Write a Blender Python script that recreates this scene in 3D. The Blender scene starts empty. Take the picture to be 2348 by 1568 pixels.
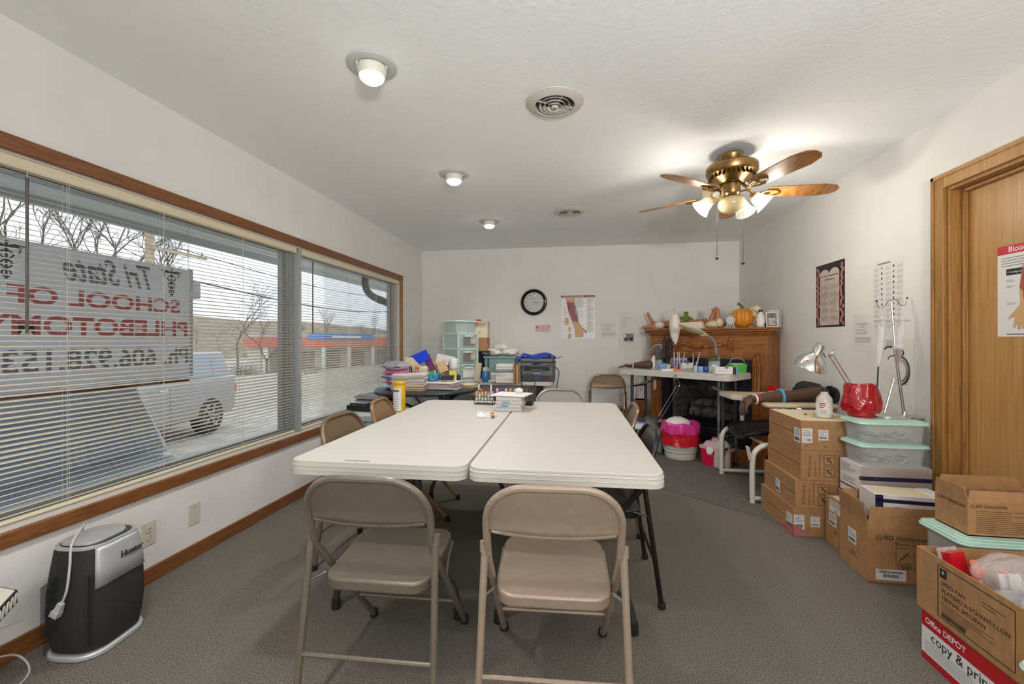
import bpy, bmesh, math, random
from mathutils import Vector, Matrix
R=math.radians; PI=math.pi; rnd=random.Random(11)
S=bpy.context.scene; COL=S.collection
# ---- camera calibration (metres; camera above the origin looking along the tables, room axes = walls) ----
F=1000.; CX=1174.; CY=779.; YAW=R(8.75); CH=1.23
_c,_s=math.cos(YAW),math.sin(YAW)
def D(px,py,Z):
    X=(px-CX)/F*Z
    return Vector((X*_c-Z*_s, X*_s+Z*_c, CH+(CY-py)/F*Z))
def G(px,py,z=0.): return D(px,py,F*(CH-z)/(py-CY))
def PX(px,py,x): return D(px,py,x/((px-CX)/F*_c-_s))
def PY(px,py,y): return D(px,py,y/((px-CX)/F*_s+_c))
# ---- materials ----
def lin(c):
    r=[]
    for v in c[:3]:
        v=v/255.
        r.append(v/12.92 if v<=.04045 else ((v+.055)/1.055)**2.4)
    return (r[0],r[1],r[2],1.)
MATS={}
def mat(name,col,rough=.5,metal=0.,spec=.5,var=0.,vs=8.,st=(1,1,1),bump=0.,bs=60.,alpha=1.,emit=0.,coat=0.,trans=0.,c2=None,dist=.002):
    m=bpy.data.materials.new(name); m.use_nodes=True; MATS[name]=m
    nt=m.node_tree; N=nt.nodes; L=nt.links; p=N['Principled BSDF']
    p.inputs['Base Color'].default_value=lin(col); p.inputs['Roughness'].default_value=rough
    p.inputs['Metallic'].default_value=metal; p.inputs['Specular IOR Level'].default_value=spec
    p.inputs['Alpha'].default_value=alpha; p.inputs['Coat Weight'].default_value=coat
    p.inputs['Transmission Weight'].default_value=trans
    if emit:
        p.inputs['Emission Color'].default_value=lin(col); p.inputs['Emission Strength'].default_value=emit
    if var or c2 or bump:
        tc=N.new('ShaderNodeTexCoord'); mp=N.new('ShaderNodeMapping'); mp.inputs['Scale'].default_value=st
        L.new(tc.outputs['Object'],mp.inputs['Vector'])
    if var or c2:
        n=N.new('ShaderNodeTexNoise'); n.inputs['Scale'].default_value=vs; n.inputs['Detail'].default_value=5
        L.new(mp.outputs['Vector'],n.inputs['Vector'])
        r=N.new('ShaderNodeValToRGB'); L.new(n.outputs['Fac'],r.inputs['Fac'])
        a=c2 if c2 else tuple(max(0,v*(1-var)) for v in col); b=col if c2 else tuple(min(255,v*(1+var)) for v in col)
        r.color_ramp.elements[0].color=lin(a); r.color_ramp.elements[1].color=lin(b)
        r.color_ramp.elements[0].position=.3; r.color_ramp.elements[1].position=.7
        L.new(r.outputs['Color'],p.inputs['Base Color'])
    if bump:
        n=N.new('ShaderNodeTexNoise'); n.inputs['Scale'].default_value=bs; n.inputs['Detail'].default_value=4
        L.new(mp.outputs['Vector'],n.inputs['Vector'])
        b=N.new('ShaderNodeBump'); b.inputs['Strength'].default_value=bump; b.inputs['Distance'].default_value=dist
        L.new(n.outputs['Fac'],b.inputs['Height']); L.new(b.outputs['Normal'],p.inputs['Normal'])
    return m
def wood(name,dark,mid,light,st,rough=.35,vs=6.,wave=0.):
    m=mat(name,mid,rough); nt=m.node_tree; N=nt.nodes; L=nt.links; p=N['Principled BSDF']
    tc=N.new('ShaderNodeTexCoord'); mp=N.new('ShaderNodeMapping'); mp.inputs['Scale'].default_value=st
    L.new(tc.outputs['Object'],mp.inputs['Vector'])
    n=N.new('ShaderNodeTexNoise'); n.inputs['Scale'].default_value=vs; n.inputs['Detail'].default_value=8; n.inputs['Roughness'].default_value=.65
    n.inputs['Distortion'].default_value=wave
    L.new(mp.outputs['Vector'],n.inputs['Vector'])
    r=N.new('ShaderNodeValToRGB'); e=r.color_ramp.elements
    e[0].position=.3; e[0].color=lin(dark); e[1].position=.72; e[1].color=lin(light)
    k=e.new(.5); k.color=lin(mid); L.new(n.outputs['Fac'],r.inputs['Fac']); L.new(r.outputs['Color'],p.inputs['Base Color'])
    return m
def glassy(name,tint,gloss=.04):
    m=bpy.data.materials.new(name); m.use_nodes=True; MATS[name]=m; nt=m.node_tree; N=nt.nodes; L=nt.links
    N.remove(N['Principled BSDF']); o=N['Material Output']
    t=N.new('ShaderNodeBsdfTransparent'); t.inputs['Color'].default_value=(*tint,1)
    g=N.new('ShaderNodeBsdfGlossy'); g.inputs['Roughness'].default_value=.02
    x=N.new('ShaderNodeMixShader'); fr=N.new('ShaderNodeLayerWeight'); fr.inputs['Blend'].default_value=.15
    mu=N.new('ShaderNodeMath'); mu.operation='MULTIPLY_ADD'; mu.inputs[1].default_value=.5; mu.inputs[2].default_value=gloss
    L.new(fr.outputs['Fresnel'],mu.inputs[0]); L.new(mu.outputs[0],x.inputs['Fac'])
    L.new(t.outputs[0],x.inputs[1]); L.new(g.outputs[0],x.inputs[2]); L.new(x.outputs[0],o.inputs['Surface'])
    return m
# ---- mesh builder ----
class MB:
    def __init__(s): s.v=[];s.f=[];s.mi=[];s.mats=[];s.T=Matrix()
    def m(s,mt):
        if isinstance(mt,str): mt=MATS[mt]
        if mt not in s.mats: s.mats.append(mt)
        return s.mats.index(mt)
    def add(s,vs,fs,mt):
        b=len(s.v); i=s.m(mt)
        s.v+=[s.T@Vector(v) for v in vs]; s.f+=[tuple(k+b for k in f) for f in fs]; s.mi+=[i]*len(fs); return s
    def bx(s,x0,x1,y0,y1,z0,z1,mt):
        return s.add([(x0,y0,z0),(x1,y0,z0),(x1,y1,z0),(x0,y1,z0),(x0,y0,z1),(x1,y0,z1),(x1,y1,z1),(x0,y1,z1)],
            [(0,3,2,1),(4,5,6,7),(0,1,5,4),(1,2,6,5),(2,3,7,6),(3,0,4,7)],mt)
    def box(s,c,d,mt,rot=(0,0,0),top=(1,1)):
        M=Matrix.Translation(c)@Matrix.Rotation(rot[2],4,'Z')@Matrix.Rotation(rot[1],4,'Y')@Matrix.Rotation(rot[0],4,'X')
        vs=[]
        for z,t in ((-.5,(1,1)),(.5,top)):
            for x,y in ((-.5,-.5),(.5,-.5),(.5,.5),(-.5,.5)): vs.append(M@Vector((x*d[0]*t[0],y*d[1]*t[1],z*d[2])))
        return s.add(vs,[(0,3,2,1),(4,5,6,7),(0,1,5,4),(1,2,6,5),(2,3,7,6),(3,0,4,7)],mt)
    def prism(s,pts,h0,h1,mt,pl='xy',pts2=None):
        q={'xy':lambda a,b,h:(a,b,h),'xz':lambda a,b,h:(a,h,b),'yz':lambda a,b,h:(h,a,b)}[pl]; n=len(pts)
        vs=[q(a,b,h0) for a,b in pts]+[q(a,b,h1) for a,b in (pts2 or pts)]
        return s.add(vs,[tuple(range(n))[::-1],tuple(range(n,2*n))]+[(i,(i+1)%n,n+(i+1)%n,n+i) for i in range(n)],mt)
    def tube(s,pts,r,mt,n=8,closed=False,caps=True,flat=1.):
        P=[Vector(p) for p in pts]; m=len(P); rs=r if isinstance(r,(list,tuple)) else [r]*m
        vs=[];fs=[];pn=None
        for i in range(m):
            a=P[i-1] if (i or closed) else P[0]; b=P[(i+1)%m] if (i<m-1 or closed) else P[-1]
            t=(b-a)
            t=t.normalized() if t.length>1e-9 else Vector((0,0,1))
            if pn is None:
                u=Vector((0,0,1)) if abs(t.z)<.9 else Vector((1,0,0)); pn=(u-t*u.dot(t)).normalized()
            else:
                pn=pn-t*pn.dot(t); pn=pn.normalized() if pn.length>1e-6 else t.orthogonal().normalized()
            w=t.cross(pn)
            for k in range(n):
                an=2*PI*k/n; vs.append(P[i]+(pn*math.cos(an)*flat+w*math.sin(an))*rs[i])
        for i in range(m if closed else m-1):
            j=(i+1)%m
            for k in range(n): fs.append((i*n+k,i*n+(k+1)%n,j*n+(k+1)%n,j*n+k))
        if caps and not closed: fs+=[tuple(range(n))[::-1],tuple(range((m-1)*n,m*n))]
        return s.add(vs,fs,mt)
    def lathe(s,prof,mt,n=20,c=(0,0,0),M=None,cap=True):
        M=M or Matrix(); O=Vector(c); vs=[];fs=[];m=len(prof)
        for r,z in prof:
            for k in range(n):
                a=2*PI*k/n; vs.append(O+M@Vector((r*math.cos(a),r*math.sin(a),z)))
        for i in range(m-1):
            for k in range(n): fs.append((i*n+k,i*n+(k+1)%n,(i+1)*n+(k+1)%n,(i+1)*n+k))
        if cap: fs+=[tuple(range(n))[::-1],tuple(range((m-1)*n,m*n))]
        return s.add(vs,fs,mt)
    def cyl(s,a,b,r,mt,r2=None,n=12): return s.tube([a,b],[r,r if r2 is None else r2],mt,n)
    def ell(s,c,r,mt,nu=14,nv=9,M=None,jit=0.,rg=None):
        r=(r,r,r) if isinstance(r,(int,float)) else r; M=M or Matrix(); O=Vector(c); vs=[];fs=[]
        for i in range(nv+1):
            th=PI*i/nv
            for k in range(nu):
                a=2*PI*k/nu; q=1+(rg.uniform(-jit,jit) if rg and 0<i<nv else 0)
                vs.append(O+M@Vector((r[0]*math.sin(th)*math.cos(a)*q,r[1]*math.sin(th)*math.sin(a)*q,-r[2]*math.cos(th)*q)))
        for i in range(nv):
            for k in range(nu): fs.append((i*nu+k,i*nu+(k+1)%nu,(i+1)*nu+(k+1)%nu,(i+1)*nu+k))
        return s.add(vs,fs,mt)
    def quad(s,a,b,c,d,mt): return s.add([a,b,c,d],[(0,1,2,3)],mt)
    def poly(s,pts,mt): return s.add(pts,[tuple(range(len(pts)))],mt)
    def rect(s,o,u,v,a0,a1,b0,b1,mt):
        o,u,v=Vector(o),Vector(u),Vector(v)
        return s.quad(o+u*a0+v*b0,o+u*a1+v*b0,o+u*a1+v*b1,o+u*a0+v*b1,mt)
    def text(s,t,o,u,v,size,mt,al='CENTER',shear=0.,xs=1.,bold=0.):
        vs,fs=glyphs(t,al,shear,bold); o,u,v=Vector(o),Vector(u),Vector(v)
        return s.add([o+u*(a*size*xs)+v*(b*size) for a,b in vs],fs,mt)
    def lines(s,o,u,v,a0,a1,b0,b1,n,mt,th=.35,rg=None):
        rg=rg or rnd; st=(b1-b0)/n
        for i in range(n):
            e=a1-(a1-a0)*rg.choice((0,.03,.08,.2,.45)); s.rect(o,u,v,a0,e,b1-st*(i+.5+th/2),b1-st*(i+.5-th/2),mt)
        return s
    def build(s,name,par=None,bev=0.,seg=2,sub=0,ang=35.,solid=0.):
        me=bpy.data.meshes.new(name); me.from_pydata([tuple(v) for v in s.v],[],s.f)
        for mt in s.mats: me.materials.append(mt)
        me.polygons.foreach_set('material_index',s.mi)
        bm=bmesh.new(); bm.from_mesh(me); bmesh.ops.recalc_face_normals(bm,faces=bm.faces); bm.to_mesh(me); bm.free()
        me.polygons.foreach_set('use_smooth',[True]*len(me.polygons))
        me.set_sharp_from_angle(angle=R(ang)); me.update()
        o=bpy.data.objects.new(name,me); COL.objects.link(o)
        if par: o.parent=par
        if solid:
            q=o.modifiers.new('thickness','SOLIDIFY'); q.thickness=solid; q.offset=0
        if bev:
            q=o.modifiers.new('bevel','BEVEL'); q.width=bev; q.segments=seg; q.limit_method='ANGLE'; q.angle_limit=R(40); q.use_clamp_overlap=True
        if sub:
            q=o.modifiers.new('sub','SUBSURF'); q.levels=sub; q.render_levels=sub
        return o
_gl={}
def glyphs(t,al,shear,bold):
    k=(t,al,shear,bold)
    if k not in _gl:
        cu=bpy.data.curves.new('t','FONT'); cu.body=t; cu.size=1; cu.align_x=al; cu.shear=shear; cu.resolution_u=3; cu.offset=bold
        o=bpy.data.objects.new('t',cu); COL.objects.link(o)
        me=o.to_mesh(); r=([(v.co.x,v.co.y) for v in me.vertices],[tuple(p.vertices) for p in me.polygons])
        o.to_mesh_clear(); bpy.data.objects.remove(o); bpy.data.curves.remove(cu); _gl[k]=r
    return _gl[k]
def tag(o,label=None,cat=None,group=None,kind=None):
    if label: o['label']=label
    if cat: o['category']=cat
    if group: o['group']=group
    if kind: o['kind']=kind
    return o
def thing(name,label,cat,loc=(0,0,0),rz=0.,group=None):
    o=bpy.data.objects.new(name,None); COL.objects.link(o); o.location=loc; o.rotation_euler=(0,0,rz); o.empty_display_size=.05
    return tag(o,label,cat,group)
def solo(mb,name,label,cat,loc=None,rz=0.,group=None,rot=None,**k):
    o=mb.build(name,**k)
    if loc is not None: o.location=loc
    o.rotation_euler=rot or (0,0,rz)
    return tag(o,label,cat,group)
def struct(mb,name,**k): return tag(mb.build(name,**k),kind='structure')
KIDS={}
def dup(root,loc,rz,label,group=None):
    r=root.copy(); COL.objects.link(r); r.location=loc; r.rotation_euler=(0,0,rz); tag(r,label,None,group)
    for ch in root.children:
        c=ch.copy(); COL.objects.link(c); c.parent=r
        for g in ch.children:
            d=g.copy(); COL.objects.link(d); d.parent=c
    return r
def rrect(w,d,r,n=5,cx=0.,cy=0.):
    p=[]
    for sx,sy,a0 in ((1,1,0),(-1,1,90),(-1,-1,180),(1,-1,270)):
        for i in range(n+1):
            a=R(a0+90*i/n); p.append((cx+sx*(w/2-r)+r*math.cos(a),cy+sy*(d/2-r)+r*math.sin(a)))
    return p
def bez(pts,n=6):
    P=[Vector(p) for p in pts]; out=[]
    for i in range(len(P)-1):
        a,b=P[i],P[i+1]; a0=P[i-1] if i else a; b1=P[i+2] if i+2<len(P) else b
        for k in range(n):
            t=k/n; t2=t*t;t3=t2*t
            out.append(.5*((2*a)+(b-a0)*t+(2*a0-5*a+4*b-b1)*t2+(3*a-3*b+b1-a0)*t3))
    out.append(P[-1]); return out
# ---- palette ----
mat('wall',(228,226,222),.9,var=.015,vs=3,bump=.15,bs=150)
mat('ceiling',(243,246,247),.95,bump=.55,bs=42,st=(1,1,1),dist=.004)
mat('white',(232,232,230),.5); mat('offwhite',(222,218,208),.5); mat('plastic_white',(203,198,190),.4,bump=.08,bs=260)
mat('black',(20,20,21),.45); mat('black_gloss',(14,14,15),.15); mat('dark',(44,45,47),.5); mat('grey',(128,128,128),.5); mat('lightgrey',(188,190,190),.5)
mat('chrome',(225,225,228),.12,metal=1); mat('steel',(165,168,172),.3,metal=1); mat('gunmetal',(70,74,80),.35,metal=.6)
mat('brass',(150,122,78),.3,metal=1,var=.12,vs=20); mat('brass_dark',(96,76,48),.38,metal=1)
mat('red',(186,20,30),.45); mat('blue',(30,70,180),.4); mat('navy',(28,32,70),.45); mat('purple',(96,60,130),.45); mat('ink',(40,38,38),.7); mat('inkgrey',(130,128,126),.7)
mat('card',(168,126,84),.8,var=.06,vs=30,bump=.1,bs=120); mat('card_in',(150,112,74),.85,var=.06,vs=30); mat('tape',(176,132,84),.35,var=.05); mat('paper',(232,230,226),.75); mat('print_brown',(74,56,42),.8)
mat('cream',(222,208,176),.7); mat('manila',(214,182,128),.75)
mat('carpet',(150,143,133),1.,c2=(52,48,43),vs=230,st=(1,1,1),bump=.55,bs=320,spec=.1,dist=.003)
mat('carpet_dark',(140,134,128),1.,c2=(50,47,44),vs=220,bump=.5,bs=300,spec=.1,dist=.003)
wood('oak_y',(92,56,28),(126,78,42),(146,94,54),(40,2.2,40),.4,3.); wood('oak_z',(124,86,42),(156,112,58),(174,130,72),(34,34,1.6),.4,3.)
wood('oak_x',(92,56,28),(126,78,42),(146,94,54),(2.2,40,40),.4,3.)
wood('door_oak',(160,116,62),(180,136,80),(192,150,94),(30,30,.9),.38,3.,.6)
wood('fp_x',(96,54,24),(152,94,48),(178,116,66),(2.4,30,26),.18,3.,1.2); wood('fp_z',(96,54,24),(150,92,46),(174,112,62),(34,30,2.),.2,3.,.5)
mat('lampglow',(255,250,240),.5,emit=9.); mat('bulbglow',(255,244,224),.5,emit=7.); mat('bulb_off',(240,232,210),.3)
mat('frost',(250,246,238),.2,alpha=.4); mat('frost_amber',(226,206,156),.2,alpha=.62); mat('amber_glass',(214,194,146),.2,alpha=.95)
glassy('pane',(.93,.95,.95)); glassy('clear',(.93,.95,.96),.06)
mat('mint',(188,222,208),.35); mat('mint_clear',(214,234,228),.25,alpha=.34); mat('bin_clear',(226,232,232),.25,alpha=.24); mat('clear_plastic',(228,232,236),.15,alpha=.3); mat('bag_clear',(240,238,240),.1,alpha=.3,bump=.7,bs=22,dist=.02,spec=.7)
mat('chair_taupe',(116,107,94),.34,metal=.25,var=.03,vs=40); mat('chair_rose',(156,138,122),.34,metal=.2,var=.03,vs=40); mat('chair_bronze',(128,108,84),.28,metal=.4); mat('chair_tan',(158,122,88),.3,metal=.3); mat('chair_black',(34,30,27),.28,metal=.3); mat('chair_grey',(148,144,138),.34,metal=.25)
mat('rubber',(26,25,24),.7); mat('table_leg',(66,66,66),.4,metal=.3); mat('slat',(206,198,182),.5); mat('headrail',(226,214,186),.5); mat('wand',(84,74,66),.3)
mat('skin_dark',(82,56,42),.5,var=.08,vs=25); mat('skin_doll',(178,118,84),.5,var=.05); mat('tealband',(70,150,190),.5)
UX=Vector((1,0,0)); VZ=Vector((0,0,1))
SKY=1.6; DOWN=38.; REARFILL=45.; UPFILL=290.; FANL=6.; EXPO=0.12
# ================= the setting =================
XL,XR,YB,YF,ZC=-2.155,1.972,5.80,-2.6,2.46
WY0,WY1,WZ0,WZ1=-.2,5.03,.50,1.955      # window opening
DY0,DY1,DZ=1.70,2.70,2.057              # door opening in the right wall
b=MB(); b.bx(XL-.2,XR+.2,YF,YB+.2,-.1,0,'carpet'); struct(b,'floor')
b=MB(); b.bx(XL-.2,XR+.2,YF,YB+.2,ZC,ZC+.1,'ceiling'); struct(b,'ceiling')
b=MB()
b.bx(XL-.16,XL,YF,YB+.2,0,WZ0,'wall').bx(XL-.16,XL,YF,YB+.2,WZ1,ZC,'wall').bx(XL-.16,XL,YF,WY0,WZ0,WZ1,'wall').bx(XL-.16,XL,WY1,YB+.2,WZ0,WZ1,'wall'); struct(b,'wall_left')
b=MB(); b.bx(XL,XR,YB,YB+.16,0,ZC,'wall'); struct(b,'wall_back')
b=MB(); b.bx(XR,XR+.16,YF,DY0,0,ZC,'wall').bx(XR,XR+.16,DY1,YB+.2,0,ZC,'wall').bx(XR,XR+.16,DY0,DY1,DZ,ZC,'wall'); struct(b,'wall_right')
b=MB(); b.bx(XL,XR,YF-.16,YF,0,ZC,'wall'); struct(b,'wall_front')
# baseboards
b=MB(); b.bx(XL,XL+.014,YF,YB,0,.078,'oak_y'); struct(b,'baseboard_left',bev=.003)
b=MB(); b.bx(XL+.014,XR-.014,YB-.014,YB,0,.078,'oak_x'); struct(b,'baseboard_back',bev=.003)
b=MB(); b.bx(XR-.014,XR,DY1+.08,YB-.014,0,.078,'oak_y').bx(XR-.014,XR,YF,DY0-.08,0,.078,'oak_y'); struct(b,'baseboard_right',bev=.003)
# window: casing, jamb, frame, two panes
b=MB(); w=.058
for z0,z1 in ((WZ1-.003,WZ1+w),(WZ0-w,WZ0+.003)): b.bx(XL,XL+.022,WY0-w,WY1+w,z0,z1,'oak_y')
for y0,y1 in ((WY0-w,WY0+.003),(WY1-.003,WY1+w)): b.bx(XL,XL+.022,y0,y1,WZ0+.003,WZ1-.003,'oak_z')
struct(b,'trim_1',bev=.005)
mat('frame_pale',(206,200,192),.5); mat('alu',(176,180,180),.4,metal=.3)
b=MB(); xg=XL-.125
b.bx(xg-.03,XL,WY0,WY1,WZ1-.012,WZ1,'frame_pale').bx(xg-.03,XL+.01,WY0,WY1,WZ0,WZ0+.012,'frame_pale').bx(xg-.03,XL,WY0,WY0+.012,WZ0,WZ1,'frame_pale').bx(xg-.03,XL,WY1-.012,WY1,WZ0,WZ1,'frame_pale')
b.bx(xg-.03,XL-.052,3.085,3.135,WZ0,WZ1,'alu').bx(XL-.052,XL+.004,3.1,3.128,WZ0+.012,WZ1-.012,'alu')
for y0,y1 in ((WY0+.012,3.085),(3.135,WY1-.012)):
    for a,c_ in ((y0,y0+.035),(y1-.035,y1)): b.bx(xg-.02,xg+.02,a,c_,WZ0+.012,WZ1-.012,'alu')
    for a,c_ in ((WZ0+.012,WZ0+.045),(WZ1-.045,WZ1-.012)): b.bx(xg-.02,xg+.02,y0+.035,y1-.035,a,c_,'alu')
for z in (.8,1.25,1.7): b.cyl((XL+.004,3.114,z),(XL+.007,3.114,z),.005,'dark',n=8)
wf=struct(b,'window_1',bev=.002)
for y0,y1 in ((WY0+.045,3.055),(3.165,WY1-.045)):
    b=MB(); b.bx(xg-.003,xg+.003,y0,y1,WZ0+.043,WZ1-.043,'pane'); b.build('window_pane',wf)
# door with casing
b=MB()
for x0,x1,q,mm in ((XR-.02,XR,.075,'oak_z'),):
    b.bx(x0,x1,DY1-.004,DY1+q,0,DZ+q,'oak_z').bx(x0,x1,DY0-q,DY0+.004,0,DZ+q,'oak_z').bx(x0,x1,DY0+.004,DY1-.004,DZ-.004,DZ+q,'door_oak')
    b.bx(x0-.006,x0,DY1+.052,DY1+q,0,DZ+q,'oak_z').bx(x0-.006,x0,DY0-q,DY1+q,DZ+.052,DZ+q,'door_oak')
b.bx(XR-.001,XR+.16,DY1-.022,DY1,0,DZ,'oak_z').bx(XR-.001,XR+.16,DY0,DY0+.022,0,DZ,'oak_z').bx(XR-.001,XR+.16,DY0+.022,DY1-.022,DZ-.022,DZ,'oak_z')
b.bx(XR+.05,XR+.075,DY1-.04,DY1-.022,0,DZ-.022,'oak_z').bx(XR+.05,XR+.075,DY0+.022,DY1-.04,DZ-.04,DZ-.022,'oak_z')
struct(b,'trim_2',bev=.004)
b=MB(); b.bx(XR+.077,XR+.117,DY0+.024,DY1-.024,.008,DZ-.024,'door_oak'); dr=struct(b,'door_1',bev=.002)
b=MB(); b.cyl((XR+.077,DY0+.09,.98),(XR+.05,DY0+.09,.98),.012,'brass'); b.ell((XR+.035,DY0+.09,.98),.027,'brass'); b.build('door_knob',dr)
# camera
cd=bpy.data.cameras.new('camera'); cam=bpy.data.objects.new('camera',cd); COL.objects.link(cam); S.camera=cam
cam.location=(0,0,CH); cam.rotation_euler=(PI/2,0,YAW); cd.sensor_width=36; cd.lens=36*F/2348; cd.clip_start=.05; cd.clip_end=400
cd.shift_y=(CY-784)/2348.
# world and light
w=bpy.data.worlds.new('sky'); S.world=w; w.use_nodes=True; N=w.node_tree.nodes; L=w.node_tree.links; bg=N['Background']
tc=N.new('ShaderNodeTexCoord'); sp=N.new('ShaderNodeSeparateXYZ'); L.new(tc.outputs['Generated'],sp.inputs[0])
r=N.new('ShaderNodeValToRGB'); r.color_ramp.elements[0].position=0.; r.color_ramp.elements[0].color=(.80,.86,.94,1); r.color_ramp.elements[1].position=.55; r.color_ramp.elements[1].color=(.93,.96,1,1)
L.new(sp.outputs['Z'],r.inputs['Fac']); L.new(r.outputs['Color'],bg.inputs['Color']); bg.inputs['Strength'].default_value=SKY
def lamp(name,kind,loc,power,col=(1,.97,.94),rad=.04,par=None,cone=None,rot=(0,0,0)):
    l=bpy.data.lights.new(name,kind); l.energy=power; l.color=col; l.shadow_soft_size=rad
    if cone: l.spot_size=R(cone); l.spot_blend=.8
    o=bpy.data.objects.new(name,l); COL.objects.link(o); o.location=loc; o.rotation_euler=rot
    if par: o.parent=par
    return o
# daylight portal: guides sampling of the sky through the window opening (gives off no light itself)
pl=bpy.data.lights.new('daylight_portal','AREA'); pl.shape='RECTANGLE'; pl.size=WY1-WY0; pl.size_y=WZ1-WZ0; pl.cycles.is_portal=True
po=bpy.data.objects.new('daylight_portal',pl); COL.objects.link(po); po.location=(XL-.17,(WY0+WY1)/2,(WZ0+WZ1)/2); po.rotation_euler=(PI/2,0,-PI/2)
for i,(y,lb) in enumerate(((1.84,'recessed ceiling light nearest the camera, with the biggest trim ring'),(3.14,'middle one of the three recessed ceiling lights'),(4.43,'recessed ceiling light farthest back, close to the far wall'))):
    t=thing('recessed_light',lb,'ceiling light',(-.92,y,ZC),0,'recessed lights in a row along the ceiling')
    b=MB(); b.lathe([(.066,-.001),(.072,-.012),(.09,-.014),(.108,-.006),(.109,-.001)],'steel' if 0 else 'lightgrey',32,cap=False); b.build('trim_ring',t)
    b=MB(); b.lathe([(.064,-.001),(.064,-.03),(.056,-.05),(.054,-.05)],'offwhite',28,cap=False); b.build('lamp_shell',t)
    b=MB(); b.lathe([(.053,-.046),(.051,-.06),(.036,-.072),(.012,-.077),(.001,-.078)],'lampglow',24); b.build('bulb',t)
    lamp('down_spot','SPOT',(0,0,-.085),DOWN,(1,.982,.962),.05,t,140)
for y in (.54,-.76,-2.0): lamp('down_spot','SPOT',(-.92,y,ZC-.085),DOWN,(1,.982,.962),.05,None,140)  # unseen spots added as fill, carrying the downlight row on behind the camera
lamp('unseen_rear_fill','POINT',(.3,-1.5,1.5),REARFILL,(1,.985,.97),.25)  # added fill light behind the camera, no fixture stands there
lamp('unseen_ceiling_fill','SPOT',(.95,-1.2,1.5),UPFILL,(1,.99,.98),.15,None,130,(PI-R(50),0,0))  # added unseen spot, aimed up and forward to brighten the ceiling
for i,(p,r_,lb) in enumerate((((1272,235),.15,'round white air vent nearest the camera, right of the first recessed light'),((1306,484),.15,'round white air vent farther back, left of the ceiling fan'))):
    c0=G(*p,ZC); t=thing('ceiling_vent',lb,'air vent',c0,0,'round ceiling vents')
    b=MB(); b.lathe([(.1,-.001),(.103,-.02),(.125,-.016),(.149,-.004),(.15,-.001)],'plastic_white',36,cap=False); b.build('vent_frame',t)
    b=MB(); b.lathe([(.1,-.0012),(.001,-.0012)],'black',30,cap=False); b.build('duct_opening',t)
    for k,(ra,dz) in enumerate(((.078,-.018),(.056,-.022),(.036,-.026))):
        b=MB(); b.lathe([(ra-.007,dz+.014),(ra-.002,dz),(ra+.004,dz-.003),(ra-.001,dz+.003),(ra-.005,dz+.014)],'plastic_white',30,cap=False); b.build('vent_ring',t)
    b=MB(); b.lathe([(.001,-.032),(.014,-.03),(.02,-.022),(.016,-.016)],'plastic_white',18)
    for a in range(4): b.box((.05*math.cos(a*PI/2+.5),.05*math.sin(a*PI/2+.5),-.009),(.1,.004,.012),'plastic_white',(0,0,a*PI/2+.5))
    b.cyl((0,0,-.03),(0,0,-.036),.004,'dark',n=8); b.build('hub',t)
S.view_settings.view_transform='Standard'; S.view_settings.look='None'; S.view_settings.gamma=1; S.view_settings.exposure=EXPO; S.view_settings.use_curve_mapping=False
S.cycles.use_denoising=True; S.cycles.max_bounces=10; S.cycles.diffuse_bounces=6; S.cycles.transparent_max_bounces=24; S.cycles.sample_clamp_indirect=6; S.cycles.caustics_reflective=False; S.cycles.caustics_refractive=False
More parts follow.
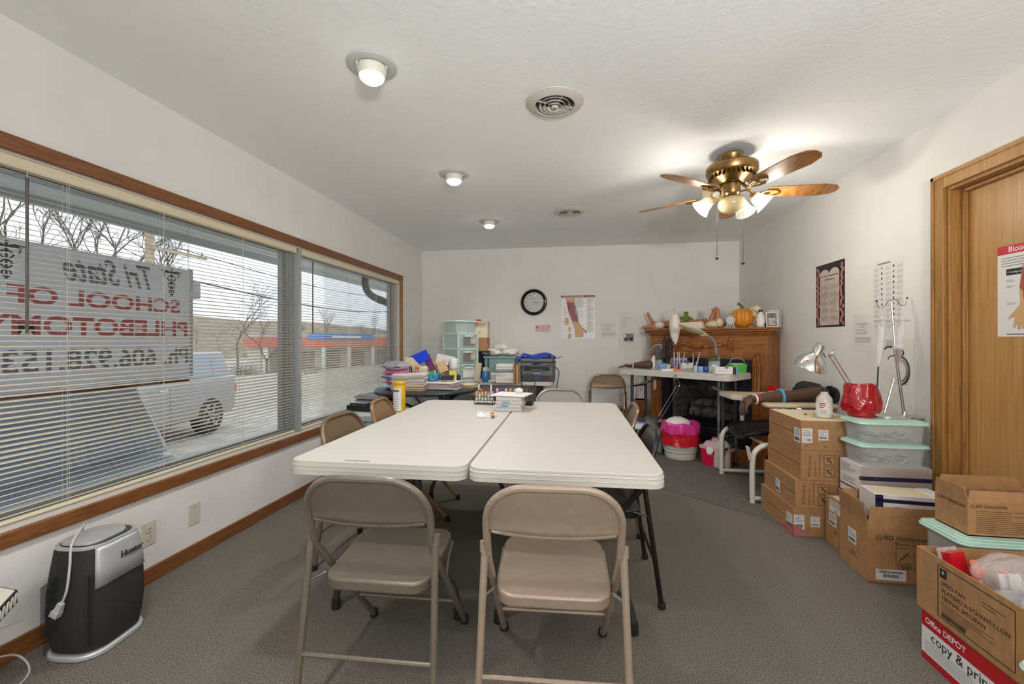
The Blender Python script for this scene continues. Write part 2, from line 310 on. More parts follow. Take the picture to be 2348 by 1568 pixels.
# ================= folding chairs =================
def chair(mt,label,loc,rz,group=None,mseat=None):
    t=thing('folding_chair',label,'chair',loc,rz,group); ms=mseat or mt
    rad=.125; zt=.79; zc=zt-rad; yb=lambda z: -.252-.22*(z-.575) if z<zc else -.252-.22*(zc-.575)-.42*(z-zc)
    side=[Vector((.206,.22,.018)),Vector((.206,-.235,.535)),Vector((.206,-.252,.575)),Vector((.207,yb(zc-.01),zc-.01))]
    arc=[]
    for i in range(1,10):
        a=R(90*i/9); z=zc+rad*math.sin(a); arc.append(Vector((.207-rad+rad*math.cos(a),yb(z),z)))
    half=side+arc; full=half+[Vector((-p.x,p.y,p.z)) for p in reversed(half)]
    b=MB(); b.tube(full,.0125,mt,10); b.build('back_frame',t)
    b=MB()
    rows=[]
    for j in range(9):
        v=j/8; row=[]
        for i in range(25):
            u=-1+i/12; x=u*.205; ax_=max(0,abs(x)-(.207-rad)); ztop=zc+math.sqrt(max(0,rad*rad-ax_*ax_)); z0=.627+.012*u*u
            z=z0+(ztop-z0)*v; row.append((x,yb(z)-.014*(1-u*u)*(1-v)-.004,z))
        rows.append(row)
    vs=[p for r_ in rows for p in r_]
    b.add(vs,[(j*25+i,j*25+i+1,(j+1)*25+i+1,(j+1)*25+i) for j in range(8) for i in range(24)],ms); b.tube([rows[0][i] for i in range(1,24)],.004,ms,6); b.build('backrest',t,solid=.006,ang=60)
    b=MB(); b.T=Matrix.Translation((0,-.055,.436))@Matrix.Rotation(R(4.5),4,'X')
    b.prism(rrect(.372,.37,.06),-.042,0,ms); b.build('seat',t,bev=.008,seg=3)
    for sx in (-1,1):
        b=MB(); b.tube([(sx*.216,-.243,.572),(sx*.23,-.318,.018)],.0118,mt,10); b.lathe([(.0125,-.012),(.0155,-.012),(.0155,.02),(.0125,.02)],mt,12,(sx*.2163,-.244,.572),Matrix.Rotation(R(-7),4,'X'))
        b.cyl((sx*.19,-.2,.42),(sx*.225,-.258,.42),.005,'steel',n=8)
        lg=b.build('leg',t)
        b=MB(); b.lathe([(.012,.03),(.0165,.028),(.0175,.004),(.013,0)],'rubber',12,(sx*.23,-.32,0)); b.build('rubber_foot',lg)
        b=MB(); b.lathe([(.0125,.034),(.017,.03),(.018,.004),(.014,0)],'rubber',12,(sx*.206,.226,0)); b.build('rubber_foot',t)
        b=MB(); b.tube([(sx*.2,-.06,.345),(sx*.192,.01,.395),(sx*.19,.08,.42)],.006,mt,6); b.build('seat_bracket',t)
    b=MB(); b.cyl((-.225,-.293,.2),(.225,-.293,.2),.0075,mt,n=8); b.build('rear_brace',t)
    b=MB(); b.cyl((-.206,.07,.188),(.206,.07,.188),.0075,mt,n=8); b.build('front_brace',t)
    return t
chair('chair_taupe','grey-brown metal folding chair at the near end of the left white table',(-.69,1.61,0),R(2))
chair('chair_rose','pinkish beige metal folding chair at the near end of the right white table',(-.095,1.61,0),R(3.5))
chair('chair_bronze','dark bronze folding chair on the window side of the left table, nearer the camera',(-1.07,2.36,0),R(-92))
chair('chair_tan','tan folding chair on the window side, in front of the yellow wipes canister',(-1.13,3.04,0),R(-84))
chair('chair_black','nearly black folding chair pushed in on the fireplace side, nearer the camera',(.05,2.3,0),R(91))
chair('chair_bronze','bronze folding chair on the fireplace side, beside the wire stand and pink bucket',(.05,3.02,0),R(90))
chair('chair_grey','grey folding chair at the far end of the right table facing the camera',(-.165,3.55,0),R(180))
chair('chair_bronze','shiny bronze folding chair standing apart against the far wall',(.325,5.27,0),R(175))
# ================= folding tables =================
def table_top(b,w,d,z,th,mt='plastic_white',r=.055):
    b.prism(rrect(w,d,r),z-th,z-.012,mt); b.prism(rrect(w-.004,d-.004,r),z-.012,z,mt)
    for k in (.3,.62): b.prism(rrect(w+.003,d+.003,r),z-th*k-.004,z-th*k,mt)
def folding_table(label,loc,rz,w,d,z=.737,group=None,tag_mark=True,dark='table_leg'):
    t=thing('folding_table',label,'table',loc,rz,group)
    b=MB(); table_top(b,w,d,z,.055); 
    if tag_mark: b.bx(-.14,-.03,-d/2+.025,-d/2+.033,z,z+.0004,'inkgrey'); b.bx(-.14,-.03,-d/2+.036,-d/2+.04,z,z+.0004,'inkgrey')
    b.build('tabletop',t,bev=.006,seg=2)
    for sy in (-1,1):
        y=sy*(d/2-.24)
        for sx in (-1,1):
            b=MB(); b.tube(bez([(sx*.1,y,z-.055),(sx*.1,y,.5),(sx*.105,y,.3),(sx*.17,y+sy*.005,.22),(sx*.255,y+sy*.01,.15),(sx*.285,y+sy*.012,.06),(sx*.287,y+sy*.012,.02)],4),.0155,dark,10); lg=b.build('leg',t)
            b=MB(); b.lathe([(.016,.05),(.0195,.048),(.0205,.004),(.016,0)],'rubber',12,(sx*.287,y+sy*.012,0)); b.build('rubber_foot',lg)
        b=MB(); b.bx(-.28,.28,y-.012,y+.012,z-.075,z-.055,dark); b.build('mounting_bar',t)
        b=MB(); b.bx(-.1,.1,y-.012,y+.012,.33,.36,dark); b.build('crossbar',t)
        b=MB(); b.tube([(0,y,.345),(0,y-sy*.42,z-.06)],.009,dark,8); b.build('brace',t)
    return t
TR=R(1.2); u_=Vector((math.cos(TR),math.sin(TR),0)); v_=Vector((-math.sin(TR),math.cos(TR),0)); tc_=Vector((-.4325,1.638,0))+v_*.915
folding_table('long white folding table on the window side of the pair',tc_-u_*.376,TR,.745,1.83,group='white folding tables pushed together')
folding_table('long white folding table on the fireplace side of the pair',tc_+u_*.376,TR,.745,1.83,tag_mark=False,group='white folding tables pushed together')
# white side table along the far wall
t=thing('folding_table','white folding table against the far wall carrying the printer','table',(-1.08,5.39,0),0)
b=MB(); table_top(b,1.56,.68,.74,.045); b.build('tabletop',t,bev=.006)
for sx in (-1,1):
    for sy in (-1,1):
        b=MB(); b.bx(sx*.6-.025,sx*.6+.025,sy*.22-.02,sy*.22+.02,0,.7,'dark'); b.build('leg',t,bev=.004)
# tall adjustable table in front of the fireplace
ang=math.atan2(4.15-4.967,1.327-.413)
HT=.914; hu=Vector((math.cos(ang),math.sin(ang),0)); hv=Vector((-hu.y,hu.x,0)); hc=Vector((.87,4.558,0))+hv*.255
t=thing('folding_table','small high white folding table in front of the fireplace','table',hc,ang)
b=MB(); table_top(b,1.22,.51,HT,.06); b.build('tabletop',t,bev=.006)
for sx in (-1,1):
    for sy in (-1,1):
        x,y=sx*.5,sy*.13
        b=MB(); b.cyl((x,y,.3),(x,y,HT-.05),.0165,'gunmetal').cyl((x,y,.03),(x,y,.32),.0125,'steel').lathe([(.018,.29),(.02,.29),(.02,.33),(.018,.33)],'black',12,(x,y,0)); lg=b.build('leg',t)
        b=MB(); b.lathe([(.013,.045),(.017,.04),(.018,.003),(.014,0)],'rubber',12,(x,y,0)); b.build('rubber_foot',lg)
    for zz in (.72,.2):
        b=MB(); b.cyl((sx*.5,-.13,zz),(sx*.5,.13,zz),.01,'gunmetal'); b.build('crossbar',t)
    b=MB(); b.cyl((sx*.5,-.03,.72),(sx*.1,-.03,HT-.06),.009,'gunmetal'); b.box((sx*.4,-.03,.757),(.09,.028,.022),'steel',(0,sx*R(19),0)); b.build('brace',t)
b=MB(); b.bx(-.26,-.255,-.075,-.045,.72,.8,'paper'); b.box((-.2575,-.06,.72),(.004,.04,.05),'paper',(0,.2,0)); b.build('price_tag',t)
# ================= ceiling fan =================
fc=Vector((.997,3.068,ZC)); fan=thing('ceiling_fan','antique brass ceiling fan with oak blades and lit glass shades','ceiling fan',fc)
b=MB(); b.lathe([(.055,0),(.074,-.012),(.073,-.03),(.05,-.06),(.044,-.075),(.03,-.078)],'brass',32); b.build('canopy',fan)
b=MB(); b.lathe([(.03,-.066),(.12,-.072),(.15,-.08),(.158,-.09),(.158,-.13),(.15,-.142),(.146,-.143),(.118,-.165),(.09,-.186),(.075,-.2),(.03,-.203)],'brass',44)
for k in range(28):
    a=2*PI*k/28; b.box((.128*math.cos(a),.128*math.sin(a),-.158),(.034,.012,.014),'brass_dark',(0,R(38),a))
b.build('motor_housing',fan)
for k in range(5):
    a=R(8.75-6.5+72*k); M=Matrix.Rotation(a,4,'Z')
    b=MB(); b.T=M@Matrix.Translation((0,0,-.26))@Matrix.Rotation(R(-13),4,'X')
    pts=[(.215,-.05),(.25,-.058),(.54,-.068),(.62,-.05),(.648,-.02),(.648,.02),(.62,.05),(.54,.068),(.25,.058),(.215,.05)]
    b.prism(pts,-.003,.003,'blade_oak' if 'blade_oak' in MATS else wood('blade_oak',(104,66,30),(150,102,54),(172,122,70),(9,3,9),.3,4.),'xy'); bl=b.build('blade',fan,bev=.0015)
    b=MB(); b.T=M
    b.tube(bez([(.06,0,-.2),(.1,0,-.235),(.15,0,-.272),(.2,0,-.272),(.235,0,-.268)],4),.008,'brass',8)
    for sg in (-1,1): b.tube(bez([(.16,sg*.004,-.272),(.2,sg*.032,-.27-sg*.004),(.26,sg*.036,-.268-sg*.006),(.3,0,-.267)],5),.006,'brass',6)
    b.build('blade_iron',bl)
b=MB(); b.lathe([(.03,-.2),(.052,-.205),(.054,-.26),(.048,-.275),(.036,-.285),(.04,-.3),(.04,-.315),(.03,-.32)],'brass',28); b.build('light_fitter',fan)
b=MB(); b.lathe([(.036,-.285),(.05,-.29),(.075,-.305),(.086,-.328),(.083,-.352),(.065,-.374),(.04,-.386),(.012,-.39),(.001,-.391)],'amber_glass',32); b.build('globe',fan)
for a in (-148,-20,38,165):
    ar=R(a+8.75); M=Matrix.Rotation(ar,4,'Z')
    b=MB(); b.T=M; b.tube(bez([(.04,0,-.262),(.075,0,-.252),(.105,0,-.262),(.118,0,-.278)],4),.006,'brass',8); b.lathe([(.012,.014),(.023,.008),(.025,-.012),(.02,-.014)],'brass',16,(.122,0,-.29),Matrix.Rotation(R(-48),4,'Y')); ar_=b.build('lamp_arm',fan)
    Ms=Matrix.Rotation(R(-80 if a==-148 else -48),4,'Y')
    b=MB(); b.T=M; b.lathe([(.024,-.008),(.034,-.02),(.04,-.042),(.046,-.066),(.058,-.088),(.066,-.1)],'frost_amber' if a==-148 else 'frost',26,(.122,0,-.29),Ms,cap=False); sh=b.build('lamp_shade',fan)
    b=MB(); b.T=M; b.ell(Vector((.122,0,-.29))+Ms@Vector((0,0,-.05)),(.02,.02,.028),'bulb_off' if a==-148 else 'bulbglow',12,8,Ms); b.build('bulb',sh)
    p=M@(Vector((.122,0,-.29))+Ms@Vector((0,0,-.125)))
    if a!=-148: lamp('shade_light','POINT',p,FANL,(1,.93,.82),.045,fan)
for px,py,top in ((1644,592,505),(1704,603,520)):
    p=D(px,py,2.83)-fc; b=MB(); b.cyl((p.x,p.y,p.z),(p.x*.35,p.y*.35,-.27),.0012,'brass_dark',n=6) if 0 else b.tube([(p.x,p.y,p.z),(p.x,p.y,-.3),(p.x*.5,p.y*.5,-.27)],.0013,'brass_dark',6); b.cyl((p.x,p.y,p.z),(p.x,p.y,p.z+.085),.002,'brass_dark',n=6); ch=b.build('pull_chain',fan)
    b=MB(); b.ell((p.x,p.y,p.z),.0105,'brass_dark',12,8); b.build('pull_knob',ch)
# ================= air purifier, outlets, cord, patterned table =================
mat('charcoal',(50,49,46),.75,spec=.25,bump=.1,bs=300); mat('silver',(196,198,202),.32,metal=.35)
pc=Vector((-1.955,1.512,0)); t=thing('air_purifier','dark grey air purifier with a silver top band under the window','air purifier',pc,R(6))
def ring(sc,z,w=.235,d=.275,r=.085): return [(x*sc,y*sc,z) for x,y in rrect(w,d,r,7)]
b=MB(); prof=[(.90,.03),(.97,.08),(1.02,.16),(1.0,.25),(.93,.34),(.86,.405),(.83,.418)]
vs=[];n=len(ring(1,0))
for s_,z in prof: vs+=ring(s_,z)
fs=[(i*n+k,i*n+(k+1)%n,(i+1)*n+(k+1)%n,(i+1)*n+k) for i in range(len(prof)-1) for k in range(n)]+[tuple(range(n))[::-1],tuple(range((len(prof)-1)*n,len(prof)*n))]
b.add(vs,fs,'charcoal'); b.box((.098,-.128,.2),(.006,.012,.26),'black',(0,0,R(45))); b.build('body',t,ang=50)
b=MB(); vs=[]; P0=[(1.0,.275),(.95,.34),(.872,.405),(.85,.418)]; idx=[k for k in range(n) if ring(1,0)[k][0]>.092]
idx=sorted(idx,key=lambda k:ring(1,0)[k][1])
for s_,z in P0:
    for k in idx: x,y,_=ring(s_+.012,0)[k]; vs.append((x,y,z+(.02*(1-abs(y)/.14)-.012 if z<.3 else 0)))
m_=len(idx); b.add(vs,[(i*m_+k,i*m_+k+1,(i+1)*m_+k+1,(i+1)*m_+k) for i in range(3) for k in range(m_-1)],'silver')
b.text('Hunter',(.1205,.03,.346),(0,1,0),(-.35,0,1),.034,'ink',shear=.35); b.build('silver_band',t,solid=.003)
b=MB(); b.prism([(x,y) for x,y,_ in ring(.84,0)],.416,.426,'silver'); b.prism([(x,y) for x,y,_ in ring(.74,0)],.426,.4275,'black_gloss'); b.prism([(x-.006,y-.006) for x,y,_ in ring(.66,0)],.4275,.436,'silver'); b.build('top_panel',t,bev=.003)
b=MB(); b.prism([(x,y) for x,y,_ in ring(.985,0)],0,.022,'silver'); b.build('base',t,bev=.006)
b=MB()
for k in range(26): b.box((-.05,-.139,.12+k*.0075),(.075,.006,.003),'dark',(0,R(-35),0))
b.build('side_grille',t)
b=MB(); pts=[(-.13,.02,.25),(-.1,.03,.43),(-.04,-.02,.475),(.0,-.1,.44),(.03,-.135,.37),(.035,-.15,.29),(.02,-.152,.245)]; b.tube(bez(pts,6),.0042,'lightgrey',8); cd_=b.build('power_cord',t)
b=MB(); b.box((.012,-.156,.225),(.026,.02,.04),'lightgrey',(0,R(25),0),(.7,.7)); b.box((.0,-.157,.203),(.03,.022,.022),'lightgrey',(0,R(25),0))
for s_ in (-.006,.006): b.box((-.006+s_*.9,-.157,.182-s_*.4),(.0016,.006,.022),'steel',(0,R(25),0))
b.build('plug',cd_,bev=.002)
mat('outlet_plate',(208,200,184),.4)
b=MB(); b.bx(0,.005,-.036,.036,-.058,.058,'outlet_plate')
for z in (-.02,.02):
    b.lathe([(.0165,0),(.0165,.0035),(.001,.0035)],'outlet_plate',20,(.005,0,z),Matrix.Rotation(R(90),4,'Y'))
    for y in (-.006,.006): b.bx(.0085,.0092,y-.0012,y+.0012,z,z+.009,'black')
    b.ell((.0086,0,z-.007),(.0008,.0025,.0025),'black',8,6)
b.cyl((.005,0,0),(.0066,0,0),.003,'steel',n=8)
solo(b,'wall_outlet','beige duplex power outlet on the wall under the window','outlet',(XL,1.903,.25),bev=.0015)
b=MB(); b.bx(0,.005,-.036,.036,-.058,.058,'outlet_plate')
for z in (-.042,.042): b.cyl((.005,0,z),(.0062,0,z),.0028,'steel',n=8)
solo(b,'blank_plate','blank beige wall plate right of the power outlet','wall plate',(XL,2.168,.246),bev=.0015)
# loose cord on the floor behind the purifier
b=MB(); b.tube(bez([(-2.1,1.36,.16),(-2.1,1.28,.17),(-2.05,1.2,.13),(-2.07,1.32,.06),(-2.02,1.33,.006),(-1.96,1.25,.005),(-1.94,1.1,.005),(-1.86,.98,.005),(-1.84,.8,.005)],6),.0035,'lightgrey',7); solo(b,'electric_cord','thin grey cord trailing over the baseboard left of the purifier','cord')
# octagonal table with patterned rim at the left edge
t=thing('side_table','low octagonal table with black and white patterned rim at the left edge','side table',(-1.963,1.058,0),0)
oc=[(.17*math.cos(R(22.5+45*k)),.17*math.sin(R(22.5+45*k))) for k in range(8)]
mz=Matrix.Rotation(R(40),4,'Z'); oc=[tuple((mz@Vector((x,y,0)))[:2]) for x,y in oc]
b=MB(); b.prism(oc,.34,.38,'black'); b.prism([(x*.96,y*.96) for x,y in oc],.38,.383,'offwhite')
for k in range(8):
    a=Vector((*oc[k],0)); c_=Vector((*oc[(k+1)%8],0)); u=(c_-a).normalized(); nn=Vector((u.y,-u.x,0)); Lk=(c_-a).length
    for q in range(9):
        x=(q+.5)/9*Lk; b.box(a+u*x+nn*.001+Vector((0,0,.36)),(.007,.003,.032),'offwhite',(0,R(20 if q%2 else -20),math.atan2(u.y,u.x)))
b.build('tabletop',t)
b=MB(); b.lathe([(.02,.34),(.022,.06),(.05,.03),(.1,.012),(.1,0)],'black',20); b.build('pedestal',t)
# carpet piece in the fireplace corner
b=MB(); b.prism([(.55,3.86),(1.33,3.16),(1.955,3.16),(1.955,5.78),(.0,5.78),(-.3,4.62)],0.0005,.006,'carpet_dark'); solo(b,'carpet_piece','darker carpet piece laid in the fireplace corner','carpet')
mat('stain',(128,86,86),1.,alpha=.45,c2=(110,100,96),vs=20)
# ================= blinds =================
def textfit(b,t,o,u,v,W,Hh,mt,shear=0.,bold=0.):
    vs,fs=glyphs(t,'LEFT',shear,bold); xs=[p[0] for p in vs]; ys=[p[1] for p in vs]
    x0,x1,y0,y1=min(xs),max(xs),min(ys),max(ys); o,u,v=Vector(o),Vector(u),Vector(v)
    return b.add([o+u*((a-(x0+x1)/2)/(x1-x0)*W)+v*((c-(y0+y1)/2)/(y1-y0)*Hh) for a,c in vs],fs,mt)
MB.fit=textfit
def blind(label,y0,y1,wy,wlen,cords):
    t=thing('window_blind',label,'blind',(XL-.03,(y0+y1)/2,.5),0,'mini blinds in the wide window'); h=(y1-y0)/2
    b=MB(); b.bx(-.02,.02,-h,h,1.40,1.445,'headrail'); b.bx(.018,.022,-h,h,1.404,1.408,'offwhite'); b.build('headrail',t,bev=.002)
    b=MB(); n=64; z0,z1=.045,1.385; hs=h-.008
    for i in range(n):
        z=z0+(z1-z0)*i/(n-1); f_=min(1,max(0,(i-5)/6)); an=R(-9+23*f_)   # inner edge lower; bottom slats lie flatter
        vs=[]
        for y in (-hs,hs):
            for k in range(4):
                q=(k/3-.5)*.025; vs.append((q*math.cos(an),y,z-q*math.sin(an)+.0022*(1-(q/.0125)**2)))
        b.add(vs,[(k,k+1,k+5,k+4) for k in range(3)],'slat')
    b.build('slats',t,solid=.0007,ang=60)
    b=MB(); b.bx(-.011,.011,-hs,hs,.02,.034,'headrail'); b.build('bottom_rail',t,bev=.003)
    for y in cords:
        b=MB()
        for dx in (-.0125,.0125): b.cyl((dx,y-(y0+y1)/2,.03),(dx,y-(y0+y1)/2,1.4),.0008,'offwhite',n=5)
        b.cyl((0,y-(y0+y1)/2+.018,.03),(0,y-(y0+y1)/2+.018,1.4),.0008,'offwhite',n=5)
        b.build('ladder_cord',t)
    b=MB(); y=wy-(y0+y1)/2; b.cyl((.024,y,1.385-wlen),(.024,y,1.372),.005,'wand',n=6); b.tube([(.024,y,1.372),(.024,y,1.395),(.015,y,1.4)],.002,'steel',6); b.build('tilt_wand',t)
blind('wide mini blind over the big left window pane',WY0+.015,3.09,1.415,.63,(.15,.75,1.56,2.0,2.55,2.98))
blind('narrower mini blind over the far window pane, right of the mullion',3.136,5.014,3.29,.6,(3.25,3.9,4.45,4.93))
# ================= outside =================
ZG=-.63
mat('gravel',(196,192,184),.95,c2=(160,156,148),vs=3,bump=.4,bs=40); mat('grass_dry',(186,184,140),1.,c2=(150,152,112),vs=2.); mat('hill',(160,150,128),1.,c2=(122,112,98),vs=.5)
b=MB(); xs=[(-2.32,ZG),(-9,ZG),(-14,ZG-.25),(-24,-1.4),(-42,-2.1),(-150,-2.4)]; ys=(-60,-8,8,20,60,190); vs=[(x,y,z) for y in ys for x,z in xs]
b.add(vs,[(j*6+i,j*6+i+1,(j+1)*6+i+1,(j+1)*6+i) for j in range(5) for i in range(5)],'gravel'); tag(b.build('ground',ang=60),kind='structure')
b=MB(); rg=random.Random(3); vs=[]; m_=24
for i in range(m_+1):
    y=-120+i*15.
    for x,z in ((-60,-2.4),(-75,1.5),(-100,5.5),(-130,9),(-170,9.5)): vs.append((x+rg.uniform(-4,4),y,z+(rg.uniform(-.8,1.2) if z>0 else 0)))
b.add(vs,[(i*5+k,i*5+k+1,(i+1)*5+k+1,(i+1)*5+k) for i in range(m_) for k in range(4)],'hill'); tag(b.build('hillside',ang=60),kind='structure')
mat('soffit',(214,220,216),.7); mat('fascia',(186,192,190),.6)
b=MB(); b.bx(-4.0,XL-.16,-4,9,2.30,2.33,'soffit')
for x in [ -3.95+.3*k for k in range(6)]: b.bx(x,x+.012,-4,9,2.292,2.30,'fascia')
b.bx(-4.05,-4.0,-4,9,2.24,2.42,'fascia'); tag(b.build('porch_soffit'),kind='structure')
b=MB(); p=[D(838,628,6.45),D(838,655,6.45),D(848,674,6.5),D(868,686,6.6),D(895,696,6.7),D(960,716,6.95)]; b.tube(bez(p,5),.062,'dark',12,flat=.75); solo(b,'downspout','dark grey curved downspout pipe outside the far window pane','downspout')
# banner seen from behind
mat('sign_white',(240,240,242),.8); mat('sign_red',(216,120,126),.8); mat('sign_grey',(150,148,156),.8)
def translucent(name,fac=.5):
    m=MATS[name]; nt=m.node_tree; N=nt.nodes; L=nt.links; p=N['Principled BSDF']; tr=N.new('ShaderNodeBsdfTranslucent'); tr.inputs['Color'].default_value=p.inputs['Base Color'].default_value
    x=N.new('ShaderNodeMixShader'); x.inputs['Fac'].default_value=fac; L.new(p.outputs[0],x.inputs[1]); L.new(tr.outputs[0],x.inputs[2]); L.new(x.outputs[0],N['Material Output'].inputs['Surface'])
for q in ('sign_white','sign_red','sign_grey'): translucent(q,.72)
xs_=-2.6; sy0,sy1,sz0,sz1=1.50,2.588,.985,1.70; sc=(sy0+sy1)/2; t=thing('hanging_sign','white sign in red and grey lettering read from behind through the left blind','sign',(xs_,sc,1.0),0)
U=(0,-1,0); V=(0,0,1); ox=.004
b=MB(); b.bx(-.002,.002,sy0-sc,sy1-sc,-.015,.70,'sign_white')
b.fit('Tri State',(ox,0.03,.605),U,V,.46,.14,'sign_grey',.4,.02); b.fit('SCHOOL OF',(ox,.02,.445),U,V,.88,.09,'sign_red',0,.03); b.fit('PHLEBOTOMY',(ox,.0,.30),U,V,1.03,.1,'sign_red',0,.03); b.fit('Ph. 606.928.1530',(ox,0,.125),U,V,1.04,.12,'sign_grey',0,.022)
for yc in (-.42,.40):
    c0=Vector((ox,yc,.6)); b.bx(ox-.001,ox+.001,yc-.004,yc+.004,.51,.675,'sign_grey'); b.ell((ox,yc,.68),(.001,.009,.009),'sign_grey',10,6)
    for sg in (-1,1):
        b.tube([(ox,yc+sg*.03*math.sin(k/12*PI*3)*(1-.5*k/12),.645-.13*k/12) for k in range(13)],.0035,'sign_grey',5)
        for q in range(4): b.tube([(ox,yc,.66),(ox,yc+sg*(.03+.008*q),.672-q*.006),(ox,yc+sg*(.068-.008*q),.668-q*.013)],.003,'sign_grey',5)
b.build('banner',t)
b=MB(); b.bx(-.015,.02,sy0-.3-sc,sy1-.03-sc,-.045,-.02,'oak_y'); b.build('bottom_rail',t)
b=MB(); b.bx(-.012,.012,sy1-sc-.012,sy1-sc+.006,-.015,.705,'white'); b.build('edge_strip',t)
for y in (sy0-sc,sy1-sc-.02):
    b=MB(); b.cyl((0,y,.70),(0,y,1.295),.0015,'steel',n=6); b.build('hanger_wire',t)
# cars
mat('car_silver',(164,178,194),.3,metal=.3,coat=.5); mat('car_pale',(150,155,160),.3,metal=.4,coat=.5); mat('car_glass',(150,166,184),.12,metal=.1); mat('tail_red',(200,60,50),.25); mat('tail_amber',(240,150,80),.25)  # car_glass: pale blue base colour stands in for reflected sky
def car(label,loc,rz,L,W,prof,cab,paint,mat_l='car_glass',zr=.33,wx=(.8,.78)):
    t=thing('car',label,'car',loc,rz)   # local: y along the car, rear at +y, near side +x
    b=MB(); b.prism(prof,-W/2,W/2,paint,'yz'); b.build('body',t,bev=.07,seg=3)
    (a0,a1,z0),(c0,c1,z1),ins=cab; lo=[(W/2-.06,a0,z0),(W/2-.06,a1,z0),(-W/2+.06,a1,z0),(-W/2+.06,a0,z0)]; hi=[(W/2-ins,c0,z1),(W/2-ins,c1,z1),(-W/2+ins,c1,z1),(-W/2+ins,c0,z1)]
    b=MB(); b.add(lo+hi,[(0,1,2,3),(4,5,6,7),(0,1,5,4),(1,2,6,5),(2,3,7,6),(3,0,4,7)],paint); b.build('cabin',t,bev=.05,seg=3)
    lo=[Vector(p) for p in lo]; hi=[Vector(p) for p in hi]
    def pane(i,j,s0,s1,t0,t1,nm='window_glass'):
        q=[lo[i].lerp(lo[j],s).lerp(hi[i].lerp(hi[j],s),tt) for s,tt in ((s0,t0),(s1,t0),(s1,t1),(s0,t1))]; nn=(q[1]-q[0]).cross(q[3]-q[0]).normalized(); cen=(lo[0]+lo[2]+hi[0]+hi[2])/4
        if nn.dot(q[0]-cen)<0: nn=-nn
        b=MB(); b.add([p+nn*.006 for p in q]+[p-nn*.01 for p in q],[(0,1,2,3),(0,1,5,4),(1,2,6,5),(2,3,7,6),(3,0,4,7)],mat_l); b.build(nm,t)
    pane(0,1,.14,.47,.08,.86); pane(0,1,.51,.78,.08,.86); pane(0,1,.81,.92,.08,.7); pane(1,2,.08,.92,.1,.9,'rear_window'); pane(3,0,.08,.92,.1,.9,'windshield')
    for sx in (-1,1):
        for y in (-L/2+wx[0],L/2-wx[1]):
            b=MB(); M=Matrix.Rotation(R(90)*sx,4,'Y'); b.lathe([(zr*.62,.02),(zr*.9,.03),(zr,.0),(zr,-.14),(zr*.9,-.18),(.02,-.18)],'rubber',24,(sx*(W/2-.01),y,zr),M); w_=b.build('wheel',t)
            b=MB(); b.lathe([(zr*.64,.012),(zr*.6,.03),(zr*.56,.01),(.001,.012)],'steel',24,(sx*(W/2-.005),y,zr),M)
            for k in range(5):
                a=2*PI*k/5; b.box((sx*(W/2+.016),y+zr*.33*math.cos(a),zr+zr*.33*math.sin(a)),(.02,zr*.55,.05),'steel',(a,0,0))
            b.build('hubcap',w_)
        b=MB(); b.box((sx*(W/2-.1),L/2-.03,prof[0][1]+.42),(.2,.1,.2),'tail_red'); b.box((sx*(W/2-.1),L/2-.028,prof[0][1]+.28),(.2,.1,.07),'tail_amber'); b.build('tail_light',t,bev=.02)
        b=MB(); b.box((sx*(W/2+.005),.15,z0-.13),(.03,.17,.03),'chrome'); b.build('door_handle',t,bev=.008)
        b=MB(); b.bx(sx*(W/2)-.003,sx*(W/2)+.003,.3,.306,.3,z0-.06,'black'); b.build('door_seam',t)
    return t
pr1=[(2.2,.34),(2.22,.95),(1.95,1.02),(-1.0,.98),(-1.95,.86),(-2.2,.68),(-2.2,.3),(-1.9,.22),(1.95,.22)]
car('pale blue silver hatchback parked close outside the left window',(-4.02,.85,ZG),0,4.4,1.75,pr1,((-.9,2.18,.97),(-.15,2.02,1.55),.2),'car_silver')
pr2=[(2.1,.42),(2.12,1.12),(-1.0,1.12),(-1.95,1.06),(-2.1,.8),(-2.1,.42),(-1.9,.34),(1.95,.34)]
car('light grey four-wheel-drive parked beyond the silver hatchback',(-7.9,6.2,ZG),R(8),4.2,1.78,pr2,((-.8,2.02,1.1),(-.35,1.9,1.62),.16),'car_pale',zr=.36)
# trees, pole, building
mat('bark',(112,104,98),.95,c2=(84,78,74),vs=12); mat('pole_wood',(196,180,158),.9,c2=(160,144,124),vs=5); mat('wire',(70,72,76),.6)
def tree(label,loc,h,seed,depth=5,spread=.55,rad=.02,group='bare winter trees'):
    rg=random.Random(seed); t=thing('bare_tree',label,'tree',loc,0,group); tr=MB(); br=MB()
    def grow(p,d,l,r,k):
        q=p+d*l; mid=(p+q)/2+Vector((rg.uniform(-1,1),rg.uniform(-1,1),rg.uniform(-.4,.4)))*l*.07
        (tr if k==0 else br).tube([p,mid,q],[r,r*.86,r*.7],'bark',6 if k<2 else 4,caps=False)
        if k>=depth: return
        for i in range(2 if k==0 else rg.choice((2,3))):
            nd=(d+Vector((rg.uniform(-1,1),rg.uniform(-1,1),rg.uniform(-.25,.5)))*spread).normalized(); grow(q,nd,l*rg.uniform(.62,.82),r*.62,k+1)
        if k and rg.random()<.7:
            nd=(d+Vector((rg.uniform(-1,1),rg.uniform(-1,1),rg.uniform(-.1,.3)))*spread*1.6).normalized(); grow(p+d*l*.6,nd,l*.5,r*.4,k+2 if k+2<=depth else depth)
    grow(Vector((0,0,0)),Vector((rg.uniform(-.08,.08),rg.uniform(-.08,.08),1)).normalized(),h*.27,h*rad,0)
    tr.build('trunk',t,ang=80); br.build('branches',t,ang=80)
